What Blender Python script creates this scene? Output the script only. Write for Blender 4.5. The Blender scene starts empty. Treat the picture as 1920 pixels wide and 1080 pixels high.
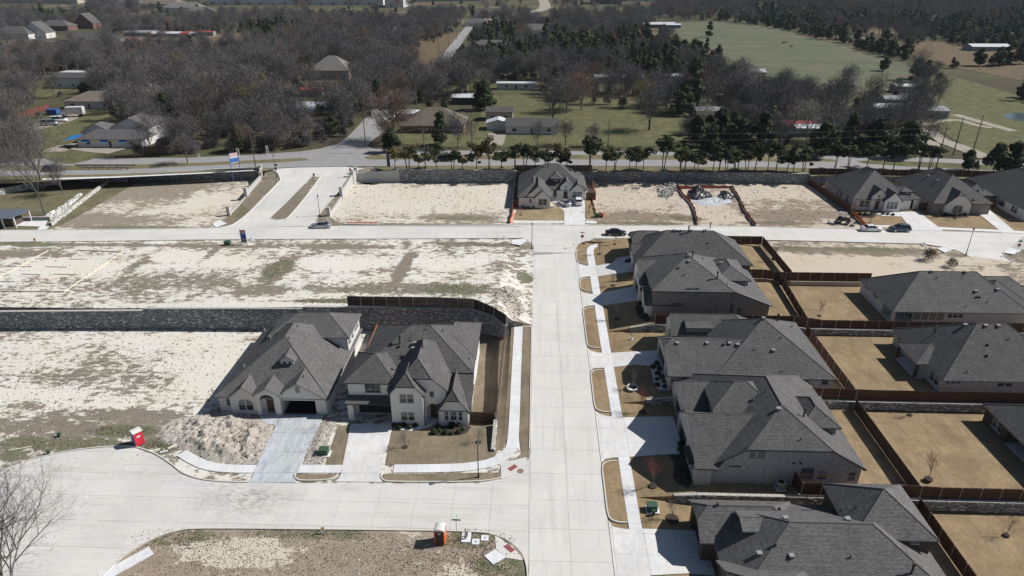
import bpy, math, random
from mathutils import Vector, geometry, noise as mnoise
random.seed(7)
R = math.radians
scene = bpy.context.scene
COL = scene.collection

# ------------------------------------------------------------------ camera
PITCH, YAW, CAMH, FPX = R(25.3), R(1.9), 58.7, 1280.0
cd = bpy.data.cameras.new('camera'); cam = bpy.data.objects.new('camera', cd); COL.objects.link(cam)
cd.sensor_width = 36; cd.lens = 24.0; cd.clip_start = 0.5; cd.clip_end = 20000
cam.location = (0, 0, CAMH); cam.rotation_euler = (R(90) - PITCH, 0, YAW)
scene.camera = cam

# ------------------------------------------------------------------ light
SUN_AZ, SUN_EL = R(77), R(43)           # azimuth clockwise from +Y
world = bpy.data.worlds.new('World'); scene.world = world; world.use_nodes = True
wn = world.node_tree.nodes; wl = world.node_tree.links
sky = wn.new('ShaderNodeTexSky'); sky.sky_type = 'NISHITA'; sky.sun_disc = False
sky.sun_elevation = SUN_EL; sky.sun_rotation = SUN_AZ; sky.air_density = 1.0; sky.dust_density = 0.6
bg = wn['Background']; bg.inputs[1].default_value = 0.052
wl.new(sky.outputs[0], bg.inputs[0])
sd = bpy.data.lights.new('sun', 'SUN'); sd.energy = 5.0; sd.angle = R(0.5); sd.color = (1.0, 0.965, 0.92)
so = bpy.data.objects.new('sun', sd); COL.objects.link(so)
sv = Vector((math.sin(SUN_AZ) * math.cos(SUN_EL), math.cos(SUN_AZ) * math.cos(SUN_EL), math.sin(SUN_EL)))
so.rotation_euler = sv.to_track_quat('Z', 'Y').to_euler(); so.location = (60, 0, 120)
scene.view_settings.view_transform = 'Standard'; scene.view_settings.look = 'None'
scene.view_settings.exposure = 0.10; scene.view_settings.gamma = 1.0
scene.view_settings.use_curve_mapping = False
scene.cycles.max_bounces = 5; scene.cycles.diffuse_bounces = 3; scene.cycles.glossy_bounces = 2
scene.cycles.transparent_max_bounces = 6

# ------------------------------------------------------------------ survey: place things on the ground where the photo shows them
_cp, _sp, _cy, _sy = math.cos(PITCH), math.sin(PITCH), math.cos(YAW), math.sin(YAW)
FW = Vector((-_sy * _cp, _cy * _cp, -_sp)); RT = Vector((_cy, _sy, 0)); UPV = RT.cross(FW)
EYE = Vector((0, 0, CAMH))
def ray(px, py): return FW + RT * ((px - 960) / FPX) + UPV * ((540 - py) / FPX)
def at(px, py, h):
    """point of the terrain h (number or function of x, y) seen at that place of the survey photo"""
    r = ray(px, py); z = h if not callable(h) else 2.0
    for _ in range(1 if not callable(h) else 25):
        t = (z - CAMH) / r.z; p = EYE + r * t
        if callable(h): z = .5 * z + .5 * h(p.x, p.y)
    return Vector((p.x, p.y, z))
def atY(px, py, Y):
    r = ray(px, py); return EYE + r * (Y / r.y)
def atX(px, py, X):
    r = ray(px, py); return EYE + r * (X / r.x)
def ats(pts, h): return [at(a, b, h).xy for a, b in pts]
def sstep(a, b, x):
    t = max(0, min(1, (x - a) / (b - a))); return t * t * (3 - 2 * t)
def lerp(a, b, t): return a + (b - a) * t

# ------------------------------------------------------------------ terrain
def hS(x, y): return .0355 * (min(y, 150.0) - 72)
def hMid(x, y): return 2.8
def hL(x, y):                                   # lots low on the left
    s = hS(x, y)
    if y < 72: return s
    return lerp(0.0, s, sstep(-5.0, -3.7, x))
def topwall(x): return 3.5 if x < -70 else (4.1 if x < -40 else 4.5)
def hU(x, y):                                   # lots above the long wall
    w = lerp(3.5, 4.5, sstep(-85, -30, x))
    z = lerp(w, 2.72, sstep(104, 143, y))
    return lerp(z, min(hS(x, y), 2.74) + .02, sstep(-6.5, -1.2, x))
def hN(x, y): return 2.74 + .35 * sstep(152, 185, y)
def hE(x, y): return 2.8 + 3.0 * sstep(154, 196, y)
FARZ = 5.8
def hF(x, y): return FARZ
PADS = [(-60, 65.2, -1.0, -1.3), (65.2, 84.2, .3, 0.0), (84.2, 104.5, 1.4, 1.2), (104.5, 123.3, 2.6, 1.9), (123.3, 142.6, 3.05, 2.6)]
def hR(x, y, i=None):
    if i is None:
        i = 0
        for k, p in enumerate(PADS):
            if y >= p[0]: i = k
    p = PADS[i]
    z = lerp(hS(x, y), p[2], max(0, min(1, (x - 13.2) / 7.2)))
    return lerp(z, p[3], max(0, min(1, (x - 45.6) / 3.6)))

# ------------------------------------------------------------------ materials
class NT:
    def __init__(s, name):
        s.m = bpy.data.materials.new(name); s.m.use_nodes = True
        s.t = s.m.node_tree; s.n = s.t.nodes; s.l = s.t.links; s.b = s.n['Principled BSDF']
    def new(s, k, **kw):
        n = s.n.new(k)
        for a, v in kw.items(): setattr(n, a, v)
        return n
    def put(s, sock, v):
        if isinstance(v, bpy.types.NodeSocket): s.l.new(v, sock)
        elif isinstance(v, (tuple, list)) and len(v) == 3 and sock.type == 'RGBA': sock.default_value = (*v, 1)
        else: sock.default_value = v
    def pos(s, kind='pos'):
        if kind == 'pos': return s.new('ShaderNodeNewGeometry').outputs['Position']
        return s.new('ShaderNodeTexCoord').outputs[kind]
    def mapping(s, v, scale=(1, 1, 1), rot=(0, 0, 0)):
        m = s.new('ShaderNodeMapping'); s.l.new(v, m.inputs[0]); m.inputs['Scale'].default_value = scale; m.inputs['Rotation'].default_value = rot
        return m.outputs[0]
    def noise(s, v, scale, detail=4, rough=.6, dist=0):
        n = s.new('ShaderNodeTexNoise'); s.l.new(v, n.inputs['Vector'])
        n.inputs['Scale'].default_value = scale; n.inputs['Detail'].default_value = detail
        n.inputs['Roughness'].default_value = rough; n.inputs['Distortion'].default_value = dist
        return n.outputs['Fac']
    def ramp(s, f, lo, hi, a=0., b=1., smooth=False):
        n = s.new('ShaderNodeMapRange'); s.put(n.inputs[0], f)
        n.interpolation_type = 'SMOOTHSTEP' if smooth else 'LINEAR'
        for i, v in enumerate((lo, hi, a, b)): n.inputs[i + 1].default_value = v
        return n.outputs[0]
    def mix(s, f, a, b, blend='MIX'):
        n = s.new('ShaderNodeMix', data_type='RGBA', blend_type=blend)
        s.put(n.inputs[0], f); s.put(n.inputs[6], a); s.put(n.inputs[7], b); return n.outputs[2]
    def math(s, op, a, b=0.0):
        n = s.new('ShaderNodeMath', operation=op); s.put(n.inputs[0], a); s.put(n.inputs[1], b); return n.outputs[0]
    def vmath(s, op, a, b=None):
        n = s.new('ShaderNodeVectorMath', operation=op); s.put(n.inputs[0], a)
        if b is not None: s.put(n.inputs[1], b)
        return n
    def bump(s, h, strength=.5, dist=.05):
        n = s.new('ShaderNodeBump'); s.put(n.inputs['Height'], h); n.inputs['Strength'].default_value = strength
        n.inputs['Distance'].default_value = dist; s.l.new(n.outputs[0], s.b.inputs['Normal'])
    def scalecol(s, c, f):
        """colour times a factor socket"""
        n = s.vmath('SCALE', c if isinstance(c, bpy.types.NodeSocket) else s.rgb(c)); s.put(n.inputs['Scale'], f); return n.outputs[0]
    def rgb(s, c):
        n = s.new('ShaderNodeRGB'); n.outputs[0].default_value = (*c, 1); return n.outputs[0]
    def done(s, col, rough=.8, metal=0., spec=None):
        s.put(s.b.inputs['Base Color'], col); s.put(s.b.inputs['Roughness'], rough); s.b.inputs['Metallic'].default_value = metal
        if spec is not None: s.b.inputs['Specular IOR Level'].default_value = spec
        return s.m

def plain(name, c, rough=.7, metal=0., var=.12, scale=3., rnd=0., spec=None):
    t = NT(name); p = t.pos()
    f = t.ramp(t.noise(p, scale, 5), .3, .7, 1 - var, 1 + var)
    if rnd:
        oi = t.new('ShaderNodeObjectInfo'); f = t.math('MULTIPLY', f, t.ramp(oi.outputs['Random'], 0, 1, 1 - rnd, 1 + rnd))
    return t.done(t.scalecol(c, f), rough, metal, spec)

def concrete(name, c, rnd=.05, streak=None, stains=(), grime=0.):
    t = NT(name); p = t.pos()
    f = t.ramp(t.noise(p, .12, 6, .65), .3, .7, .90, 1.06)
    f = t.math('MULTIPLY', f, t.ramp(t.noise(p, 2.2, 6, .7), .25, .75, .93, 1.05))
    oi = t.new('ShaderNodeObjectInfo'); f = t.math('MULTIPLY', f, t.ramp(oi.outputs['Random'], 0, 1, 1 - rnd, 1 + rnd * .6))
    if streak:
        a = t.noise(t.mapping(p, streak), 1.0, 5, .7)
        f = t.math('MULTIPLY', f, t.ramp(a, .5, .8, 1.0, .80))
    st = t.noise(p, .55, 3, .5)
    f = t.math('MULTIPLY', f, t.ramp(st, .68, .78, 1.0, .86))
    col = t.mix(t.ramp(t.noise(p, .3, 4), .4, .7), c, (c[0] * .97, c[1] * .99, c[2] * 1.05))
    if grime:
        g1_ = t.noise(t.mapping(p, (1.4, .5, 1)), .9, 6, .75, .6); f = t.math('MULTIPLY', f, t.ramp(g1_, .42, .66, 1.06, 1 - grime))
    for (x, y, rx, ry, k) in stains:
        d = t.vmath('MULTIPLY', t.vmath('SUBTRACT', p, (x, y, 0)).outputs[0], (1 / rx, 1 / ry, 0)).outputs[0]; L = t.vmath('LENGTH', d).outputs['Value']
        m = t.math('MULTIPLY', t.ramp(L, 1.2, .1, 0, 1, True), t.ramp(t.noise(t.mapping(p, (.8, 1.6, 1)), 1.0, 7, .75, 1.2), .44, .62))
        f = t.math('MULTIPLY', f, t.ramp(m, 0, 1, 1, k))
    t.bump(t.noise(p, 9, 4), .15, .01)
    return t.done(t.scalecol(col, f), .85)

def dirt(name, pale=(.68, .66, .61), brown=(.155, .132, .10), green=(.085, .105, .035), amt=.5, gamt=.25, splats=(), fine=1.0, elong=1.0):
    """bare caliche ground with dead weeds (brown) and live weeds (green);
    splats = (x, y, rx, ry, kind 'p'|'b'|'g', strength): where each grows"""
    t = NT(name); p = t.pos()
    pw = t.mapping(p, (1.0, elong, 1.0))
    big = t.noise(pw, .045, 3, .5)
    mid = t.noise(pw, .22, 6, .68, .4)
    fin = t.noise(t.mapping(pw, (.7, 1.35, 1)), .9 * fine, 8, .72, .25)
    cover = t.math('ADD', t.math('MULTIPLY', mid, .36), t.math('MULTIPLY', fin, .64))
    cover = t.math('ADD', cover, t.math('MULTIPLY', t.math('SUBTRACT', big, .5), .3))
    cover = t.math('ADD', t.math('MULTIPLY', t.math('SUBTRACT', cover, .5), 2.3), .5)
    gmask = t.noise(p, .09, 4, .6)
    acc = {'p': None, 'b': None, 'g': None}
    wob = t.noise(p, .16, 5, .65)
    for (x, y, rx, ry, k, s_) in splats:
        d = t.vmath('SUBTRACT', p, (x, y, 0)).outputs[0]
        d = t.vmath('MULTIPLY', d, (1 / rx, 1 / ry, 0)).outputs[0]
        L = t.vmath('LENGTH', d).outputs['Value']
        L = t.math('ADD', L, t.math('MULTIPLY', t.math('SUBTRACT', wob, .5), 1.3))
        m = t.ramp(L, 1.25, .2, 0, s_ * 1.15, True)
        acc[k] = m if acc[k] is None else t.math('MAXIMUM', acc[k], m)
    thr = .5 + (.5 - amt) * .75
    e = cover
    if acc['b']: e = t.math('ADD', e, acc['b'])
    if acc['g']: e = t.math('ADD', e, acc['g'])
    if acc['p']: e = t.math('SUBTRACT', e, acc['p'])
    mb = t.ramp(e, thr - .05, thr + .09, 0, .92, True)
    palec = t.mix(t.ramp(t.noise(p, .11, 5), .35, .68), pale, (pale[0] * .98, pale[1] * .945, pale[2] * .87))
    palec = t.scalecol(palec, t.ramp(t.noise(p, 3.5, 7, .8), .3, .7, .9, 1.07))
    for sc_, ro_ in (((.10, 1.5, 1), .35), ((.09, 1.9, 1), -.25), ((1.7, .12, 1), .12)):
        tr_ = t.noise(t.mapping(p, sc_, (0, 0, ro_)), 1.0, 4, .6, .5); palec = t.scalecol(palec, t.ramp(tr_, .6, .7, 1.0, .84))
    brownc = t.scalecol(t.mix(t.ramp(t.noise(p, .6, 5), .3, .7), brown, (brown[0] * 1.35, brown[1] * 1.33, brown[2] * 1.35)), t.ramp(t.noise(p, 6, 6, .8), .3, .7, .6, 1.4))
    gg = gmask
    if acc['g']: gg = t.math('ADD', gmask, t.math('MULTIPLY', acc['g'], 1.2))
    mg = t.ramp(gg, .72 - gamt * .5, .82 - gamt * .5, 0, .85, True)
    mg = t.math('MULTIPLY', mg, t.ramp(fin, .38, .56))
    brownc = t.mix(mg, brownc, green)
    col = t.mix(mb, palec, brownc)
    t.bump(t.noise(p, 2.2, 8, .75), .5, .12)
    return t.done(col, .95, spec=.2)

def lawn(name, c=(.325, .24, .14), c2=(.255, .19, .115), g=0.1):
    t = NT(name); p = t.pos()
    col = t.mix(t.ramp(t.noise(p, .35, 5, .6), .35, .65), c, c2)
    col = t.mix(t.ramp(t.noise(p, .12, 3), .55, .75, 0, g), col, (.14, .15, .06))
    f = t.ramp(t.noise(p, 7, 6, .8), .3, .7, .72, 1.25)
    f = t.math('MULTIPLY', f, t.ramp(t.noise(p, 1.4, 5, .7), .3, .7, .78, 1.16))
    f = t.math('MULTIPLY', f, t.ramp(t.noise(t.mapping(p, (1.8, .25, 1)), 1.0, 3, .6), .42, .6, .93, 1.05))
    f = t.math('MULTIPLY', f, t.ramp(t.noise(p, .22, 5, .7), .35, .65, .82, 1.12))
    t.bump(t.noise(p, 14, 4, .8), .6, .05)
    return t.done(t.scalecol(col, f), .95, spec=.15)

def shingle(name, c=(.108, .107, .109)):
    t = NT(name); uv = t.new('ShaderNodeUVMap').outputs[0]
    br = t.new('ShaderNodeTexBrick'); t.l.new(uv, br.inputs['Vector'])
    br.inputs['Scale'].default_value = 1.0; br.inputs['Brick Width'].default_value = .34; br.inputs['Row Height'].default_value = .145
    br.inputs['Mortar Size'].default_value = .012; br.inputs['Bias'].default_value = 0
    br.inputs['Color1'].default_value = (c[0] * .8, c[1] * .8, c[2] * .8, 1); br.inputs['Color2'].default_value = (c[0] * 1.3, c[1] * 1.27, c[2] * 1.22, 1)
    br.inputs['Mortar'].default_value = (c[0] * .42, c[1] * .42, c[2] * .42, 1)
    p = t.pos()
    f = t.ramp(t.noise(p, .5, 5), .3, .7, .88, 1.12)
    oi = t.new('ShaderNodeObjectInfo'); f = t.math('MULTIPLY', f, t.ramp(oi.outputs['Random'], 0, 1, .84, 1.18))
    f = t.math('MULTIPLY', f, t.ramp(t.noise(t.mapping(uv, (.9, .12, 1)), 1.0, 4, .6), .5, .72, 1.0, .86))
    # the dark gap line at every third course shows from afar
    w = t.new('ShaderNodeSeparateXYZ'); t.l.new(uv, w.inputs[0])
    saw = t.math('FRACT', t.math('MULTIPLY', w.outputs[1], 1 / .435))
    f = t.math('MULTIPLY', f, t.ramp(saw, .0, .3, .8, 1.05))
    b2 = t.noise(t.mapping(uv, (2.6, 5.5, 1)), 1.0, 2, .5)
    f = t.math('MULTIPLY', f, t.ramp(b2, .3, .7, .88, 1.14))
    t.bump(saw, .35, .02)
    return t.done(t.scalecol(br.outputs[0], f), .9, spec=.25)

def brick(name, c1, c2, mortar=(.42, .40, .37), dark=.0):
    t = NT(name); uv = t.new('ShaderNodeUVMap').outputs[0]
    br = t.new('ShaderNodeTexBrick'); t.l.new(uv, br.inputs['Vector'])
    br.inputs['Scale'].default_value = 1.0; br.inputs['Brick Width'].default_value = .24; br.inputs['Row Height'].default_value = .085
    br.inputs['Mortar Size'].default_value = .008; br.inputs['Bias'].default_value = -.1
    br.inputs['Color1'].default_value = (*c1, 1); br.inputs['Color2'].default_value = (*c2, 1); br.inputs['Mortar'].default_value = (*mortar, 1)
    n = t.noise(t.mapping(uv, (1.2, 5, 1)), 1.6, 4, .7)
    col = t.mix(t.ramp(n, .48, .6, 0, dark), br.outputs[0], (c2[0] * .42, c2[1] * .42, c2[2] * .45))
    t.bump(br.outputs['Fac'], -.4, .01)
    return t.done(col, .88, spec=.25)

def stonemat(name, c=(.30, .285, .265)):
    t = NT(name); p = t.pos()
    g = t.new('ShaderNodeNewGeometry')
    f = t.math('ADD', t.ramp(g.outputs['Random Per Island'], 0, 1, .45, 1.25), t.ramp(g.outputs['Random Per Island'], .86, .98, 0, 1.1))
    f = t.math('MULTIPLY', f, t.ramp(t.noise(p, 5, 5), .3, .7, .75, 1.2))
    t.bump(t.noise(p, 7, 5, .7), .6, .05)
    return t.done(t.scalecol(c, f), .95, spec=.2)

def woodm(name, c, rnd=.12):
    t = NT(name); p = t.pos()
    oi = t.new('ShaderNodeObjectInfo')
    uv = t.new('ShaderNodeUVMap').outputs[0]
    sx = t.new('ShaderNodeSeparateXYZ'); t.l.new(uv, sx.inputs[0])
    fr = t.math('FRACT', t.math('MULTIPLY', sx.outputs[0], 1 / .14))
    wn_ = t.new('ShaderNodeTexWhiteNoise', noise_dimensions='1D'); t.put(wn_.inputs['W'], t.math('FLOOR', t.math('MULTIPLY', sx.outputs[0], 1 / .14)))
    f = t.ramp(wn_.outputs[0], 0, 1, .75, 1.25)
    f = t.math('MULTIPLY', f, t.ramp(fr, 0, .12, .45, 1))
    f = t.math('MULTIPLY', f, t.ramp(oi.outputs['Random'], 0, 1, 1 - rnd, 1 + rnd))
    f = t.math('MULTIPLY', f, t.ramp(t.noise(p, 3, 5), .3, .7, .85, 1.15))
    return t.done(t.scalecol(c, f), .75)

def leafm(name, c, c2, hue=.5):
    t = NT(name); p = t.pos('Object')
    oi = t.new('ShaderNodeObjectInfo'); g = t.new('ShaderNodeNewGeometry')
    col = t.mix(t.ramp(t.noise(p, .55, 4), .35, .65), c, c2)
    f = t.ramp(oi.outputs['Random'], 0, 1, .7, 1.35)
    f = t.math('MULTIPLY', f, t.ramp(g.outputs['Random Per Island'], 0, 1, .6, 1.4))
    return t.done(t.scalecol(col, f), .8, spec=.2)

def barkm(name, c, c2, rlo=.75, rhi=1.3):
    t = NT(name); oi = t.new('ShaderNodeObjectInfo'); g = t.new('ShaderNodeNewGeometry')
    col = t.mix(oi.outputs['Random'], c, c2)
    f = t.ramp(g.outputs['Random Per Island'], 0, 1, rlo, rhi)
    r2 = t.new('ShaderNodeTexWhiteNoise', noise_dimensions='1D'); t.l.new(oi.outputs['Random'], r2.inputs['W'])
    f = t.math('MULTIPLY', f, t.ramp(r2.outputs[0], 0, 1, .75, 1.2))
    return t.done(t.scalecol(col, f), .9, spec=.15)

M = {}
M['street'] = concrete('street_concrete', (.63, .61, .565), .03, (1.2, .07, 1))
st_px = [(455, 935, 8, 3, .5), (380, 905, 6, 2, .82), (250, 880, 9, 3, .86), (500, 975, 9, 2.2, .86), (130, 960, 10, 4, .88), (650, 915, 3, 1, .82), (990, 1000, 5, 3, .88), (1075, 880, 1.0, 1.6, .7)]
M['street_ew'] = concrete('street_concrete_ew', (.62, .60, .56), .028, (.07, 1.2, 1), [(at(a, b, hS).x, at(a, b, hS).y, rx, ry, k) for a, b, rx, ry, k in st_px])
M['joint'] = plain('joint_sealant', (.40, .39, .365), .9)
M['walk'] = concrete('new_sidewalk_concrete', (.68, .68, .675), .04, grime=.07)
M['drive'] = concrete('driveway_concrete', (.655, .645, .62), .03, grime=.10)
M['drive_dirty'] = concrete('dusty_driveway_concrete', (.50, .53, .545), .05, grime=.30)
M['kerb'] = plain('kerb_concrete', (.58, .555, .50), .85, var=.08)
M['asphalt'] = plain('old_asphalt', (.27, .265, .265), .9, var=.1, scale=.4)
M['paintw'] = plain('road_paint_white', (.6, .6, .58), .8)
M['painty'] = plain('road_paint_yellow', (.50, .36, .07), .8)
M['lawn'] = lawn('dormant_lawn'); M['lawn_left'] = lawn('dormant_lawn_greyish', (.265, .215, .15), (.205, .17, .12)); M['lawn_far'] = lawn('dormant_lawn_pale', (.35, .275, .16), (.28, .225, .135), .3)
M['mulch'] = plain('dark_mulch', (.045, .032, .025), .95, var=.4, scale=9)
M['gravel_white'] = plain('white_bed_gravel', (.62, .63, .64), .9, var=.3, scale=12)
M['shingle'] = shingle('roof_shingles'); M['shingle_tan'] = shingle('roof_shingles_brown', (.17, .145, .12)); M['shingle_light'] = shingle('roof_shingles_pale', (.17, .165, .16))
M['ridge'] = plain('ridge_shingle', (.12, .112, .105), .9, var=.2, scale=6)
M['brick_white'] = brick('white_brick', (.78, .765, .745), (.68, .665, .645), (.70, .685, .66), .12)
M['brick_wash'] = brick('washed_brick', (.60, .58, .56), (.48, .455, .44), (.54, .52, .50), .75)
M['brick_grey'] = brick('grey_brown_brick', (.17, .145, .13), (.33, .29, .26), (.34, .32, .30), .5)
M['brick_red'] = brick('red_brick', (.20, .085, .06), (.13, .06, .045), (.30, .27, .24), .3)
M['brick_brown'] = brick('brown_brick', (.12, .085, .06), (.07, .05, .04), (.16, .14, .12), .3)
M['limestone'] = brick('pale_limestone_block', (.76, .74, .70), (.67, .65, .61), (.60, .58, .55), .08)
M['entry_stone'] = brick('entrance_wall_stone', (.58, .57, .55), (.46, .455, .44), (.42, .41, .40), .15)
M['siding_white'] = plain('white_siding', (.62, .61, .60), .7, var=.06)
M['siding_grey'] = plain('grey_siding', (.27, .275, .28), .7, var=.06)
M['siding_tan'] = plain('tan_siding', (.45, .40, .32), .7, var=.08)
M['siding_black'] = plain('dark_siding', (.030, .030, .034), .6, var=.1)
M['trim_black'] = plain('black_trim', (.022, .021, .022), .5); M['trim_white'] = plain('white_trim', (.64, .63, .61), .6)
M['trim_grey'] = plain('grey_trim', (.24, .235, .23), .6)
M['glass'] = plain('window_glass', (.055, .075, .08), .12, var=.3, scale=.8, rnd=.5, spec=.6)
M['blind'] = plain('window_blind', (.20, .22, .21), .35, var=.1, rnd=.25)
M['dark_in'] = plain('interior_shade_black', (.012, .012, .012), .95)  # near-black colour stands in for the shade inside open garages
M['door_dark'] = plain('dark_garage_door', (.03, .027, .025), .5); M['door_wood'] = plain('stained_door', (.07, .035, .02), .5)
M['soffit'] = plain('soffit', (.40, .39, .37), .8)
M['vent'] = plain('vent_metal_grey', (.30, .30, .30), .5, .3); M['vent_dark'] = plain('vent_dark', (.03, .03, .03), .6); M['pvc'] = plain('vent_pipe_white', (.55, .55, .55), .5)
M['galv'] = plain('galvanised_steel', (.42, .42, .42), .45, .6)
M['stone'] = stonemat('retaining_wall_stone', (.29, .295, .305)); M['stone_white'] = stonemat('white_limestone', (.62, .61, .58)); M['stone_core'] = plain('wall_core', (.05, .05, .052), .95)
M['cap'] = plain('stone_cap', (.42, .405, .37), .9, var=.25, scale=4)
M['rock'] = stonemat('rubble_rock', (.36, .34, .31))
M['fence'] = woodm('stained_cedar_fence', (.085, .036, .021)); M['fence_new'] = woodm('fresh_cedar_fence', (.33, .12, .045)); M['fence_dark'] = woodm('aged_dark_fence', (.042, .025, .018)); M['fence_red'] = woodm('red_fence', (.17, .05, .035))
M['lumber'] = plain('form_lumber', (.64, .60, .49), .8, var=.15)
M['black'] = plain('black_metal', (.015, .015, .016), .4, .3); M['rubber'] = plain('tyre_rubber', (.018, .018, .018), .85)
M['green_box'] = plain('green_utility_box', (.045, .10, .065), .5, spec=.3)
M['red_brick_pad'] = plain('red_tactile_paving', (.25, .075, .075), .9, var=.15, scale=8)
M['manhole'] = plain('rusty_manhole', (.25, .16, .12), .9, var=.15)
M['wood_pole'] = plain('utility_pole_wood', (.11, .085, .065), .9, var=.2)
M['bark'] = barkm('bark_grey_brown', (.13, .12, .11), (.18, .165, .15)); M['twig'] = barkm('twigs_grey', (.118, .111, .113), (.168, .156, .15), .65, 1.3)
M['twig_red'] = barkm('twigs_reddish', (.165, .115, .09), (.19, .13, .10)); M['twig_pale'] = barkm('twigs_pale', (.26, .25, .22), (.33, .31, .27)); M['twig_green'] = barkm('twigs_budding', (.14, .15, .055), (.18, .17, .07)); M['twig_dark'] = barkm('twigs_dark', (.05, .042, .038), (.075, .06, .055))
M['cedar'] = leafm('cedar_foliage', (.030, .046, .019), (.056, .068, .027)); M['cedar_brown'] = leafm('cedar_foliage_brown', (.075, .07, .03), (.10, .08, .035)); M['cedar_rust'] = leafm('rust_foliage', (.12, .06, .025), (.10, .045, .02))
M['shrub'] = leafm('shrub_foliage', (.02, .035, .015), (.04, .05, .022)); M['weed'] = leafm('weed_tufts', (.14, .155, .06), (.22, .20, .11))
M['weed_dead'] = leafm('dead_weed_tufts', (.33, .28, .21), (.25, .21, .155))
M['orange'] = plain('orange_netting', (.75, .17, .07), .7, var=.2); M['siltred'] = plain('silt_fence_red', (.38, .10, .07), .8, var=.35, scale=2)
M['tarp'] = plain('black_tarp', (.02, .022, .028), .35, var=.5, scale=1.5); M['sheeting'] = plain('pale_plastic_sheet', (.5, .53, .56), .4, var=.3, scale=2)

def carpaint(name, c, metal=.3):
    t = NT(name); t.b.inputs['Coat Weight'].default_value = .6; t.b.inputs['Coat Roughness'].default_value = .05
    return t.done(c, .35, metal)
M['car_silver'] = carpaint('paint_silver', (.45, .48, .52), .7); M['car_white'] = carpaint('paint_white', (.72, .73, .75), 0); M['car_black'] = carpaint('paint_black', (.012, .013, .016), .2)
M['car_blue'] = carpaint('paint_slate_blue', (.075, .10, .13), .5); M['carglass'] = plain('car_glass', (.012, .014, .018), .08, spec=.7); M['rim'] = plain('alloy_rim', (.5, .5, .5), .3, .8)
M['lampglass'] = plain('car_lamp', (.55, .5, .5), .2); M['tail'] = plain('car_tail_lamp', (.3, .02, .02), .25)

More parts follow.
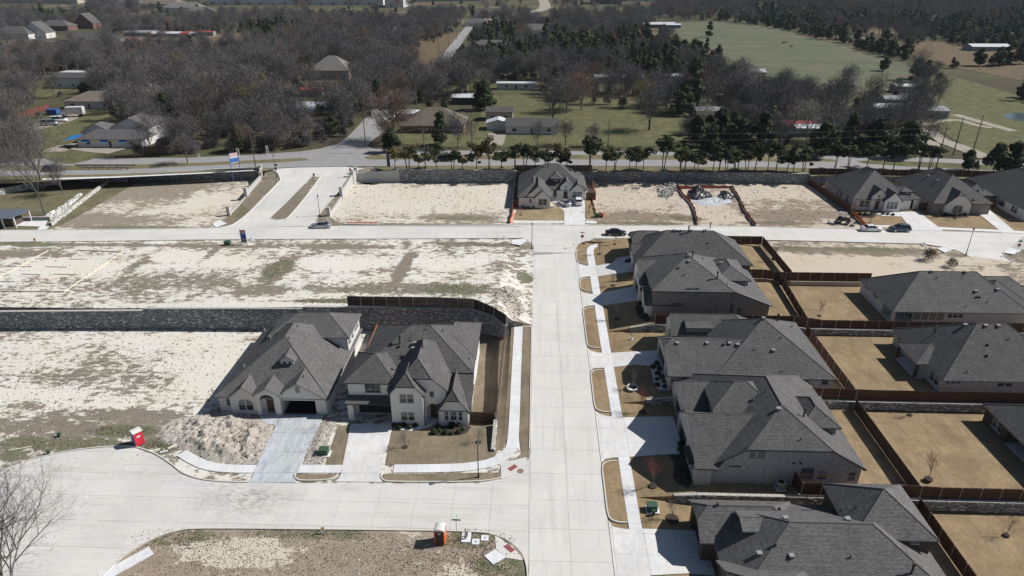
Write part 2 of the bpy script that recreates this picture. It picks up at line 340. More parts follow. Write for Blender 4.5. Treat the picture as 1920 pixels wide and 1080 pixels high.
# ------------------------------------------------------------------ mesh helpers
ORG = {}
class MB:
    def __init__(s): s.v = []; s.f = []; s.uv = []; s.mi = []; s.cur = 0
    def face(s, pts, uv=None):
        b = len(s.v); s.v += [tuple(p) for p in pts]; s.f.append(tuple(range(b, b + len(pts))))
        s.uv += (uv if uv else [(0, 0)] * len(pts)); s.mi.append(s.cur)
    def wallq(s, p0, p1, z0, z1, z0b=None, z1b=None):     # vertical quad, uv in metres
        L = math.hypot(p1[0] - p0[0], p1[1] - p0[1]); u = p0[0] + p0[1]
        z0b = z0 if z0b is None else z0b; z1b = z1 if z1b is None else z1b
        s.face([(p0[0], p0[1], z0), (p1[0], p1[1], z0b), (p1[0], p1[1], z1b), (p0[0], p0[1], z1)], [(u, z0), (u + L, z0b), (u + L, z1b), (u, z1)])
    def box(s, x0, y0, z0, x1, y1, z1, bottom=True):
        a = [(x0, y0), (x1, y0), (x1, y1), (x0, y1)]
        for i in range(4): s.wallq(a[i], a[(i + 1) % 4], z0, z1)
        s.face([(x, y, z1) for x, y in a], [(x, y) for x, y in a])
        if bottom: s.face([(x, y, z0) for x, y in reversed(a)])
    def prism(s, poly, z0, z1, top=True, bottom=False):   # ccw poly
        n = len(poly)
        for i in range(n): s.wallq(poly[i], poly[(i + 1) % n], z0, z1)
        if top: s.face([(p[0], p[1], z1) for p in poly], [(p[0], p[1]) for p in poly])
        if bottom: s.face([(p[0], p[1], z0) for p in reversed(poly)])
    def obox(s, p0, p1, w, z0, z1, z0b=None, z1b=None):   # box along a ground line
        d = Vector((p1[0] - p0[0], p1[1] - p0[1])); L = d.length or 1e-6; n = Vector((-d.y, d.x)) / L * w / 2
        z0b = z0 if z0b is None else z0b; z1b = z1 if z1b is None else z1b
        A = (p0[0] - n.x, p0[1] - n.y); B = (p1[0] - n.x, p1[1] - n.y); C_ = (p1[0] + n.x, p1[1] + n.y); D = (p0[0] + n.x, p0[1] + n.y)
        s.wallq(A, B, z0, z1, z0b, z1b); s.wallq(C_, D, z0b, z1b, z0, z1)
        s.wallq(B, C_, z0b, z1b); s.wallq(D, A, z0, z1)
        s.face([(*A, z1), (*B, z1b), (*C_, z1b), (*D, z1)], [(0, 0), (L, 0), (L, w), (0, w)])
    def tube(s, a, b, r0, r1, n=6, cap=True):
        a = Vector(a); b = Vector(b); d = b - a
        if d.length < 1e-6: return
        d.normalize(); u = d.orthogonal().normalized(); v = d.cross(u)
        A = []; B = []
        for i in range(n):
            t = 2 * math.pi * i / n; w = u * math.cos(t) + v * math.sin(t); A.append(a + w * r0); B.append(b + w * r1)
        base = len(s.v); s.v += [tuple(p) for p in A + B]
        for i in range(n):
            j = (i + 1) % n; s.f.append((base + i, base + j, base + n + j, base + n + i)); s.uv += [(0, 0)] * 4; s.mi.append(s.cur)
        if cap:
            s.f.append(tuple(base + n + i for i in range(n))); s.uv += [(0, 0)] * n; s.mi.append(s.cur)
            s.f.append(tuple(base + i for i in reversed(range(n)))); s.uv += [(0, 0)] * n; s.mi.append(s.cur)
    def bar(s, a, b, w, t=None): s.tube(a, b, w * .7, w * .7, 4)
    def dome(s, c, rx, ry, rz, n=12, m=4):
        rings = []
        for j in range(m + 1):
            a = math.pi / 2 * j / m; base = len(s.v); rings.append(base)
            for i in range(n):
                t = 2 * math.pi * i / n
                s.v.append((c[0] + rx * math.cos(a) * math.cos(t), c[1] + ry * math.cos(a) * math.sin(t), c[2] + rz * math.sin(a)))
        for j in range(m):
            for i in range(n):
                k = (i + 1) % n; s.f.append((rings[j] + i, rings[j] + k, rings[j + 1] + k, rings[j + 1] + i)); s.uv += [(0, 0)] * 4; s.mi.append(s.cur)
    def mesh(s, name, mats, off=(0, 0, 0), smooth=False):
        me = bpy.data.meshes.new(name); ox, oy, oz = off
        me.from_pydata([(x - ox, y - oy, z - oz) for x, y, z in s.v], [], s.f)
        if any(u != (0, 0) for u in s.uv[:4000]):
            ul = me.uv_layers.new(name='UVMap'); flat = [c for u in s.uv for c in u]; ul.data.foreach_set('uv', flat)
        for m in (mats if isinstance(mats, (list, tuple)) else [mats]): me.materials.append(m)
        if any(s.mi): me.polygons.foreach_set('material_index', s.mi)
        if smooth: me.polygons.foreach_set('use_smooth', [True] * len(me.polygons))
        me.update(); return me
    def build(s, name, mats, parent=None, smooth=False, kind=None, org=None):
        off = ORG.get(parent.name, (0, 0, 0)) if parent is not None else (org or (0, 0, 0))
        o = bpy.data.objects.new(name, s.mesh(name, mats, off, smooth)); COL.objects.link(o)
        if parent is not None: o.parent = parent
        elif org: o.location = org
        ORG[o.name] = off
        if kind: o['kind'] = kind
        return o

def tag(o, label=None, cat=None, group=None, kind=None):
    if label: o['label'] = label
    if cat: o['category'] = cat
    if group: o['group'] = group
    if kind: o['kind'] = kind
    return o
def thing(name, label, cat, loc=(0, 0, 0), group=None, local=False):
    """an Empty at the thing's base; parts given in world coordinates unless local"""
    o = bpy.data.objects.new(name, None); COL.objects.link(o); o.location = loc; o.empty_display_size = .3
    ORG[o.name] = (0, 0, 0) if local else tuple(loc)
    return tag(o, label, cat, group)
KIDS = {}
def dup(root, loc, rotz=0., scale=1., label=None, group=None):
    r = root.copy(); COL.objects.link(r); r.location = loc; r.rotation_euler = (0, 0, rotz); r.scale = (scale,) * 3 if not isinstance(scale, tuple) else scale
    if label: r['label'] = label
    if group: r['group'] = group
    if root.name not in KIDS: KIDS[root.name] = [(ch, list(ch.children)) for ch in root.children]
    for ch, gs in KIDS[root.name]:
        c = ch.copy(); COL.objects.link(c); c.parent = r
        for g in gs: d = g.copy(); COL.objects.link(d); d.parent = c
    return r

def clip_half(poly, ax, val, keep_less):
    out = []; n = len(poly)
    for i in range(n):
        a = poly[i]; b = poly[(i + 1) % n]
        da = (val - a[ax]) if keep_less else (a[ax] - val); db = (val - b[ax]) if keep_less else (b[ax] - val)
        if da >= 0: out.append(a)
        if (da > 0 and db < 0) or (da < 0 and db > 0):
            t = da / (da - db); out.append((a[0] + (b[0] - a[0]) * t, a[1] + (b[1] - a[1]) * t))
    return out
def clip_rect(poly, x0, x1, y0, y1):
    p = [tuple(q) for q in poly]
    for ax, v, l in ((0, x0, False), (0, x1, True), (1, y0, False), (1, y1, True)):
        p = clip_half(p, ax, v, l)
        if len(p) < 3: return []
    q = []
    for a in p:
        if not q or (abs(a[0] - q[-1][0]) + abs(a[1] - q[-1][1])) > 1e-5: q.append(a)
    if len(q) > 2 and (abs(q[0][0] - q[-1][0]) + abs(q[0][1] - q[-1][1])) < 1e-5: q.pop()
    return q if len(q) > 2 else []
def area(p): return .5 * sum(p[i][0] * p[(i + 1) % len(p)][1] - p[(i + 1) % len(p)][0] * p[i][1] for i in range(len(p)))
def tris(poly): return geometry.tessellate_polygon([[Vector((a[0], a[1], 0)) for a in poly]])
def rotp(p, a): c, s = math.cos(a), math.sin(a); return (p[0] * c - p[1] * s, p[0] * s + p[1] * c)
def cells(poly, cx, cy, ox=0., oy=0., gap=0.):
    xs = [p[0] for p in poly]; ys = [p[1] for p in poly]
    i0 = math.floor((min(xs) - ox) / cx); i1 = math.ceil((max(xs) - ox) / cx); j0 = math.floor((min(ys) - oy) / cy); j1 = math.ceil((max(ys) - oy) / cy)
    for i in range(i0, i1):
        for j in range(j0, j1):
            c = clip_rect(poly, ox + i * cx + gap, ox + (i + 1) * cx - gap, oy + j * cy + gap, oy + (j + 1) * cy - gap)
            if c and abs(area(c)) > .01: yield c
def patch(name, poly, h, mat, cell=4., dz=0., kind='structure', parent=None, skirt=0., ox=0., oy=0.):
    mb = MB()
    if area([tuple(p) for p in poly]) < 0: poly = list(reversed(poly))
    for c in cells([tuple(p) for p in poly], cell, cell, ox, oy):
        pts = [(x, y, h(x, y) + dz) for x, y in c]
        for t in tris(c):
            q = [pts[k] for k in t]
            if (q[1][0] - q[0][0]) * (q[2][1] - q[0][1]) - (q[2][0] - q[0][0]) * (q[1][1] - q[0][1]) < 0: q.reverse()
            mb.face(q, [(a[0], a[1]) for a in q])
    if skirt:
        n = len(poly)
        for i in range(n):
            a, b = poly[i], poly[(i + 1) % n]; k = max(1, int(math.hypot(b[0] - a[0], b[1] - a[1]) / cell))
            for q in range(k):
                p = (lerp(a[0], b[0], q / k), lerp(a[1], b[1], q / k)); r = (lerp(a[0], b[0], (q + 1) / k), lerp(a[1], b[1], (q + 1) / k))
                za, zb = h(*p) + dz, h(*r) + dz; mb.wallq(p, r, za - skirt, za, zb - skirt, zb)
    return mb.build(name, mat, parent, kind=kind if parent is None else None)
def slabs(parent, poly, h, cx, cy, mat, ox=0., oy=0., gap=.013, rot=0., thick=.06, name='slab', dz=0.):
    P = [rotp(p, -rot) for p in poly]
    if area(P) < 0: P.reverse()
    for c in cells(P, cx, cy, ox, oy, gap):
        w = [rotp(p, rot) for p in c]; mb = MB()
        pts = [(x, y, h(x, y) + dz) for x, y in w]
        for t in tris(w):
            q = [pts[k] for k in t]
            if (q[1][0] - q[0][0]) * (q[2][1] - q[0][1]) - (q[2][0] - q[0][0]) * (q[1][1] - q[0][1]) < 0: q.reverse()
            mb.face(q)
        n = len(w)
        for i in range(n):
            a, b = pts[i], pts[(i + 1) % n]; mb.face([(a[0], a[1], a[2] - thick), (b[0], b[1], b[2] - thick), b, a])
        mb.build(name, mat, parent)
def curve(pts, n=6):
    """Catmull-Rom through the points"""
    P = [Vector(p) for p in pts]; out = []
    for i in range(len(P) - 1):
        a = P[max(i - 1, 0)]; b = P[i]; c = P[i + 1]; d = P[min(i + 2, len(P) - 1)]
        for k in range(n):
            t = k / n; out.append(.5 * ((2 * b) + (c - a) * t + (2 * a - 5 * b + 4 * c - d) * t * t + (3 * b - a - 3 * c + d) * t ** 3))
    out.append(P[-1]); return out
def kerb(pts, h, w=.16, hh=.13, parent=None):
    mb = MB()
    for a, b in zip(pts[:-1], pts[1:]):
        mb.obox(a, b, w, h(*a) - .15, h(*a) + hh, h(*b) - .15, h(*b) + hh)
    o = mb.build('kerb', M['kerb'], parent)
    if parent is None: o['kind'] = 'structure'
    return o

# ================================================================== GROUND
sp = lambda lst, h: [(at(a, b, h).x, at(a, b, h).y, rx, ry, k, s_) for a, b, rx, ry, k, s_ in lst]
# --- mid street outline (level 2.8)
mid_lo = ats([(-260, 466), (0, 453.6), (201, 452), (346, 449.8), (503, 448.4), (755, 447.5), (944, 446.5), (985, 446.5)], 2.8)
mid_hi = ats([(-260, 436), (0, 431.5), (85, 431), (220, 430), (397, 427.3)], 2.8)
mid_hi2 = ats([(640, 423.5), (944, 421.2), (1181, 423), (1400, 424.7), (1613, 430), (1757, 433), (1925, 438), (2300, 449)], 2.8)
ne_w = ats([(1725, 457), (1765, 463), (1795, 471), (1815, 480), (1920, 546), (2060, 640)], lambda x, y: min(2.8, hS(x, y) + .25))
ne_e = ats([(1980, 468), (1890, 469), (1880, 474), (1886, 483), (1920, 503), (2060, 580)], lambda x, y: min(2.8, hS(x, y) + .25))
lowR = ats([(1112, 447), (1250, 448), (1362, 449), (1480, 450.8), (1725, 457)], 2.8)
main_w = [(0.05, y) for y in (20, 40, 60, 80, 100, 120, 138)]
cornW = curve([(0.05, 136), (0.1, 140.5), (-.8, 143.2), tuple(mid_lo[-1])], 5)
cornE = curve([(9.25, 133), (9.25, 137.5), (10.2, 142.3), (13.2, 144.4), tuple(lowR[0])], 5)
def hRoad(x, y): return hS(x, y) if y < 144 else hMid(x, y)
def hRoadB(x, y): return min(hS(x, y), 2.8) if y < 152 else 2.8

def cross_h(x, y):
    if x > 60: return min(2.8, hS(x, y) + .25)
    return lerp(min(hS(x, y), 2.8), 2.8, max(0, min(1, max((x - 9.3) / 5, -x / 5))))
street = patch('street', [(0.05, -15), (9.25, -15), (9.25, 137.5), (0.05, 137.5)], hRoadB, M['joint'], 6, -.035, skirt=.3)
slabs(street, [(0.05, 20), (9.25, 20), (9.25, 137.5), (0.05, 137.5)], hRoadB, 4.6, 4.6, M['street'], .05, 0)
cross = patch('street', [(0.05, 137.5), (9.25, 137.5)] + [tuple(p) for p in cornE[3:]] + [tuple(p) for p in lowR[1:]] + [tuple(p) for p in ne_w[1:]] +
      [(150, 95), (170, 98)] + [tuple(p) for p in reversed(ne_e)] + [tuple(p) for p in reversed(mid_hi2)] + [tuple(p) for p in reversed(mid_hi)] + [tuple(p) for p in mid_lo] + [tuple(p) for p in reversed(cornW[3:-1])],
      lambda x, y: cross_h(x, y), M['joint'], 5, -.035)
west_poly = [tuple(p) for p in mid_lo[:-1]] + [(-2, 145.6), (-2, 151.6)] + [tuple(p) for p in reversed(mid_hi2[:2])] + [tuple(p) for p in reversed(mid_hi)]
wp = [p for p in west_poly if p[0] > -141] ; wp = [tuple(mid_lo[1])] + [tuple(p) for p in mid_lo[2:-1]] + [(-2, mid_lo[-1].y + .0), (-2, 151.9), tuple(mid_hi2[0])] + [tuple(p) for p in reversed(mid_hi[1:])]
slabs(cross, wp, hMid, 4.6, 4.25, M['street_ew'], 0, 4.25 * 35 - .7, rot=R(3.2))
ep = [(-2, mid_lo[-1].y), ] + [tuple(p) for p in reversed(cornW)] + [(9.25, 137.5)] + [tuple(p) for p in cornE[3:]] + [tuple(p) for p in lowR[1:]] + [tuple(p) for p in ne_w[1:5]] + \
     [tuple(p) for p in reversed(ne_e[1:5])] + [tuple(mid_hi2[6])] + [tuple(p) for p in reversed(mid_hi2[1:6])] + [(-2, 151.9)]
slabs(cross, ep, cross_h, 4.6, 4.25, M['street_ew'], 0, 145.4 - 4.25 * 30)

# --- cul-de-sac
cul_top_px = [(-240, 1010), (-150, 950), (-60, 907), (0, 884), (60, 862), (130, 846), (200, 838), (250, 838), (288, 850), (318, 868), (345, 888), (385, 900), (440, 904)]
cul_bot_px = [(-60, 1290), (60, 1180), (130, 1120), (192, 1080), (228, 1046), (280, 1014), (332, 996), (392, 991.5), (600, 993), (840, 996), (918, 1000)]
cul_top = curve(ats(cul_top_px, hS), 4); cul_bot = curve(ats(cul_bot_px, hS), 4)
ctop2 = curve(ats([(440, 904), (560, 906), (640, 906), (720, 907), (900, 906)], hS), 2)
cor_n = curve(ats([(900, 906), (938, 900), (968, 886), (988, 866), (998, 840)], hS), 5)
cor_s = curve(ats([(990, 1085), (986, 1056), (975, 1033), (950, 1012), (918, 1000)], hS), 5)
culp = [tuple(p) for p in cul_bot] + [tuple(p) for p in reversed(cor_s)][1:] + [(0.05, 56), (0.05, 73.2)] + [tuple(p) for p in reversed(cor_n)] + [tuple(p) for p in reversed(ctop2)][1:] + [tuple(p) for p in reversed(cul_top)][1:]
def hc(x, y): return hS(x, y)
cds = patch('cul_de_sac_street', culp, hc, M['joint'], 5, -.035)
slabs(cds, culp, hc, 4.6, 3.95, M['street_ew'], -.05, 67.3 - 3.95 * 20)

# --- lots: one sheet of ground each
dl = sp([(60, 700, 16, 4, 'b', .12), (170, 670, 9, 5, 'b', .12), (280, 700, 7, 6, 'b', .09), (20, 760, 5, 3, 'b', .12), (110, 800, 14, 2.6, 'b', .25), (240, 780, 13, 2.2, 'b', .3),
         (100, 830, 13, 1.9, 'g', .35), (230, 808, 6, 1.6, 'g', .35), (300, 830, 3.5, 2.0, 'g', .35), (20, 850, 5, 2.0, 'g', .25), (400, 690, 9, 8, 'p', .22), (330, 640, 20, 3, 'p', .12), (60, 740, 9, 2.2, 'p', .2)], 0)
M['dirt_left'] = dirt('caliche_lower_lots', amt=.46, gamt=.05, splats=dl)
low = [(-300, -60), (0.1, -60), (0.1, 137.6), (-1, 137.6), (-3.4, 106.6), (-300, 106.6)]
# the lower ground leaves out the street it meets
g1 = [(-300, 59.5)] + [(-60, 59.5)] + [tuple(p) for p in cul_top[3:]] + [tuple(p) for p in ctop2[1:]] + [tuple(p) for p in cor_n[1:]] + [(0.1, 73.5), (0.1, 106.6), (-300, 106.6)]
patch('ground', g1, hL, M['dirt_left'], 2.5, -.06)
dfg = sp([(450, 1035, 9, 2.2, 'p', .5), (340, 1010, 6, 2.0, 'g', .25), (300, 1060, 7, 3, 'b', .3), (600, 1000, 9, 1.0, 'g', .35), (640, 1050, 6, 4, 'b', .22), (800, 1040, 7, 3, 'b', .12), (900, 1010, 5, 1.8, 'g', .3), (940, 1060, 3.5, 2.2, 'g', .35), (860, 1075, 3, 2, 'p', .15), (740, 1060, 4, 3, 'g', .12), (160, 1090, 6, 5, 'b', .3)], hS)
M['dirt_front'] = dirt('caliche_front_lot', pale=(.58, .53, .45), amt=.56, gamt=.16, splats=dfg, brown=(.24, .195, .15))
g2 = [(-300, -60), (0.1, -60), (0.1, 55)] + [tuple(p) for p in cor_s] + [tuple(p) for p in reversed(cul_bot)] + [(-62, 30), (-110, 55), (-300, 59)]
patch('ground', g2, hc, M['dirt_front'], 3.0, -.03)
patch('ground', [(-300, 59.6), (-300, 58), (-110, 54), (-62, 29), (-58, 45), (-56, 52), (-64, 60)], hc, M['dirt_left'], 6, -.06)

du = sp([(900, 458, 12, 1.6, 'b', .3), (300, 460, 60, 1.2, 'b', .22), (620, 462, 22, 1.8, 'b', .25), (60, 458, 14, 1.6, 'g', .22), (520, 505, 3.5, 9, 'g', .32), (480, 545, 8, 4, 'b', .2), (300, 530, 22, 5, 'b', .13), (740, 540, 18, 3.2, 'b', .28), (650, 565, 11, 1.2, 'g', .4),
         (758, 500, 1.6, 12, 'b', .4), (860, 540, 8, 3.5, 'g', .2), (940, 500, 5, 5, 'b', .18), (985, 520, 1.8, 3, 'g', .35), (390, 480, 1.2, 6, 'b', .3), (260, 495, 2, 9, 'b', .25), (330, 480, 7, 3, 'p', .35), (650, 493, 12, 4.5, 'p', .42), (430, 490, 9, 3, 'p', .35), (820, 495, 8, 4, 'p', .28), (120, 500, 11, 5, 'p', .4), (480, 571, 28, 1.3, 'p', .3), (965, 560, 3, 4, 'p', .25), (40, 475, 12, 2.4, 'b', .2)], hU)
M['dirt_up'] = dirt('caliche_upper_lots', amt=.46, gamt=.16, splats=du)
gU = [(-300, 105.8), (-3.4, 105.8), (-3.0, 108), (-2.2, 137.6), (0.1, 137.6)] + [tuple(p) for p in cornW[1:]] + [tuple(p) for p in reversed(mid_lo[:-1])] + [(-300, 136)]
gU = [(-300, 105.8), (-3.2, 105.8), (0.1, 106.4), (0.1, 136)] + [tuple(p) for p in cornW[1:]] + [tuple(p) for p in reversed(mid_lo[:-1])] + [(-300, 134)]
patch('ground', gU, hU, M['dirt_up'], 3.0, -.03, skirt=3.5)

dn = sp([(270, 360, 24, 14, 'b', .22), (170, 410, 22, 5, 'b', .3), (380, 375, 14, 9, 'p', .12), (250, 425, 22, 1.4, 'g', .25), (270, 343, 18, 2, 'g', .3), (760, 375, 22, 14, 'p', .3), (800, 404, 16, 3, 'b', .28), (870, 408, 10, 2, 'g', .35), (780, 420, 26, 1.2, 'g', .3), (700, 402, 8, 3, 'b', .2),
         (1180, 370, 14, 12, 'p', .25), (1190, 405, 16, 4, 'b', .18), (1290, 408, 5, 3, 'g', .3), (1345, 395, 8, 9, 'p', .35), (1450, 355, 20, 8, 'p', .35), (1480, 400, 16, 4, 'b', .35), (1190, 417, 18, 1.2, 'g', .25), (1530, 415, 12, 1.5, 'p', .2), (900, 370, 10, 14, 'p', .15), (815, 385, 1.0, 18, 'b', .2)], 2.9)
M['dirt_north'] = dirt('caliche_north_lots', pale=(.62, .58, .51), amt=.47, gamt=.06, splats=dn, brown=(.20, .17, .13))
# west part of the north lots, up to the entry road
e_l = ats([(385, 427.5), (425, 424), (440, 416), (525, 337)], hN); e_l[-1] = at(524, 337, hE).xy
gN1 = [tuple(mid_hi[1]), tuple(mid_hi[2]), tuple(mid_hi[3]), tuple(mid_hi[4]), tuple(at(412, 419, hN).xy), tuple(at(430, 404, hN).xy), tuple(at(505, 330, hE).xy), (-75, 188.6), (-120, 188.6), (-150, 188.6)]
wall_in = [tuple(at(430, 404, hN).xy), tuple(at(463, 374, hN).xy), tuple(at(492, 348, hN).xy), tuple(at(497, 343, hN).xy)]
patch('ground', [tuple(mid_hi[2]), tuple(mid_hi[3]), tuple(mid_hi[4])] + wall_in + [(-78, 188.8), (-112, 188.8), (-112.5, 150)], hN, M['dirt_north'], 4, -.03)
M['dirt_northeast'] = dirt('caliche_northeast_lots', pale=(.52, .465, .39), amt=.50, gamt=.08, splats=sp([(1180, 372, 14, 10, 'p', .2), (1190, 405, 16, 4, 'b', .22), (1290, 408, 5, 3, 'g', .35), (1345, 400, 7, 8, 'p', .3), (1470, 360, 20, 8, 'p', .25), (1480, 402, 16, 4, 'b', .3), (1190, 417, 18, 1.4, 'g', .3), (1440, 417, 12, 1.4, 'g', .25), (1250, 380, 6, 8, 'b', .15)], 2.9), brown=(.19, .15, .115))
E_wall = [tuple(at(617, 405, hN).xy), tuple(at(641, 373, hN).xy), tuple(at(662, 345, hN).xy), tuple(at(669, 340, hN).xy)]
patch('ground', [tuple(mid_hi2[0]), tuple(mid_hi2[1]), tuple(mid_hi2[2]), (15, 152.3), (15, 190.8), (-37, 190.8), (-47, 184)] + [E_wall[3], E_wall[2], E_wall[1], E_wall[0]], hN, M['dirt_north'], 4, -.03)
patch('ground', [(15, 151.4), tuple(mid_hi2[3]), tuple(mid_hi2[4]), (79, 152), (79, 190.8), (15, 190.8)], hN, M['dirt_northeast'], 4, -.031)
# entry: verges, road
entry_w = curve(ats([(385, 428), (428, 424), (452, 411), (490, 375), (521, 343), (525, 335), (517, 322), (495, 316)], hE), 5)
entry_e = curve(ats([(605, 423), (596, 417), (594, 410), (612, 385), (640, 352), (655, 330), (668, 320), (690, 317)], hE), 5)
gE_ = wall_in + [(-77, 192), (-84, 194.5), tuple(at(495, 313, hE).xy)] + [(-40, 194.5), (-37, 189.6)] + [E_wall[3], E_wall[2], E_wall[1], E_wall[0]] + [tuple(mid_hi2[0]), tuple(mid_hi[4])]
M['verge'] = dirt('entry_verge', pale=(.42, .39, .33), amt=.75, gamt=.3)
patch('ground', [tuple(mid_hi[4])] + wall_in + [(-77, 189.4), (-84, 193.5), (-84, 195.2), (-40, 195.2), (-37, 189.9)] + [E_wall[3], E_wall[2], E_wall[1], E_wall[0]] + [tuple(mid_hi2[0])], hE, M['verge'], 2.5, -.035)
ent_poly = [tuple(p) for p in entry_w] + [tuple(at(560, 313, hE).xy), tuple(at(640, 312, hE).xy)] + [tuple(p) for p in reversed(entry_e)]
ent = patch('entrance_road', ent_poly, hE, M['joint'], 3, -.025)
slabs(ent, ent_poly, hE, 4.6, 4.6, M['street'], -66, 152, thick=.03, gap=.016, dz=.012)
med_px = [(510, 410), (514, 402), (583, 334), (590, 331.5), (597, 333), (598, 336), (543, 405), (534, 410.5), (520, 412.5)]
med = curve(ats(med_px + med_px[:1], hE), 4)
patch('entrance_median', med[:-1], hE, M['verge'], 2.5, .12)
kerb(med, hE)

# far country
def hFar(x, y): return FARZ
farp = [(-6000, 188.7), (-112, 188.7), (-78, 188.7), (-84.2, 195), (-39.8, 195), (-36.8, 190.4), (79, 190.6), (79, 187.5), (6000, 187.5), (6000, 9000), (-6000, 9000)]
t = NT('country_ground'); p = t.pos()
c = t.mix(t.ramp(t.noise(p, .02, 5, .6), .4, .62), (.075, .062, .042), (.095, .10, .045))
c = t.mix(t.ramp(t.noise(p, .009, 4), .52, .66), c, (.17, .145, .10))
c = t.scalecol(c, t.ramp(t.noise(p, .6, 7, .75), .3, .7, .65, 1.3)); t.bump(t.noise(p, .8, 6), .6, .3)
M['country'] = t.done(c, .95, spec=.15)
patch('country_ground', farp, hFar, M['country'], 400, -.05)
t = NT('pasture_grass'); p = t.pos()
c = t.mix(t.ramp(t.noise(t.mapping(p, (.6, 2.2, 1), (0, 0, .1)), .02, 5), .35, .65), (.098, .112, .066), (.130, .135, .088))
c = t.mix(t.ramp(t.noise(p, .035, 6, .7), .5, .68, 0, .8), c, (.155, .14, .095)); c = t.scalecol(c, t.ramp(t.noise(t.mapping(p, (.3, 3, 1), (0, 0, .12)), .12, 6, .7), .3, .7, .72, 1.25)); M['pasture'] = t.done(c, .95, spec=.15)
M['field_brown'] = lawn('brown_field', (.17, .125, .08), (.13, .10, .06), .15); M['lawn_green'] = lawn('green_winter_lawn', (.095, .11, .045), (.155, .14, .08), .7)
M['path'] = plain('pale_gravel_path', (.31, .275, .225), .95, var=.15, scale=1)
def far_patch(name, px, mat, dz=.03, cell=60, sm=0):
    pts = ats(px, FARZ)
    if sm: pts = curve(list(pts) + [pts[0]], sm)[:-1]
    return patch(name, [tuple(p) for p in pts], hFar, M[mat], cell, dz)
far_patch('pasture', [(1262, 42), (1330, 40), (1440, 50), (1500, 66), (1600, 92), (1690, 118), (1722, 140), (1700, 158), (1640, 164), (1500, 160), (1410, 132), (1380, 118), (1330, 90), (1275, 70)], 'pasture', sm=3)
far_patch('pasture', [(1580, 48), (1640, 50), (1690, 62), (1660, 66), (1600, 56)], 'field_brown', .06, sm=3)
far_patch('pasture', [(1660, 82), (1760, 78), (1850, 92), (1940, 108), (1990, 160), (1860, 140), (1760, 118)], 'field_brown', .06, sm=3)
far_patch('pasture', [(1700, 170), (1760, 140), (1860, 165), (1960, 200), (2060, 300), (1930, 300), (1840, 290), (1790, 262), (1740, 225)], 'lawn_green', .07, sm=3)
far_patch('lawn', [(905, 180), (990, 178), (1120, 184), (1240, 200), (1330, 215), (1340, 250), (1280, 272), (1100, 276), (900, 274), (885, 262), (900, 220)], 'lawn_green', .06, sm=3)
far_patch('lawn', [(740, 268), (752, 245), (870, 250), (900, 272), (820, 276)], 'lawn_green', .09, sm=3)
far_patch('lawn', [(180, 62), (330, 62), (470, 60), (480, 76), (400, 90), (250, 84)], 'field_brown', .06, sm=3)
far_patch('lawn', [(60, 230), (110, 215), (200, 210), (225, 240), (170, 300), (80, 296)], 'lawn_green', .06, sm=3)
far_patch('lawn', [(-40, 165), (60, 150), (160, 138), (180, 152), (60, 190), (-30, 210)], 'lawn_green', .06, sm=3)
far_patch('lawn', [(770, 80), (860, 60), (870, 80), (812, 130), (770, 120)], 'field_brown', .06, sm=2)
far_patch('pond', [(1880, 216), (1905, 212), (1960, 214), (1960, 228), (1900, 226)], 'glass', .10, sm=3)
# highway, two carriageways and grass between
far_patch('road', [(-300, 296), (0, 298), (200, 297), (350, 296), (480, 290), (560, 284.5), (600, 279), (632, 270), (660, 252), (690, 234), (708, 234), (722, 246), (700, 262), (688, 274), (700, 279), (760, 281.5), (900, 283), (1200, 284), (1450, 288), (1700, 295), (1920, 303), (2300, 318),
                    (2300, 346), (1920, 327), (1700, 320), (1480, 314.5), (1200, 311.5), (900, 310.5), (700, 311.5), (560, 313.5), (480, 317), (330, 323), (212, 327), (0, 330), (-300, 336)], 'asphalt', .05, 20)
M['median'] = lawn('median_grass', (.21, .17, .105), (.15, .14, .07), .5)
far_patch('median', [(-300, 309), (-60, 309.5), (100, 309), (260, 309), (380, 305.5), (470, 301), (560, 297), (580, 298.5), (572, 301), (540, 304), (470, 306.5), (330, 313), (200, 319), (60, 320), (-300, 325)], 'median', .09, 20)
far_patch('median', [(682, 295), (700, 291), (760, 290.5), (900, 290.5), (1200, 291), (1420, 294), (1560, 298.5), (1570, 303), (1500, 304.5), (1300, 300), (1000, 298.5), (760, 299.5), (690, 299)], 'median', .09, 20)
far_patch('median', [(1605, 302), (1640, 301), (1760, 305), (1880, 311), (1900, 316), (1860, 320), (1700, 312.5), (1620, 306.5)], 'lawn_green', .09, 20)
far_patch('verge', [(-300, 336), (0, 330), (212, 327), (330, 323), (480, 317.5), (520, 316), (500, 321), (430, 322.5), (212, 333), (0, 345), (-300, 350)], 'median', .07, 20)
far_patch('verge', [(700, 312), (900, 311), (1200, 312), (1480, 315), (1700, 320.5), (1920, 328), (2300, 347), (2300, 356), (1920, 340), (1700, 332), (1480, 327), (1200, 322), (900, 321), (715, 322)], 'median', .07, 20)
far_patch('pavement', [(80, 335), (212, 331.5), (330, 326.5), (430, 322), (478, 319), (476, 320.5), (420, 324), (330, 328.5), (212, 334), (80, 338)], 'walk', .11, 20)
for a, b in (((-300, 331), (212, 328.2)), ((212, 328.2), (480, 317.8)), ((690, 310.8), (1200, 310.8)), ((1200, 310.8), (1700, 319)), ((1700, 319), (2200, 338))):
    mb = MB(); p = at(*a, FARZ); q = at(*b, FARZ); mb.obox(p, q, .12, FARZ + .06, FARZ + .066); tag(mb.build('edge_line', M['paintw']), kind='structure')
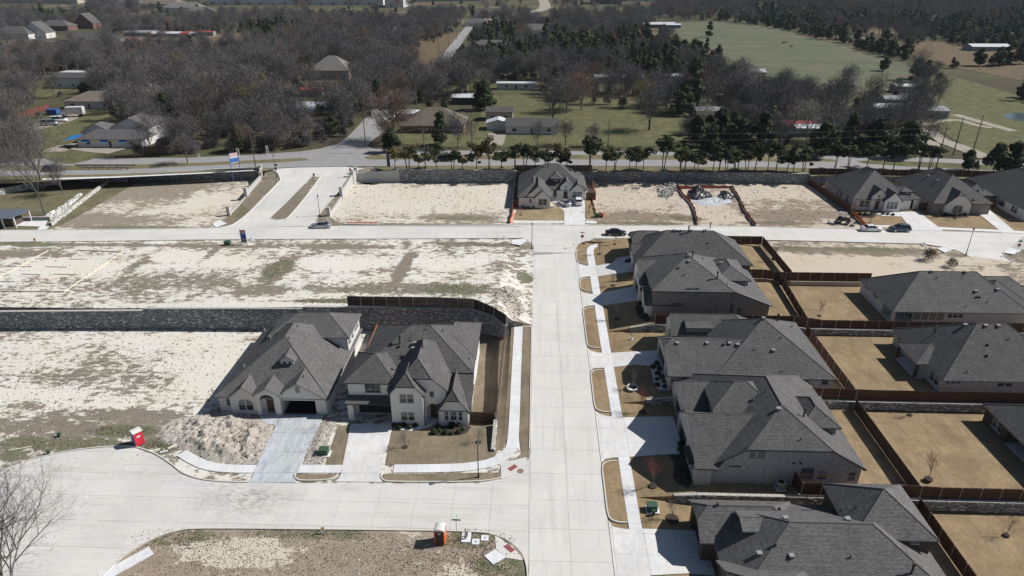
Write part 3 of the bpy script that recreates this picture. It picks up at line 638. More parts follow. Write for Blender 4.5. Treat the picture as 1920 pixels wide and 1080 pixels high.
# side roads and drives
def lane(name, px, w, mat, h=FARZ, dz=.1, n=5):
    pts = curve([at(a, b, h).xy for a, b in px], n); L = []; Rr = []
    for i, p in enumerate(pts):
        d = (pts[min(i + 1, len(pts) - 1)] - pts[max(i - 1, 0)]).normalized(); nn = Vector((-d.y, d.x)) * w / 2
        L.append(tuple(p + nn)); Rr.append(tuple(p - nn))
    hh = h if callable(h) else (lambda x, y: h)
    mb = MB()
    for i in range(len(pts) - 1):
        mb.face([(*Rr[i], hh(*Rr[i]) + dz), (*Rr[i + 1], hh(*Rr[i + 1]) + dz), (*L[i + 1], hh(*L[i + 1]) + dz), (*L[i], hh(*L[i]) + dz)])
    return tag(mb.build(name, M[mat]), kind='structure')
lane('road', [(640, 288), (668, 262), (700, 226), (740, 180), (790, 140), (832, 112), (868, 66), (888, 40)], 7.5, 'asphalt', dz=.12)
lane('road', [(905, 38), (960, 28), (1010, 20), (1022, 12), (1018, 0), (1012, -10)], 16, 'path')
lane('driveway', [(1738, 290), (1745, 270), (1720, 250), (1700, 235)], 5, 'path'); lane('driveway', [(1850, 297), (1800, 276), (1760, 262), (1738, 245)], 6, 'path')
lane('driveway', [(925, 272), (930, 262), (932, 250)], 6, 'path')
lane('driveway', [(100, 285), (130, 274), (180, 280), (220, 284)], 7, 'path'); lane('driveway', [(-40, 262), (30, 250), (80, 236), (120, 225), (140, 210)], 8, 'path')
lane('driveway', [(720, 228), (735, 222), (752, 218)], 7, 'walk')
lane('path', [(1790, 215), (1850, 232), (1900, 246)], 4, 'path'); lane('path', [(1730, 235), (1790, 225), (1830, 235), (1860, 240)], 3, 'path')
for px in ([(250, 72), (330, 72), (420, 68)], [(80, 78), (150, 76), (200, 68)], [(0, 150), (70, 145), (130, 142)], [(560, 72), (620, 78), (690, 76)]): lane('path', px, 5, 'path', dz=.2)

# the creek hollow at the far left and the ground west of the lots
M['hollow'] = lawn('hollow_grass', (.15, .125, .085), (.17, .165, .09), .6)
patch('ground', [(-112.5, 150), (-112, 188.8), (-300, 188.8), (-300, 136), tuple(mid_hi[0]), tuple(mid_hi[1]), tuple(mid_hi[2])], hN, M['hollow'], 6, -.05)

# --- right-hand lots
RX1 = 130
dr = [(60, 130, 30, 12, 'p', .3), (66, 141, 30, 1.6, 'g', .16), (70, 139, 30, 2.5, 'b', .3), (84, 128, 5, 3, 'b', .3)]
M['dirt_right'] = dirt('caliche_right_lot', pale=(.54, .475, .39), amt=.46, gamt=.1, splats=dr)
for i, (y0, y1, pa, pb) in enumerate(PADS):
    f = (lambda i: lambda x, y: hR(x, y, i))(i)
    y0 = max(y0, -30)
    if i < 4:
        patch('ground', [(9.2, y0), (RX1, y0), (RX1, y1), (9.2, y1)], f, M['lawn'], 3.6, -.05, ox=13.2, skirt=1.7)
    else:
        patch('ground', [(9.2, y0), (50.6, y0), (50.6, 142.6), tuple(lowR[2]), tuple(lowR[1])] + [tuple(p) for p in reversed(cornE[1:])] + [(9.2, 132)], f, M['lawn'], 3.6, -.05, ox=13.2, skirt=1.7)
patch('ground', [(50.6, 123.3), (RX1, 123.3)] + [tuple(p) for p in reversed(ne_w[:5]) if p.y > 123.3] + [tuple(lowR[3]), tuple(lowR[2]), (50.6, 142.6)], lambda x, y: min(2.75, 2.6 + .1 * sstep(123, 142, y)) - .02, M['dirt_right'], 4, -.03, skirt=1)
patch('ground', [tuple(p) for p in ne_e] + [(220, 98), (220, 148)], lambda x, y: min(2.8, hS(x, y) + .25), M['verge'], 5, -.03)
# lawns and dirt east along the north side
patch('ground', [(79, 152), tuple(mid_hi2[5]), tuple(mid_hi2[6]), tuple(mid_hi2[7]), (230, 187.6), (79, 187.6)], hN, M['lawn'], 5, -.03)

# ================================================================== PAVEMENTS, KERBS, DRIVES
def strip_poly(pts, w):
    pts = [Vector(p) for p in pts]; L = []; Rr = []
    for i, p in enumerate(pts):
        d = (pts[min(i + 1, len(pts) - 1)] - pts[max(i - 1, 0)]).normalized(); nn = Vector((-d.y, d.x)) * w / 2
        L.append(p + nn); Rr.append(p - nn)
    return L, Rr
def walkway(pts, w, h, mat='walk', seg=1.52, dz=.05, name='pavement'):
    """a footpath of separate slabs"""
    pts = [Vector(p) for p in pts]; Ls = [0]
    for a, b in zip(pts[:-1], pts[1:]): Ls.append(Ls[-1] + (b - a).length)
    def P(s):
        for i in range(len(pts) - 1):
            if s <= Ls[i + 1] or i == len(pts) - 2:
                t = (s - Ls[i]) / max(1e-6, Ls[i + 1] - Ls[i]); return pts[i].lerp(pts[i + 1], t)
    n = max(1, round(Ls[-1] / seg)); cuts = [P(Ls[-1] * k / n) for k in range(n + 1)]
    L, Rr = strip_poly(cuts, w)
    base = MB()
    for i in range(n):
        q = [Rr[i], Rr[i + 1], L[i + 1], L[i]]; base.face([(a.x, a.y, h(a.x, a.y) + dz - .012) for a in q])
    root = tag(base.build(name, M['joint']), kind='structure')
    for i in range(n):
        mb = MB(); a = .012 / seg
        q = [Rr[i].lerp(Rr[i + 1], a), Rr[i].lerp(Rr[i + 1], 1 - a), L[i].lerp(L[i + 1], 1 - a), L[i].lerp(L[i + 1], a)]
        q = [(v.x, v.y, h(v.x, v.y) + dz) for v in q]; mb.face(q)
        for k in range(4):
            c, d = q[k], q[(k + 1) % 4]; mb.face([(c[0], c[1], c[2] - .09), (d[0], d[1], d[2] - .09), d, c])
        mb.build('slab', M[mat], root)
    return root
def drive(poly, h, mat='drive', cx=3.0, cy=4.0, dz=.055, ox=0, oy=0, name='driveway'):
    root = patch(name, poly, h, M['joint'], 3.6 if h is hRp else 2, dz - .03, ox=13.2 if h is hRp else 0)
    slabs(root, poly, h, cx, cy, M[mat], ox, oy, .014, 0, .07, dz=dz); return root
hRp = lambda x, y: hR(x, y) if x > 13.2 else hS(x, y)
# right pavement and the verges between its kerb cuts
walkway([(12.35, y) for y in (20, 60, 100, 136)] + [tuple(p) for p in curve([(12.35, 137), (12.9, 140.6), (15.5, 142.0), (19.5, 142.2), (22, 142.2)], 3)[1:]], 1.5, hS)
drives_y = [(127.0, 131.2), (114.6, 119.2), (95.4, 101.0), (71.9, 81.2), (52.6, 60.0)]
# drives of the right-hand row (pixel-measured outlines)
def drpoly(px, h=hRp): return [tuple(p) for p in ats(px, h)]
D1 = [(9.3, 124.6), (9.7, 125.3), (11.0, 125.9), (20.6, 126.4), (20.6, 134.5), (17.6, 133.6), (16.5, 131.4), (11.0, 131.0), (9.8, 131.8), (9.3, 132.6)]
D2 = [(9.3, 112.6), (9.8, 113.4), (11.2, 113.8), (20.4, 114.4), (20.4, 120.4), (15.5, 119.4), (11.0, 118.3), (9.8, 119.0), (9.3, 119.8)]
D3 = [(9.3, 92.3), (9.8, 93.0), (11.2, 93.2), (16.6, 93.9), (20.8, 92.6), (23.2, 92.6), (23.2, 98.0), (11.0, 97.6), (9.8, 98.2), (9.3, 99.0)]
D4 = [(9.3, 71.2), (9.9, 71.9), (11.2, 72.2), (16.8, 72.8), (20.4, 72.9), (20.4, 81.2), (13.2, 80.7), (11.0, 80.9), (9.9, 81.4), (9.3, 82.2)]
D5 = [(9.3, 52.3), (9.8, 53.0), (11.2, 53.4), (17.3, 54.2), (20.2, 54.2), (20.2, 60.6), (11.2, 60.0), (9.8, 60.3), (9.3, 61.2)]
for D in (D1, D2, D3, D4, D5): drive(D, hRp, cx=3.6, cy=3.0, ox=13.2 - 3.6 * 6, oy=D[2][1])
def verge_kerb(y0, y1):
    pts = [(11.45, y0 + .1)] + [tuple(p) for p in curve([(10.6, y0 + .1), (9.7, y0 + .5), (9.35, y0 + 1.6), (9.33, (y0 + y1) / 2), (9.35, y1 - 1.6), (9.7, y1 - .5), (10.6, y1 - .1)], 4)] + [(11.45, y1 - .1)]
    patch('verge', [(11.6, y0 + .1)] + [p for p in pts[1:-1]] + [(11.6, y1 - .1)], hS, M['lawn'], 2.5, .03)
    kerb([Vector(p) for p in pts[:]], hS)
verge_kerb(131.9, 139.2); verge_kerb(119.6, 124.9); verge_kerb(99.0, 112.9); verge_kerb(81.8, 92.7); verge_kerb(60.9, 71.6); verge_kerb(42.0, 52.6)
k = curve([(12.2, 143.3), (13.2, 144.2), (15.0, 144.5), (22, 144.4)], 4)
patch('verge', [tuple(p) for p in k] + [(22, 143.0), (13.6, 142.9)], hMid, M['lawn'], 2, .0); kerb(k, lambda x, y: 2.76)
# left: pavement beside the main street, round the corner and along the cul-de-sac
wl_ = curve([(-2.35, 105.6), (-2.35, 90), (-2.35, 76), (-2.9, 72.9), (-4.6, 71.0), (-7.0, 70.1), (-10, 69.6), (-17.6, 69.2)], 5)
walkway(wl_, 1.5, hS)
ramp_poly = [tuple(p) for p in ats([(938, 862), (958, 864), (986, 857), (990, 867), (968, 888), (940, 899), (939, 873), (928, 866)], hS)]
drive(ramp_poly, hS, 'street', 6, 6, .02, name='kerb_ramp')
def flat_px(name, px, h, mat, dz, z1=.01):
    mb = MB(); pts = [at(a, b, h) for a, b in px]; mb.face([(p.x, p.y, p.z + dz + z1) for p in pts][::-1]); o = mb.build(name, M[mat]); return o
def tact(px, h=hS, dz=.035):
    return tag(flat_px('tactile_paving', px, h, 'red_brick_pad', dz), kind='structure')
tact([(964.6, 870.6), (971, 875.5), (958, 884), (951.6, 879)]); tact([(943.5, 1025), (952, 1019.8), (965.5, 1032), (958, 1037)])
tact([(1092.5, 455), (1096, 452.8), (1103, 452.3), (1099, 455)], hMid, .09)
ramp2 = [tuple(p) for p in ats([(928, 1005), (935, 1008), (955, 1022), (975, 1040), (981, 1051), (949, 1046), (930, 1029)], hS)]
drive(ramp2, hS, 'street', 6, 6, .03, name='kerb_ramp')
drive([tuple(p) for p in ats([(908, 1043), (929, 1030), (948, 1046), (925, 1059)], hS)], hS, 'walk', 6, 6, .07, name='pavement')
mb = MB(); c = at(976, 883, hS); mb.prism([(c.x + .42 * math.cos(a * .3927), c.y + .42 * math.sin(a * .3927)) for a in range(16)], c.z - .02, c.z + .045)
tag(mb.build('manhole_cover', M['manhole']), 'round rusty manhole cover in its square of concrete by the corner kerb ramp', 'manhole cover')
k1 = curve(ats([(-60, 906), (0, 884), (60, 862), (130, 846), (200, 838), (250, 838), (288, 850), (318, 868), (345, 888), (385, 900), (440, 904), (468, 904)], hS), 4); kerb(k1, hS)
kerb(cul_bot, hS); kerb(cor_s[:8], hS)
kerb(curve([(-.06, 105.8), (-.06, 90), (-.06, 78), (-.1, 73.5)], 3), hS)
# verge strips of the left side
def vstrip(px, mat='lawn', h=hS, kerb_=True, dz=.03, sm=5):
    pts = curve(ats(px, h), sm); patch('verge', [tuple(p) for p in pts], h, M[mat], 2.0, dz)
    if kerb_: kerb(pts, h)
patch('verge', [(-1.55, 105.8), (-.14, 105.8), (-.14, 74.5)] + [tuple(p) for p in ats([(993, 856), (988, 857), (962, 863), (978, 850)], hS)] + [(-1.55, 76.5)], hS, M['lawn_left'], 2.0, .03)
vp = ats([(719, 889), (935, 886), (938, 878), (938, 896), (900, 902), (800, 903.5), (735, 903), (722, 901), (715, 894)], hS)
patch('verge', [tuple(p) for p in vp], hS, M['lawn_left'], 2, .03); kerb(curve(ats([(716, 887), (714.5, 893), (718, 899.5), (732, 903), (800, 904), (900, 902.5), (939, 896)], hS), 4), hS)
vp = ats([(556, 889), (633, 889), (627, 894), (612, 899.5), (575, 901), (558, 898), (553, 893)], hS)
patch('verge', [tuple(p) for p in vp[:2]] + [tuple(p) for p in vp[2:]], hS, M['lawn_left'], 2, .03); kerb(curve(ats([(553, 888), (553, 894), (560, 900), (580, 901.5), (612, 900), (627, 895), (634, 889)], hS), 4), hS)
# front yard of the white two-storey house
patch('lawn', [tuple(p) for p in ats([(723, 872), (735, 806), (760, 806), (782, 802), (800, 795), (882, 795), (938, 795), (934, 845), (924, 863), (890, 871)], lambda x, y: hL(x, y))], hL, M['lawn_left'], 2, .02)
patch('lawn', [tuple(p) for p in ats([(610, 872), (634, 800), (654, 796), (648, 872)], hL)], hL, M['lawn_left'], 2, .02)
patch('lawn', [(-8.6, 105.3), (-8.6, 78.9), (-4.9, 78.9), (-4.9, 80), (-4.0, 104.9)], hL, M['lawn_left'], 2, .015)
patch('lawn', [(-25.6, 105.3), (-25.6, 97.5), (-8.6, 97.5), (-8.6, 105.3)], hL, M['lawn_left'], 3, .015)
patch('lawn', [(-3.15, 105.5), (-4.9, 105), (-4.9, 79), (-5.0, 72.6), (-3.4, 74.2), (-3.15, 76)], hL, M['lawn_left'], 1.2, .02)
drive([tuple(p) for p in ats([(640, 887), (658, 795), (738, 795), (712, 887)], hL)], hL, 'drive', 3.1, 4, .06)
drive([tuple(p) for p in ats([(628, 903), (636, 897), (640, 887), (714, 887), (713, 897), (718, 904)], hS)], hS, 'drive', 3.1, 4, .03)
drive([tuple(p) for p in ats([(738, 806), (738, 798), (800, 798), (812, 789), (822, 789), (808, 800), (782, 807), (770, 808)], hL)], hL, 'walk', 5, 5, .065, name='front_path')
drive([tuple(p) for p in ats([(475, 886), (528, 778), (608, 778), (558, 886)], hL)], hL, 'drive_dirty', 3.4, 4, .06)
drive([tuple(p) for p in ats([(462, 905), (472, 897), (476, 886), (557, 886), (553, 896), (556, 905)], hS)], hS, 'drive_dirty', 3.4, 4, .03)
drive([tuple(p) for p in ats([(486, 781), (526, 781), (516, 797), (500, 795), (489, 789)], hL)], hL, 'drive_dirty', 5, 5, .065, name='front_path')
wl2 = curve(ats([(341, 849), (362, 862), (388, 873), (425, 878.5), (478, 879.5)], hS), 5); walkway(wl2, 1.45, hS)
walkway(ats([(480, 879.5), (557, 879.5)], hS), 1.45, hS, 'drive_dirty'); walkway(ats([(557, 879.5), (641, 879.5)], hS), 1.45, hS)
walkway(ats([(188, 1085), (238, 1057), (284, 1032)], hS), 1.45, hS)
# north side: drives and paths
drive([tuple(p) for p in ats([(1031, 373), (1096, 370), (1097, 421), (1106, 423), (1050, 423), (1058, 420), (1058, 396)], lambda x, y: hN(x, y))], hN, 'drive', 3.2, 4, .06)
patch('lawn', [tuple(p) for p in ats([(962, 413), (970, 390), (1058, 388), (1057, 413)], hN)], hN, M['lawn_far'], 3, .03)
patch('lawn', [tuple(p) for p in ats([(1097, 372), (1110, 372), (1118, 411), (1098, 411)], hN)], hN, M['lawn'], 3, .03)
patch('lawn', [tuple(p) for p in ats([(962, 350), (975, 350), (975, 388), (965, 388)], hN)], hN, M['lawn'], 3, .03)
walkway(ats([(962, 416), (1057, 416.5)], hN), 1.5, hN); walkway(ats([(1098, 416.5), (1119, 417)], hN), 1.5, hN)
walkway(ats([(1616, 423.5), (1735, 427), (1868, 433), (1960, 438)], hN), 1.5, hN)
drive([tuple(p) for p in ats([(1683, 398), (1722, 397), (1772, 436), (1764, 437), (1712, 434)], hN)], hN, 'drive', 3.2, 4, .07)
drive([tuple(p) for p in ats([(1813, 387), (1846, 386), (1908, 438), (1880, 437.5), (1845, 409)], hN)], hN, 'drive', 3.2, 4, .07)
drive([tuple(p) for p in ats([(1640, 399), (1682, 398), (1690, 406), (1655, 405)], hN)], hN, 'walk', 3.2, 4, .05, name='front_path')
drive([tuple(p) for p in ats([(210, 415), (1, 423), (27, 407.5), (93, 407.5), (85, 422), (82, 424), (96, 421), (86, 431), (70, 431), (75, 425)][1:], hN)], hN, 'walk', 4, 4, .05, name='paved_pad')
for px in ([(985, 447), (960, 450), (958, 457), (975, 460), (988, 452)], [(405, 426), (425, 419), (412, 412), (398, 420)], [(1770, 462), (1757, 466), (1772, 474), (1790, 466)], [(1883, 474), (1893, 464), (1915, 470), (1900, 477)]):
    drive([tuple(p) for p in ats(px, 2.78)], lambda x, y: 2.78, 'walk', 9, 9, .04, name='kerb_ramp')
kerb([p for p in mid_lo], lambda x, y: 2.74); kerb(mid_hi, lambda x, y: 2.74); kerb(mid_hi2, lambda x, y: 2.74)
kerb(entry_w, hE); kerb(entry_e, hE); kerb(lowR, lambda x, y: 2.74); kerb(ne_e, cross_h); kerb(ne_w, cross_h)

# ================================================================== RETAINING WALLS
def rwall(label, pts, zb, zt, face='S', w=.5, mat='stone', sw=.32, sh=.16, cap='cap', group=None, zb1=None):
    """pts: ground line; zb/zt: lists of base and top heights at each point. Stones on the -normal ('S') side or both"""
    p0 = pts[0]; root = thing('retaining_wall', label, 'stone wall', (p0[0], p0[1], zb[0]), group)
    core = MB(); st = MB(); cp_ = MB(); rnd = random.Random(len(label))
    for i in range(len(pts) - 1):
        a, b = Vector(pts[i]), Vector(pts[i + 1]); d = b - a; L = d.length; d /= L; n = Vector((d.y, -d.x))
        core.obox(a, b, w, zb[i] - .4, zt[i] - .02, zb[i + 1] - .4, zt[i + 1] - .02)
        for side in ((1,) if face == 'S' else (1, -1)):
            nn = n * side; row = 0
            hmax = max(zt[i] - zb[i], zt[i + 1] - zb[i + 1]); z = 0
            while z < hmax:
                hh = sh * rnd.uniform(.8, 1.25); s = -rnd.random() * sw
                while s < L:
                    l = sw * rnd.uniform(.6, 1.6); s0, s1 = max(0, s), min(L, s + l); s += l
                    if s1 - s0 < .05: continue
                    m = (s0 + s1) / 2 / L; B_ = lerp(zb[i], zb[i + 1], m); T_ = lerp(zt[i], zt[i + 1], m)
                    z0 = B_ - .05 + z; z1 = min(T_ - .01, z0 + hh - .02)
                    if z1 - z0 < .03: continue
                    o = w / 2 + rnd.uniform(.03, .13); g = .015
                    A = a + d * (s0 + g) + nn * o; Bq = a + d * (s1 - g) + nn * o; A2 = a + d * (s0 + g) + nn * (w / 2 - .02); B2 = a + d * (s1 - g) + nn * (w / 2 - .02)
                    j = lambda: rnd.uniform(-.02, .02)
                    q = [(A.x, A.y, z0), (Bq.x, Bq.y, z0 + j()), (Bq.x + j(), Bq.y, z1), (A.x, A.y + j(), z1 + j())]
                    base = len(st.v); st.v += q + [(A2.x, A2.y, z0), (B2.x, B2.y, z0), (B2.x, B2.y, z1), (A2.x, A2.y, z1)]
                    F = [(0, 1, 2, 3), (3, 2, 6, 7), (0, 3, 7, 4), (1, 5, 6, 2)]
                    for f in F: st.f.append(tuple(base + k for k in (f if side == 1 else f[::-1]))); st.uv += [(0, 0)] * 4; st.mi.append(0)
                z += hh
        if cap:
            s = 0
            while s < L:
                l = min(rnd.uniform(.5, .9), L - s); a0 = a + d * (s + .01); b0 = a + d * (s + l - .01); t0 = lerp(zt[i], zt[i + 1], s / L); t1 = lerp(zt[i], zt[i + 1], (s + l) / L)
                cp_.obox(a0, b0, w + .1, t0 - .01, t0 + .07 + rnd.uniform(0, .03), t1 - .01, t1 + .08); s += l
    core.build('core', M['stone_core'], root); tag(st.build('stone_face', M[mat], root), kind='stuff')
    if cap: tag(cp_.build('coping', M[cap], root), kind='stuff')
    return root
# the long wall behind the lower lots
pB = lambda px, py, z: at(px, py, z)
rwall('long dark stone retaining wall under the upper lots, left of the white houses', [(-132, 103.0), (-93, 104.2), (-68.4, 105.2)], [0, 0, 0], [3.4, 3.45, 3.55])
rwall('tall dark stone retaining wall rising behind the grey-roofed house', [(-68.4, 105.25), (-50, 105.6), (-40, 105.8)], [0, 0, 0], [3.95, 4.1, 4.1])
WE = at(955, 619, .4)
rwall('dark stone retaining wall curving round the fenced yard beside the street', [(-40, 105.85), (-18.5, 105.9), (-10.5, 105.75), (-6.8, 104.6), (-4.35, 102.6)], [0, 0, .05, .2, .5], [4.45, 4.55, 4.5, 3.9, 3.1])
# along the highway
rwall('grey stone wall behind the empty corner lot west of the entrance', [(-119, 187.2), (-98, 187.4), (-79, 188.6)], [2.9] * 3, [5.7, 5.8, 6.5], w=.6)
rwall('grey stone wall at the back of the lots between entrance and lone white house', [(-38, 186.9), (-20, 186.9), (-4.9, 187.6)], [2.9] * 3, [6.7, 6.7, 6.5], w=.6)
rwall('short stone wall piece behind the lone white house', [(-4.9, 188.6), (14.5, 189.4)], [3.1] * 2, [5.9, 5.8], w=.6)
rwall('long grey stone wall behind the dirt lots east of the lone house', [(14.5, 189.9), (45, 190.0), (77, 188.9)], [3.0] * 3, [5.75, 5.75, 6.0], w=.6)
rwall('grey stone wall under the brown fence behind the northeast houses', [(77, 188.4), (110, 187.7), (150, 186.5)], [3.0] * 3, [5.6] * 3, w=.6)
rwall('stone wall below the highway at the far left', [(-170, 190.0), (-134, 190.6)], [3.0] * 2, [6.0] * 2, w=.6)
rwall('stone headwall tapering above the creek hollow', [(-133, 184.6), (-124, 184.8), (-115.0, 184.6)], [3.8, 3.0, 3.0], [5.6, 5.7, 5.7], w=.6)
rwall('pale stone wall stepping down beside the creek hollow', [(-147, 168.0), (-140, 175.5), (-133.5, 182.5)], [2.9] * 3, [4.4, 4.6, 5.2], w=.5, mat='stone_white', face='B')
rwall('pale low stone wall edging the west side of the corner lot', [tuple(at(95, 424, hN).xy), tuple(at(205, 340, hN).xy)], [2.8, 2.9], [3.5, 3.7], w=.4, mat='stone_white', face='B')
rwall('low wall behind the paved pad by the pavilion', [tuple(at(25, 414, hN).xy), tuple(at(94, 413, hN).xy)], [2.8, 2.8], [3.6, 3.6], w=.35)
# rows between the right-hand lots
def lot_wall(label, y, x0, x1, lo, hi, face='S'):
    xs = [x0, 20.4, 30, 45, x1] if x0 < 20 else [x0, x1]
    xs = [x for x in xs if x0 <= x <= x1]
    zb = [hR(x, y - .1, lo) for x in xs]; zt = [hR(x, y + .1, hi) + .06 for x in xs]
    rwall(label, [(x, y) for x in xs], zb, zt, w=.34, sh=.18, sw=.36)
lot_wall('rubble stone wall between the two nearest right-hand yards', 65.25, 17.6, 47.2, 0, 1)
lot_wall('stone wall below the fence of the back yard at the lower right edge', 65.28, 47.2, 100, 0, 1)
lot_wall('stone wall between the washed-brick house and the white-gravel garden', 84.25, 17.0, 47.2, 1, 2)
lot_wall('stone wall below the dark fence of the far right middle yards', 84.28, 47.2, 105, 1, 2)
lot_wall('stone wall beside the round planter, below the grey brick house fence', 104.55, 17.0, 47.2, 2, 3)
lot_wall('stone wall below the fence between the two far right house yards', 104.58, 47.2, 108, 2, 3)
rwall('stub of white stone wall at the corner of the fenced side yard', [(-5.0, 72.9), (-4.95, 78.6)], [-.1, 0], [.35, 1.0], w=.35, mat='stone_white', face='B', cap='cap')
# entrance screen walls
def screen(label, pts, tops, pill, side):
    root = thing('entrance_wall', label, 'entrance wall', (*pts[0], hN(*pts[0])))
    for i in range(len(pts) - 1):
        mb = MB(); mb.obox(pts[i], pts[i + 1], .35, hN(*pts[i]) - .3, tops[i][0], hN(*pts[i + 1]) - .3, tops[i][1]); mb.build('wall_panel', M['entry_stone'], root)
        mb = MB(); mb.obox(pts[i], pts[i + 1], .46, tops[i][0], tops[i][0] + .1, tops[i][1], tops[i][1] + .1); mb.build('coping', M['cap'], root)
    for i in pill:
        x, y = pts[i[0]]; zt = i[1]; mb = MB(); mb.box(x - .4, y - .4, hN(x, y) - .2, x + .4, y + .4, zt); mb.build('pillar', M['entry_stone'], root)
        mb = MB(); mb.box(x - .5, y - .5, zt, x + .5, y + .5, zt + .14); mb.build('pillar_cap', M['cap'], root)
wi = [tuple(p) for p in wall_in]; we_ = [tuple(p) for p in E_wall]
screen('white stone entrance wall with pillars west of the entry road', wi[:3] + [(-78.2, 188.4)], [(3.4, 3.8), (5.1, 6.0), (6.1, 6.5)], [(0, 5.0), (1, 6.1), (2, 6.9), (3, 7.1)], 1)
screen('white stone entrance wall with pillars east of the entry road', we_ + [(-38.4, 187.2)], [(3.3, 3.7), (4.9, 5.8), (6.0, 6.5), (5.4, 6.5)], [(0, 5.0), (1, 6.1), (2, 6.9), (3, 7.1), (4, 7.0)], 1)

# ================================================================== FENCES
FM = {}
def fence(label, pts, h, mat='fence', H=1.93, posts=1, group='wooden yard fences', bay=2.44, step=False):
    """pts polyline; h ground height function; posts: +1 / -1 side the steel posts show on"""
    root = thing('wooden_fence', label, 'fence', (pts[0][0], pts[0][1], h(*pts[0])), group)
    for a, b in zip(pts[:-1], pts[1:]):
        a, b = Vector(a), Vector(b); L = (b - a).length; n = max(1, round(L / bay)); d = (b - a) / L; nn = Vector((d.y, -d.x)) * posts; ang = math.atan2(d.y, d.x); l = L / n
        for i in range(n + 1):
            p = a + d * l * i
            z = h(p.x, p.y)
            key = ('post', round(H, 2))
            if key not in FM:
                mb = MB(); mb.tube((0, 0, -.1), (0, 0, H + .02), .045, .045, 6); FM[key] = mb.mesh('post', M['galv'])
            o = bpy.data.objects.new('post', FM[key]); COL.objects.link(o); o.parent = root; q = p + nn * .07
            o.location = Vector((q.x, q.y, z)) - Vector(ORG[root.name])
            if i == n: break
            q = p + d * l; z2 = h(q.x, q.y)
            key = ('panel', round(l, 2), round(z2 - z, 2), mat, round(H, 2))
            if key not in FM:
                mb = MB(); dz = z2 - z; k = max(1, int(l / .145)); rr = random.Random(3)
                for j in range(k):
                    x0 = l * j / k + .004; x1 = l * (j + 1) / k - .004; zz = dz * (j + .5) / k; o_ = rr.uniform(-.006, .006)
                    mb.wallq((x0, -.012 + o_), (x1, -.012 + o_), zz + .02, zz + H + o_); mb.wallq((x1, .012 + o_), (x0, .012 + o_), zz + .02, zz + H + o_)
                    mb.face([(x0, -.012, zz + H + o_), (x1, -.012, zz + H + o_), (x1, .012, zz + H + o_), (x0, .012, zz + H + o_)])
                FM[key] = mb.mesh('panel', M[mat])
            o = bpy.data.objects.new('panel', FM[key]); COL.objects.link(o); o.parent = root; o.location = Vector((p.x, p.y, z)) - Vector(ORG[root.name]); o.rotation_euler.z = ang
            key = ('rail', round(l, 2), round(z2 - z, 2), mat, round(H, 2))
            if key not in FM:
                mb = MB(); dz = z2 - z
                for zr in (.3, H * .5, H - .12): mb.obox((0, 0), (l, 0), .045, zr, zr + .085, zr + dz, zr + .085 + dz)
                FM[key] = mb.mesh('rail', M[mat])
            o = bpy.data.objects.new('rail', FM[key]); COL.objects.link(o); o.parent = root; q = p + nn * .04; o.location = Vector((q.x, q.y, z)) - Vector(ORG[root.name]); o.rotation_euler.z = ang
    return root
hRi = lambda i: (lambda x, y: hR(x, y, i) + .05)
g = 'wooden yard fences'
fence('dark brown fence on top of the long retaining wall above the white house', [(-32.3, 106.0), (-18.5, 106.1), (-10.2, 105.9), (-6.6, 104.8), (-4.35, 102.6)], lambda x, y: 4.6 if x < -15 else lerp(4.55, 3.1, sstep(-11, -4.5, x)), 'fence_dark', 1.95)
fence('red brown fence along the pavement beside the white two-storey house', [(-4.55, 102.4), (-4.95, 79.0)], lambda x, y: lerp(0.0, 1.1, sstep(79, 103, y)), 'fence', 1.9, -1)
fence('short red fence closing the side yard of the white two-storey house', [(-8.6, 79.2), (-5.0, 79.0)], lambda x, y: 0, 'fence', 1.9, 1)
fence('orange cedar fence between the two white houses', [(-27.2, 104.8), (-26.9, 92.5)], lambda x, y: 0, 'fence_new', 1.9, -1)
fence('brown fence on the wall between the two nearest right yards, west half', [(33.0, 65.6), (47.2, 65.6)], hRi(1))
fence('brown fence on the wall between the two nearest right yards, east half', [(47.2, 65.62), (90, 65.62)], hRi(1), 'fence')
fence('short fence return at the brick wall by the air conditioner', [(33.0, 65.6), (32.6, 67.6)], hRi(1))
fence('brown fence behind the washed-brick house roof', [(22.5, 84.6), (47.2, 84.6)], hRi(2))
fence('plain brown fence at the far right above the stone wall', [(47.2, 84.62), (100, 84.62)], hRi(2), posts=-1)
fence('brown fence above the stone wall beside the grey brick house', [(21.2, 104.9), (47.2, 104.9)], hRi(3))
fence('brown fence between the two big far right houses', [(47.2, 104.92), (86, 104.92)], hRi(3))
fence('brown fence between the grey brick house and the corner house', [(40.5, 123.6), (47.2, 123.6)], hRi(4)); fence('brown fence south of the bare dirt corner lot', [(47.2, 123.62), (66, 123.62)], lambda x, y: 2.6)
fence('brown fence along the street behind the corner house', [(36.5, 142.3), (50.4, 142.3)], lambda x, y: 2.9)
fence('brown fence between the corner house yard and the bare dirt lot', [(50.5, 142.2), (50.5, 123.7)], lambda x, y: 2.9, posts=-1)
fence('long dividing fence behind the house with white garden stones', [(47.0, 104.3), (47.0, 84.9)], lambda x, y: 1.3, posts=1)
fence('dividing fence between the far yards north of the stone wall', [(48.6, 123.4), (47.2, 105.2)], lambda x, y: 2.2, posts=1)
fence('dark dividing fence behind the washed-brick house', [(47.0, 83.9), (47.0, 65.9)], lambda x, y: .15, 'fence_dark', posts=-1)
fence('dividing fence in the lower right corner of the view', [(47.0, 65.0), (47.0, 40)], lambda x, y: -1.1, posts=1)
fence('long brown fence behind the northeast houses', [(76.8, 189.2), (150, 187.2)], lambda x, y: 5.6)
fence('brown side fence west of the first northeast house', [(76.9, 188.0), (78.8, 164.5)], lambda x, y: 3.0, posts=-1)
fence('short fence at the front of the first northeast house', [(78.8, 164.5), (80.6, 166.5)], lambda x, y: 3.0)
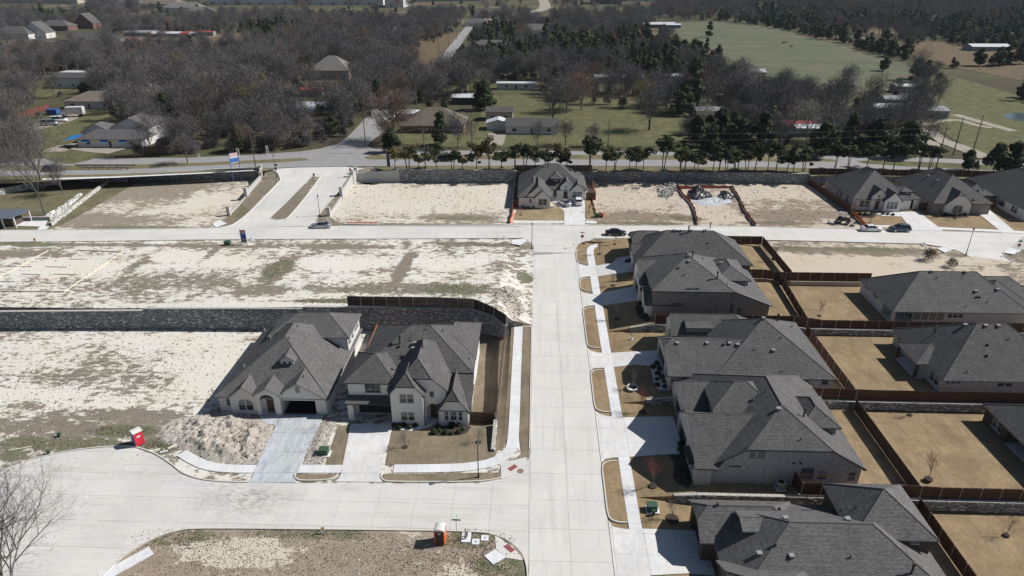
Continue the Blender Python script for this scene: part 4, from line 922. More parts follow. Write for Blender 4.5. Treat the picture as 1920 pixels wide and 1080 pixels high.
fence('fence between the first two northeast houses', [(96.6, 167.2), (98.8, 167.0)], lambda x, y: 3.0); fence('fence between the last two northeast houses', [(113.4, 170.5), (117.5, 170.0)], lambda x, y: 3.0)
fence('brown fence rising behind the lone white house', [(-5.4, 189.3), (16.4, 190.0)], lambda x, y: 5.7)
fence('west side fence of the lone white house', [(-5.3, 187.4), (-5.3, 165.8)], lambda x, y: 3.0, posts=-1); fence('west gate fence of the lone white house', [(-5.3, 165.8), (-3.9, 166.6)], lambda x, y: 3.0, 'fence')
fence('orange brown east side fence of the lone white house', [(16.3, 188), (16.2, 172.6)], lambda x, y: 3.0, 'fence_new', posts=-1); fence('east gate fence of the lone white house', [(13.6, 172.8), (16.2, 172.6)], lambda x, y: 3.0, 'fence')

# ================================================================== HOUSES
class House:
    def __init__(s, label, org, roof='shingle', fascia='trim_black', cat='house', group=None, near=True, name='house'):
        s.root = thing(name, label, cat, org, group); s.pad = org[2]; s.roofm = M[roof]; s.fasc = M[fascia]
        s.W = {}; s.roof = MB(); s.fa = MB(); s.rc = MB(); s.B = []; s.n = 0; s.near = near
    def wmb(s, m): return s.W.setdefault(m, MB())
    # openings: kinds win, door, garage, open, arch
    def opening(s, m, side, c, kind, u0, u1, v0, v1, arch=False, frame='trim_white', pane='glass', cols=1, rows=2, d=.12, deep=.9):
        """c: wall plane coordinate; u: along wall; v: heights (absolute)"""
        mb = s.wmb(m)
        S = {'S': (lambda u, v, o: (u, c - o, v)), 'N': (lambda u, v, o: (u, c + o, v)), 'W': (lambda u, v, o: (c - o, u, v)), 'E': (lambda u, v, o: (c + o, u, v))}[side]
        flip = side in ('N', 'W')
        if kind == 'void': return
        def q(mb_, pts, uv=None):
            if flip: pts = pts[::-1]; uv = uv[::-1] if uv else None
            mb_.face(pts, uv)
        D = d if kind == 'win' else (.35 if kind in ('garage',) else (deep if kind in ('door', 'arch') else 2.5))
        if kind == 'open': D = 5.5; mb = s.wmb('dark_in')  # floor, sides and ceiling get the painted-in shade, not the wall material
        for a, b in (((u0, v0), (u0, v1)), ((u1, v1), (u1, v0)), ((u0, v1), (u1, v1)), ((u1, v0), (u0, v0))):
            q(mb, [S(a[0], a[1], 0), S(b[0], b[1], 0), S(b[0], b[1], -D), S(a[0], a[1], -D)][::-1], [(a[0], a[1]), (b[0], b[1]), (b[0] + .1, b[1]), (a[0] + .1, a[1])])
        def bx(mb_, a0, a1, b0, b1, o0, o1):   # box on wall
            P = lambda u, v, o: S(u, v, o)
            q(mb_, [P(a0, b0, o1), P(a1, b0, o1), P(a1, b1, o1), P(a0, b1, o1)])
            q(mb_, [P(a0, b1, o1), P(a1, b1, o1), P(a1, b1, o0), P(a0, b1, o0)]); q(mb_, [P(a0, b0, o0), P(a1, b0, o0), P(a1, b0, o1), P(a0, b0, o1)])
            q(mb_, [P(a0, b0, o0), P(a0, b0, o1), P(a0, b1, o1), P(a0, b1, o0)]); q(mb_, [P(a1, b0, o1), P(a1, b0, o0), P(a1, b1, o0), P(a1, b1, o1)])
        if kind == 'win':
            f = MB(); w = .07; o0, o1 = -d, -d + .07
            bx(f, u0, u1, v0, v0 + w, o0, o1); bx(f, u0, u1, v1 - w, v1, o0, o1); bx(f, u0, u0 + w, v0 + w, v1 - w, o0, o1); bx(f, u1 - w, u1, v0 + w, v1 - w, o0, o1)
            for i in range(1, cols): x = lerp(u0, u1, i / cols); bx(f, x - .07, x + .07, v0 + w, v1 - w, o0, o1)
            win = f.build('window', M[frame], s.root)
            for i in range(cols):
                a0 = lerp(u0, u1, i / cols) + .07; a1 = lerp(u0, u1, (i + 1) / cols) - .07
                for r in range(rows):
                    b0 = lerp(v0 + w, v1 - w, r / rows) + .02; b1 = lerp(v0 + w, v1 - w, (r + 1) / rows) - .02
                    p = MB(); q(p, [S(a0, b0, -d + .02), S(a1, b0, -d + .02), S(a1, b1, -d + .02), S(a0, b1, -d + .02)])
                    p.build('pane', M['blind' if (r == rows - 1 and rows > 1 and s.n % 3) else pane], win)
                if rows > 1: g = MB(); y = (v0 + v1) / 2; bx(g, a0, a1, y - .025, y + .025, -d + .02, o1 - .01); g.build('glazing_bar', M[frame], win)
            sl = MB(); bx(sl, u0 - .06, u1 + .06, v0 - .1, v0 - .005, 0, .05); sl.build('sill', M[frame] if m != 'siding_black' else M['trim_white'], win)
            s.n += 1
        else:
            p = MB(); q(p, [S(u0, v0, -D), S(u1, v0, -D), S(u1, v1, -D), S(u0, v1, -D)])
            if kind == 'garage':
                pr_ = p.build('garage_door', M[pane if pane != 'glass' else 'door_dark'], s.root); g = MB()
                for r in range(4):
                    for k in range(4):
                        a0 = lerp(u0, u1, k / 4) + .1; a1 = lerp(u0, u1, (k + 1) / 4) - .1; b0 = lerp(v0, v1, r / 4) + .08; b1 = lerp(v0, v1, (r + 1) / 4) - .08; bx(g, a0, a1, b0, b1, -D, -D + .03)
                g.build('door_panel', M[pane if pane != 'glass' else 'door_dark'], pr_)
            elif kind == 'open': p.build('garage_shade_back', M['dark_in'], s.root)
            else:
                p.build('porch_back', M['siding_white' if pane == 'glass' else pane], s.root)
                mid = (u0 + u1) / 2; hw = min(.5, (u1 - u0) / 2 - .1); g = MB(); bx(g, mid - hw, mid + hw, v0 + .05, min(v1 - .1, v0 + 2.3), -D, -D + .06); dd = g.build('door', M['door_wood'], s.root)
                g = MB(); bx(g, mid + hw * .6, mid + hw * .75, v0 + 1.0, v0 + 1.2, -D + .06, -D + .1); g.build('handle', M['black'], dd)
        if arch:
            r = (u1 - u0) / 2; hgt = min(r, .9); f = s.wmb(m); n = 6
            for sgn, e in ((-1, u0), (1, u1)):
                prev = None
                for k in range(n + 1):
                    t_ = math.pi / 2 * k / n; x = (u0 + u1) / 2 + sgn * r * math.cos(t_); z = v1 - hgt + hgt * math.sin(t_)
                    if prev: 
                        tri = [S(e, v1, .004), S(prev[0], prev[1], .004), S(x, z, .004)]
                        if (sgn == 1) != flip: tri = tri[::-1]
                        f.face(tri, [(e, v1), prev, (x, z)])
                    prev = (x, z)
    def wall(s, m, side, c, u0, u1, v0, v1, ops=()):
        """wall rectangle with holes"""
        mb = s.wmb(m); us = sorted({u0, u1, *[o[1] for o in ops], *[o[2] for o in ops]}); vs = sorted({v0, v1, *[o[3] for o in ops], *[o[4] for o in ops]})
        us = [u for u in us if u0 <= u <= u1]; vs = [v for v in vs if v0 <= v <= v1]
        for a, b in zip(us[:-1], us[1:]):
            for e, f in zip(vs[:-1], vs[1:]):
                mu, mv = (a + b) / 2, (e + f) / 2
                if any(o[1] < mu < o[2] and o[3] < mv < o[4] for o in ops): continue
                if side == 'S': pts = [(a, c, e), (b, c, e), (b, c, f), (a, c, f)]
                elif side == 'N': pts = [(b, c, e), (a, c, e), (a, c, f), (b, c, f)]
                elif side == 'E': pts = [(c, a, e), (c, b, e), (c, b, f), (c, a, f)]
                else: pts = [(c, b, e), (c, a, e), (c, a, f), (c, b, f)]
                mb.face(pts, [((p[0] if side in 'SN' else p[1]), p[2]) for p in pts])
        for o in ops: s.opening(m, side, c, *o[:5], **(o[5] if len(o) > 5 else {}))
    def add(s, x0, x1, y0, y1, ze, k=.6, ax='y', e0=0., e1=0., wall='brick_white', ops=None, zb=None, ov=.42, walls='SNEW', front=None, kend=None, ext=None, infill='SNEW'):
        """block with a hip (e=0), gable (e=1) or clipped gable roof; e0 is the S or W end, e1 the N or E end"""
        j = len(s.B) * .0043; x0 -= j; x1 += j; y0 -= j; y1 += j; ze += j * .5
        zb = s.pad - .25 if zb is None else zb; ops = ops or {}; kend = kend or k
        s.B.append((x0, x1, y0, y1, ze, k, ax, e0, e1, ov, kend))
        for sd, c, a, b in (('S', y0, x0, x1), ('N', y1, x0, x1), ('W', x0, y0, y1), ('E', x1, y0, y1)):
            if sd in walls: s.wall(front if (front and sd == 'S') else wall, sd, c, a, b, zb, ze, ops.get(sd, ()))
        # roof in (u along ridge, v across)
        if ax == 'y': ua, ub, vc, hv = y0, y1, (x0 + x1) / 2, (x1 - x0) / 2; P = lambda u, v, z: (vc + v, u, z)
        else: ua, ub, vc, hv = x0, x1, (y0 + y1) / 2, (y1 - y0) / 2; P = lambda u, v, z: (u, vc + v, z)
        half = hv + ov; zed = ze - k * ov; zr = zed + k * half; UA, UB = ua - ov, ub + ov
        if e0 >= 1: UA = ua - .25
        if e1 >= 1: UB = ub + .25
        zc0, zc1 = zed + e0 * (zr - zed), zed + e1 * (zr - zed); i0, i1 = (zr - zc0) / kend, (zr - zc1) / kend
        if ext: i1 = -(zr - zed) / ext
        if UA + i0 > UB - i1:
            f = (UB - UA) / (i0 + i1); i0 *= f; i1 *= f
        th = .16
        rf = s.roof; flipf = (ax == 'x')
        def face(pts, upd):  # uv: horizontal coordinate and slope length
            if flipf: pts = pts[::-1]
            uv = []
            for p in pts:
                hz = p[1] if upd == 'y' else p[0]; uv.append((hz, p[2] * math.sqrt(1 + 1 / k ** 2)))
            rf.face(pts, uv)
        for sg in (1, -1):
            pts = [P(UA, sg * half, zed), P(UB, sg * half, zed)]
            if e1 > 0: pts.append(P(UB, sg * half * (1 - e1), zc1))
            if e1 < 1: pts.append(P(UB - i1, 0, zr))
            if e0 < 1: pts.append(P(UA + i0, 0, zr))
            if e0 > 0: pts.append(P(UA, sg * half * (1 - e0), zc0))
            if sg == -1: pts = pts[::-1]
            q = []
            for p in pts:
                if not q or (Vector(p) - Vector(q[-1])).length > 1e-4: q.append(p)
            face(q, 'y' if ax == 'y' else 'x')
        if e0 < 1: face([P(UA, half * (1 - e0), zc0), P(UA + i0, 0, zr), P(UA, -half * (1 - e0), zc0)][::-1], 'x' if ax == 'y' else 'y')
        if e1 < 1 and not ext: face([P(UB, half * (1 - e1), zc1), P(UB - i1, 0, zr), P(UB, -half * (1 - e1), zc1)], 'x' if ax == 'y' else 'y')
        # fascia round the edge, soffit below
        fa = s.fa
        edge = []
        edge += [P(UA, -half, zed), P(UA, -half * (1 - e0), zc0)] if e0 > 0 else [P(UA, -half, zed)]
        if e0 >= 1: edge = [P(UA, -half, zed), P(UA, 0, zr)]
        edge2 = [P(UA, half * (1 - e0), zc0)] if 0 < e0 < 1 else []
        ring = edge + edge2 + [P(UA, half, zed), P(UB, half, zed)]
        if e1 >= 1: ring += [P(UB, 0, zr)]
        elif e1 > 0: ring += [P(UB, half * (1 - e1), zc1), P(UB, -half * (1 - e1), zc1)]
        ring += [P(UB, -half, zed)]
        for a, b in zip(ring, ring[1:] + ring[:1]):
            if (Vector(a) - Vector(b)).length < 1e-4: continue
            q = [(a[0], a[1], a[2] - th), (b[0], b[1], b[2] - th), (b[0], b[1], b[2] + .012), (a[0], a[1], a[2] + .012)]
            d = Vector(b) - Vector(a); d.normalize()
            fa.face(q if flipf else q[::-1])
        so_ = s.wmb('soffit'); z = zed - th + .01
        for sg in (1, -1):
            q = [P(UA, sg * half, z), P(UB, sg * half, z), P(UB, sg * (hv - .02), z), P(UA, sg * (hv - .02), z)]; so_.face(q if (sg == 1) != flipf else q[::-1])
        for U, uu, e in ((UA, ua, e0), (UB, ub, e1)):
            if e == 0: q = [P(U, -half, z), P(uu, -half, z), P(uu, half, z), P(U, half, z)]; so_.face(q)
        # gable ends
        for (uw, e, zc, sd) in ((ua, e0, zc0, 'S' if ax == 'y' else 'W'), (ub, e1, zc1, 'N' if ax == 'y' else 'E')):
            if e <= 0 or sd not in infill: continue
            zt = min(zr, zc + kend * ov if e < 1 else zr) - .05; vt = max(0, half - (zt + .02 - zed) / k)
            pts = [P(uw, -hv, ze), P(uw, hv, ze), P(uw, vt, zt), P(uw, -vt, zt)]
            if sd in ('N', 'W'): pts = pts[::-1]
            if ax == 'x': pts = pts[::-1] if sd == 'E' else pts
            if ax == 'x' and sd == 'W': pass
            s.wmb(front if (front and sd == 'S') else wall).face(pts, [((p[0] if ax == 'y' else p[1]), p[2]) for p in pts])
        # ridge caps
        if s.near:
            if UA + i0 < UB - i1 - .1: s.rc.tube(P(UA + i0, 0, zr), P(UB - i1, 0, zr), .07, .07, 5)
            for (U, ii, e, zc) in ((UA, i0, e0, zc0), (UB, -i1, e1, zc1)):
                if e < 1:
                    for sg in (1, -1): s.rc.tube(P(U, sg * half * (1 - e), zc), P(U + ii, 0, zr), .06, .06, 5)
        return s
    def shed(s, x0, x1, y0, y1, zl, zh, rise='N', wall='brick_white', ov=.4, zb=None, ops=None, walls='SNEW'):
        j = (len(s.B) + 1) * .0043; x0 -= j; x1 += j; y0 -= j; y1 += j; zb = s.pad - .25 if zb is None else zb; ops = ops or {}
        L = (y1 - y0) if rise in 'NS' else (x1 - x0); k = (zh - zl) / L
        def Z(x, y): return zl + k * {'N': y - y0, 'S': y1 - y, 'E': x - x0, 'W': x1 - x}[rise]
        s.B.append(('f', x0 - ov, x1 + ov, y0 - ov, y1 + ov, Z))
        X0, X1, Y0, Y1 = x0 - (ov if rise != 'E' or 1 else 0), x1 + ov, y0 - ov, y1 + ov
        if rise == 'N': Y1 = y1
        if rise == 'S': Y0 = y0
        if rise == 'E': X1 = x1
        if rise == 'W': X0 = x0
        c = [(X0, Y0), (X1, Y0), (X1, Y1), (X0, Y1)]; pts = [(x, y, Z(x, y)) for x, y in c]
        s.roof.face(pts, [((p[0] if rise in 'NS' else p[1]), p[2] * math.sqrt(1 + 1 / k ** 2)) for p in pts])
        for a, b in zip(pts, pts[1:] + pts[:1]): s.fa.face([(a[0], a[1], a[2] - .16), (b[0], b[1], b[2] - .16), (b[0], b[1], b[2] + .01), (a[0], a[1], a[2] + .01)])
        mb = s.wmb(wall); zm = min(Z(x0, y0), Z(x1, y1), Z(x0, y1), Z(x1, y0))
        for sd, cc, a, b in (('S', y0, x0, x1), ('N', y1, x0, x1), ('W', x0, y0, y1), ('E', x1, y0, y1)):
            if sd not in walls: continue
            s.wall(wall, sd, cc, a, b, zb, zm - .05, ops.get(sd, ()))
            pa, pb = ((a, cc), (b, cc)) if sd in 'SN' else ((cc, a), (cc, b)); za, zb2 = Z(*pa) - .03, Z(*pb) - .03
            if max(za, zb2) > zm + .05:
                q = [(*pa, zm - .05), (*pb, zm - .05), (*pb, zb2), (*pa, za)]
                if sd in 'NW': q = q[::-1]
                mb.face(q, [((p[0] if sd in 'SN' else p[1]), p[2]) for p in q])
        return s
    def rz(s, x, y):
        best = s.pad
        for B in s.B:
            if B[0] == 'f':
                _, a, b, c, d, Z = B
                if a <= x <= b and c <= y <= d: best = max(best, Z(x, y))
                continue
            x0, x1, y0, y1, ze, k, ax, e0, e1, ov, ke = B
            if not (x0 - ov <= x <= x1 + ov and y0 - ov <= y <= y1 + ov): continue
            zed = ze - k * ov
            dx = min(x - x0 + ov, x1 + ov - x); dy = min(y - y0 + ov, y1 + ov - y)
            dv, du0, du1 = (dx, y - y0 + ov, y1 + ov - y) if ax == 'y' else (dy, x - x0 + ov, x1 + ov - x)
            half = ((x1 - x0) if ax == 'y' else (y1 - y0)) / 2 + ov; zr = zed + k * half
            z = min(zed + k * dv, zed + e0 * (zr - zed) + ke * du0 if e0 < 1 else 99, zed + e1 * (zr - zed) + ke * du1 if e1 < 1 else 99)
            best = max(best, z)
        return best
    def onroof(s, px, py):
        z = s.pad + 4; r = ray(px, py)
        lo, hi = None, None
        t = (s.pad + 14 - CAMH) / r.z
        for i in range(600):
            p = EYE + r * t
            if p.z <= s.rz(p.x, p.y): return p
            t += .05 / abs(r.z) * 1
            if p.z < s.pad: break
        return EYE + r * t
    def vents(s, box=(), pipe=(), flue=(), dark=(), pvc=()):
        for px, py in box:
            p = s.onroof(px, py); mb = MB(); mb.box(p.x - .22, p.y - .2, p.z - .15, p.x + .22, p.y + .2, p.z + .26); mb.box(p.x - .27, p.y - .25, p.z + .26, p.x + .27, p.y + .25, p.z + .31); mb.build('roof_vent', M['vent'], s.root)
        for px, py in dark:
            p = s.onroof(px, py); mb = MB(); mb.tube((p.x, p.y, p.z - .1), (p.x, p.y, p.z + .3), .13, .16, 8); mb.tube((p.x, p.y, p.z + .3), (p.x, p.y, p.z + .36), .2, .12, 8); mb.build('roof_vent', M['vent_dark'], s.root)
        for px, py in pipe:
            p = s.onroof(px, py); mb = MB(); mb.tube((p.x, p.y, p.z - .1), (p.x, p.y, p.z + .45), .06, .06, 6); mb.tube((p.x, p.y, p.z - .1), (p.x, p.y, p.z + .1), .14, .08, 6); mb.build('vent_pipe', M['vent_dark'], s.root)
        for px, py in pvc:
            p = s.onroof(px, py); mb = MB(); mb.tube((p.x, p.y, p.z - .1), (p.x, p.y, p.z + .55), .06, .06, 6); mb.build('vent_pipe', M['pvc'], s.root)
        for px, py in flue:
            p = s.onroof(px, py); mb = MB(); mb.tube((p.x, p.y, p.z - .1), (p.x, p.y, p.z + 1.15), .11, .11, 8); mb.tube((p.x, p.y, p.z + 1.15), (p.x, p.y, p.z + 1.4), .19, .19, 8); mb.build('flue', M['vent_dark'], s.root)
    def done(s):
        for m, mb in s.W.items():
            if mb.f: mb.build('soffit' if m == 'soffit' else ('garage_shade_lining' if m == 'dark_in' else 'wall'), M[m], s.root)
        r = s.roof.build('roof', s.roofm, s.root)
        if s.fa.f: s.fa.build('fascia', s.fasc, r)
        if s.rc.f: s.rc.build('ridge_cap', M['ridge'], r)
        return s.root
def Sw(px0, py0, px1, py1, Y, kind='win', **kw):
    """window on a south wall, its place read from the survey photo"""
    a = atY(px0, py0, Y); b = atY(px1, py1, Y); return (kind, min(a.x, b.x), max(a.x, b.x), min(a.z, b.z), max(a.z, b.z), kw)
def Ww(px0, py0, px1, py1, X, kind='win', **kw):
    a = atX(px0, py0, X); b = atX(px1, py1, X); return (kind, min(a.y, b.y), max(a.y, b.y), min(a.z, b.z), max(a.z, b.z), kw)
z1 = lambda px, py: (400 + px / 4.696, 560 + py / 4.696)
z2 = lambda px, py: (640 + px / 4.5, 580 + py / 4.5)

# H1 -------------------------------------------------------------
H = House('unfinished single-storey white stone house with open dark garage beside the dirt mound', (-37.2, 80.9, 0), fascia='trim_grey')
H.add(-45.1, -29.3, 80.9, 101, 2.9, .66, 'y', wall='limestone', ops={'S': [('win', -44.1, -43.5, .9, 2.1), ('void', -36.0, -30.8, -.2, 2.4)], 'E': [('win', 84.3, 87.2, .9, 2.3, dict(cols=4, rows=1))], 'W': [('win', 90, 91.5, 1, 2.2)]})
H.add(-36.9, -29.4, 80.5, 87, 2.9, .64, 'y', 1, 1, wall='limestone', ops={'S': [('open', -35.9, -30.9, 0, 2.3)]})
H.add(-41.5, -29.25, 93.6, 101.1, 5.7, .55, 'x', wall='siding_white', zb=1, ops={'E': [('win', 94.0, 95.2, 3.4, 5.0), ('win', 95.9, 97.1, 3.4, 5.0), ('win', 98.0, 100.4, 3.5, 5.0, dict(cols=3)), ('win', 95.8, 97.0, .9, 2.3)]})
H.add(-43.2, -38.9, 80.3, 84, 2.9, .82, 'y', 1, 1, wall='limestone', ops={'S': [('win', -42.1, -39.9, .5, 2.5, dict(cols=2, arch=True))]}, ov=.3)
H.add(-39.3, -35.8, 80.0, 86.5, 3.7, .55, 'y', 1, 1, wall='limestone', ops={'S': [('arch', -38.7, -36.6, 0, 3.5, dict(arch=True))]}, ov=.3)
dz_ = 2.9 + .66 * 5.2
H.add(-36.9, -35.0, 85.0, 88.5, dz_ + .1, .7, 'y', 1, 1, wall='siding_white', zb=4.6, ops={'S': [('win', -36.6, -36.1, 5.3, 6.1, dict(rows=1)), ('win', -35.8, -35.3, 5.3, 6.1, dict(rows=1))]}, ov=.25)
a = atY(*z1(740, 800), 80.5)
H.vents(pipe=[z1(835, 118), z1(1025, 122), z1(680, 255), z1(742, 248), z1(605, 358), z1(668, 355), z1(560, 318), z1(395, 508), z1(350, 545), z1(795, 692)], pvc=[z1(810, 225), z1(825, 345), z1(505, 355), z1(275, 605), z1(455, 290)])
mb = MB(); mb.box(a.x - .28, 80.38, a.z - .5, a.x + .28, 80.46, a.z + .5); mb.build('gable_vent', M['trim_grey'], H.root)
H.done()
# H2 -------------------------------------------------------------
bw = 'brick_white'
H = House('white brick two-storey house with steep gables and dark garage by the corner', (-17, 80, 0))
H.add(-24.8, -8.75, 84.1, 97.5, 5.65, .55, 'x', wall=bw, ops={'E': [('win', 86, 87.2, 3.8, 5.2), ('win', 91, 92.2, 3.8, 5.2), ('win', 88, 89, 1, 2.4)]})
H.add(-15.8, -8.7, 88, 98.6, 5.65, .55, 'y', wall=bw)
up = [Sw(*z2(188, 622), *z2(312, 708), 80.9, cols=2, frame='trim_black')]
H.add(-26.0, -19.35, 80.9, 88.7, 5.65, .55, 'x', 0, 0, wall=bw, ops={'S': [('win', -23.6, -21.4, 3.75, 5.2, dict(cols=2, frame='trim_black')), ('garage', -24.8, -19.7, 0, 2.35)]})
H.shed(-26.1, -19.6, 79.5, 80.8, 2.75, 3.25, 'N', wall='siding_black', ov=.15, zb=2.5)
H.add(-25.95, -25.2, 79.45, 80.9, 2.6, .2, 'y', wall=bw, ov=.02)
H.add(-19.4, -14.95, 78.2, 84, 5.6, 1.15, 'y', .5, 0, wall=bw, ops={'S': [('win', -18.2, -16.15, 3.85, 5.35, dict(cols=2, frame='trim_white')), ('win', -18.15, -16.2, .85, 2.35, dict(cols=2))]}, ov=.35)
H.add(-19.7, -11.9, 79.4, 90.5, 5.6, .95, 'y', .5, 0, wall=bw, ops={'S': [('arch', -14.65, -12.95, 0, 3.0, dict(arch=True)), ('win', -14.2, -13.5, 4.1, 5.1, dict(rows=1))]}, ov=.35)
H.add(-12.85, -8.8, 78.5, 85, 2.85, 1.35, 'y', .6, 1, wall=bw, ops={'S': [('win', -12.1, -11.45, .8, 2.35), ('win', -11.3, -10.3, .8, 2.35), ('win', -10.15, -9.5, .8, 2.35)]}, ov=.35)
H.shed(-12.7, -8.72, 78.9, 84.6, 2.75, 5.75, 'N', wall=bw)
H.vents(pipe=[z2(710, 178), z2(855, 185), z2(290, 378), z2(312, 305), z2(578, 262), z2(505, 395), z2(495, 515), z2(1078, 425)], box=[z2(620, 290), z2(605, 335)], flue=[z2(685, 325), z2(495, 290)], dark=[z2(420, 300), z2(490, 320)])
for px in ((30, 620), (430, 640)):
    pass
mb = MB(); mb.tube((-14.82, 78.15, 0), (-14.82, 78.15, 5.6), .05, .05, 5); mb.tube((-12.95, 78.4, 0), (-12.95, 78.4, 2.8), .05, .05, 5); mb.build('downpipe', M['trim_black'], H.root)
H.done()
# H6 (white gravel bed house) ------------------------------------
z6 = lambda x, y: (1220 + x / 5.333, 570 + y / 5.333)
bq = 'brick_wash'
H = House('long single-storey washed white house with grey hip roof beside the white gravel bed', (32, 94, 1.4), fascia='trim_black')
sops = [Sw(*z6(762, 722), *z6(812, 778), 86.2, rows=1, frame='trim_grey'), Sw(*z6(1345, 735), *z6(1435, 798), 86.2, rows=1, frame='trim_white'), Sw(*z6(1472, 737), *z6(1528, 805), 86.2, frame='trim_white'), Sw(*z6(1718, 740), *z6(1775, 810), 86.2, frame='trim_white')]
H.add(27.3, 44.2, 86.2, 103.0, 4.3, .6, 'y', wall='siding_white', ops={'S': sops, 'E': [('win', 90, 91.4, 2.2, 3.6)]})
H.add(20.5, 38, 86.3, 97.3, 4.3, .52, 'x', .75, 0, wall=bq, ops={'W': [('garage', 91.0, 96.5, 1.4, 3.7), ('win', 87.6, 89.8, 2.2, 3.8, dict(cols=2))]})
H.add(22.8, 36, 97.2, 103.1, 4.9, .75, 'x', 1, 0, wall='limestone', ops={'W': [('arch', 99, 100.6, 1.4, 4.5, dict(arch=True))]}, ov=.3)
H.add(25.0, 29.0, 97.6, 100.2, 6.1, .35, 'x', 1, 1, wall='siding_grey', zb=4.5, ov=.3)
H.vents(box=[z6(265, 400), z6(562, 400), z6(790, 403), z6(1128, 150), z6(870, 415), z6(1225, 472)], pipe=[z6(1040, 462), z6(1300, 348), z6(1315, 680), z6(770, 375), z6(1410, 235)], dark=[z6(732, 412)], flue=[z6(1265, 175)])
H.done()
# H7 (washed brick two-storey) -----------------------------------
z7 = lambda x, y: (1270 + x / 4.695, 700 + y / 4.695)
H = House('washed pale brick two-storey house with clipped gable and paired upper windows', (30, 76, .3))
so7 = [Sw(*z7(630, 640), *z7(785, 722), 67.5, cols=2, rows=1, frame='trim_white', pane='blind'), Sw(*z7(1095, 832), *z7(1190, 925), 67.5, rows=1, frame='trim_grey'), Sw(*z7(1245, 855), *z7(1305, 940), 67.5, frame='trim_white'), Sw(*z7(1510, 870), *z7(1560, 945), 67.5, frame='trim_white')]
so7[0] = ('win', so7[0][1], so7[0][2], 4.1, 5.55, so7[0][5])
H.add(22.3, 40.6, 67.5, 86, 3.4, .6, 'y', 0, 0, wall=bq, walls='NEW', ops={'E': [('win', 72, 73.5, 1.2, 2.6)]})
H.B.pop(); H.roof = MB(); H.fa = MB(); H.rc = MB()
H.W['soffit'] = MB()
H.add(22.3, 40.6, 67.5, 86, 3.4, .6, 'y', .46, .2, wall=bq, walls='', infill='N')
# the south gable wall with its upper windows
cx = 31.45; zr7 = 3.4 + .6 * 9.15
def gz(x): return min(3.4 + .6 * (9.15 - abs(x - cx)), 6.05)
H.wall(bq, 'S', 67.49, 22.3, 40.6, .05, 3.35, [o for o in so7[1:]])
xs = [22.3, 26.75, so7[0][1], so7[0][2], 36.15, 40.6]
H.wall(bq, 'S', 67.49, 26.75, 36.15, 3.35, 6.03, [so7[0]])
for a, b in ((22.3, 26.75), (36.15, 40.6)):
    q = [(a, 67.49, 3.35), (b, 67.49, 3.35), (b, 67.49, gz(b)), (a, 67.49, gz(a))]; H.wmb(bq).face(q, [(p[0], p[2]) for p in q])
H.add(20.4, 22.4, 67.0, 78.3, 3.4, .65, 'x', 1, 0, ext=.62, wall=bq, ops={'W': [('garage', 72.8, 77.8, .3, 2.7), ('win', 68.2, 70.6, 1.1, 2.8, dict(cols=2))]})
H.add(20.9, 32, 74.3, 85.7, 3.5, .64, 'x', 1, 0, wall=bq, ops={'W': [('garage', 79.6, 83.5, .3, 2.7)]})
H.add(24, 33.2, 73.0, 82.2, 5.9, .62, 'x', .3, 0, wall=bq)
H.add(34.6, 38.9, 72.2, 78.5, 6.0, .6, 'y', 0, 0, wall='siding_grey', zb=3.5)
mb = MB(); mb.box(19.6, 67.6, 2.9, 20.5, 71.2, 3.05); mb.build('awning', M['trim_black'], H.root)
H.vents(box=[z7(890, 320)], dark=[z7(662, 240)], pipe=[z7(385, 600), z7(1085, 590), z7(775, 165)], flue=[z7(1110, 385), z7(435, 440)])
mb = MB(); p = atY(*z7(510, 822), 67.4); mb.box(p.x - .75, 67.42, p.z - .06, p.x + .75, 67.5, p.z + .06)
for zz in ((605, 660), (1025, 793), (1088, 793)):
    p = atY(*z7(*zz), 67.4); mb.box(p.x - .12, 67.4, p.z - .12, p.x + .12, 67.5, p.z + .12)
mb.build('wall_vent', M['vent_dark'], H.root)
H.done()
# H8 (nearest right) ---------------------------------------------
z8 = lambda x, y: (1290 + x / 4, 880 + y / 4)
H = House('large dark brick house with broad grey hip roof at the bottom right corner', (31, 55, -1.0), fascia='trim_grey')
H.add(20.6, 42.6, 48.4, 61.9, 2.05, .58, 'x', wall='brick_brown', ops={'E': [('win', 51, 52.5, 0, 1.4)]})
H.add(34.2, 42.3, 54.8, 62.5, 4.85, .68, 'y', wall='brick_brown', ops={'S': [('win', 40.2, 41.0, 3.7, 4.4, dict(rows=1, frame='trim_white', pane='blind'))]})
H.add(19.0, 30, 56.2, 62.1, 2.3, .68, 'x', .6, 0, wall='brick_brown', ops={'W': [('garage', 57.2, 61.2, -1, 1.6)]})
H.add(20.2, 30, 44.5, 53.2, 2.1, .62, 'x', .7, 0, wall='brick_brown', ops={'W': [('win', 46, 47.5, 0, 1.5)]})
H.add(23.0, 27.2, 55.6, 58.3, 4.3, .32, 'x', 1, 1, wall='brick_brown', zb=3.0, ov=.25)
H.vents(box=[z8(730, 372), z8(1196, 380), z8(533, 638), z8(775, 658)], dark=[z8(655, 573), z8(222, 270), z8(685, 306)], pipe=[z8(1215, 665), z8(1147, 315), z8(1258, 290)], flue=[z8(938, 305), z8(1675, 780)])
H.done()
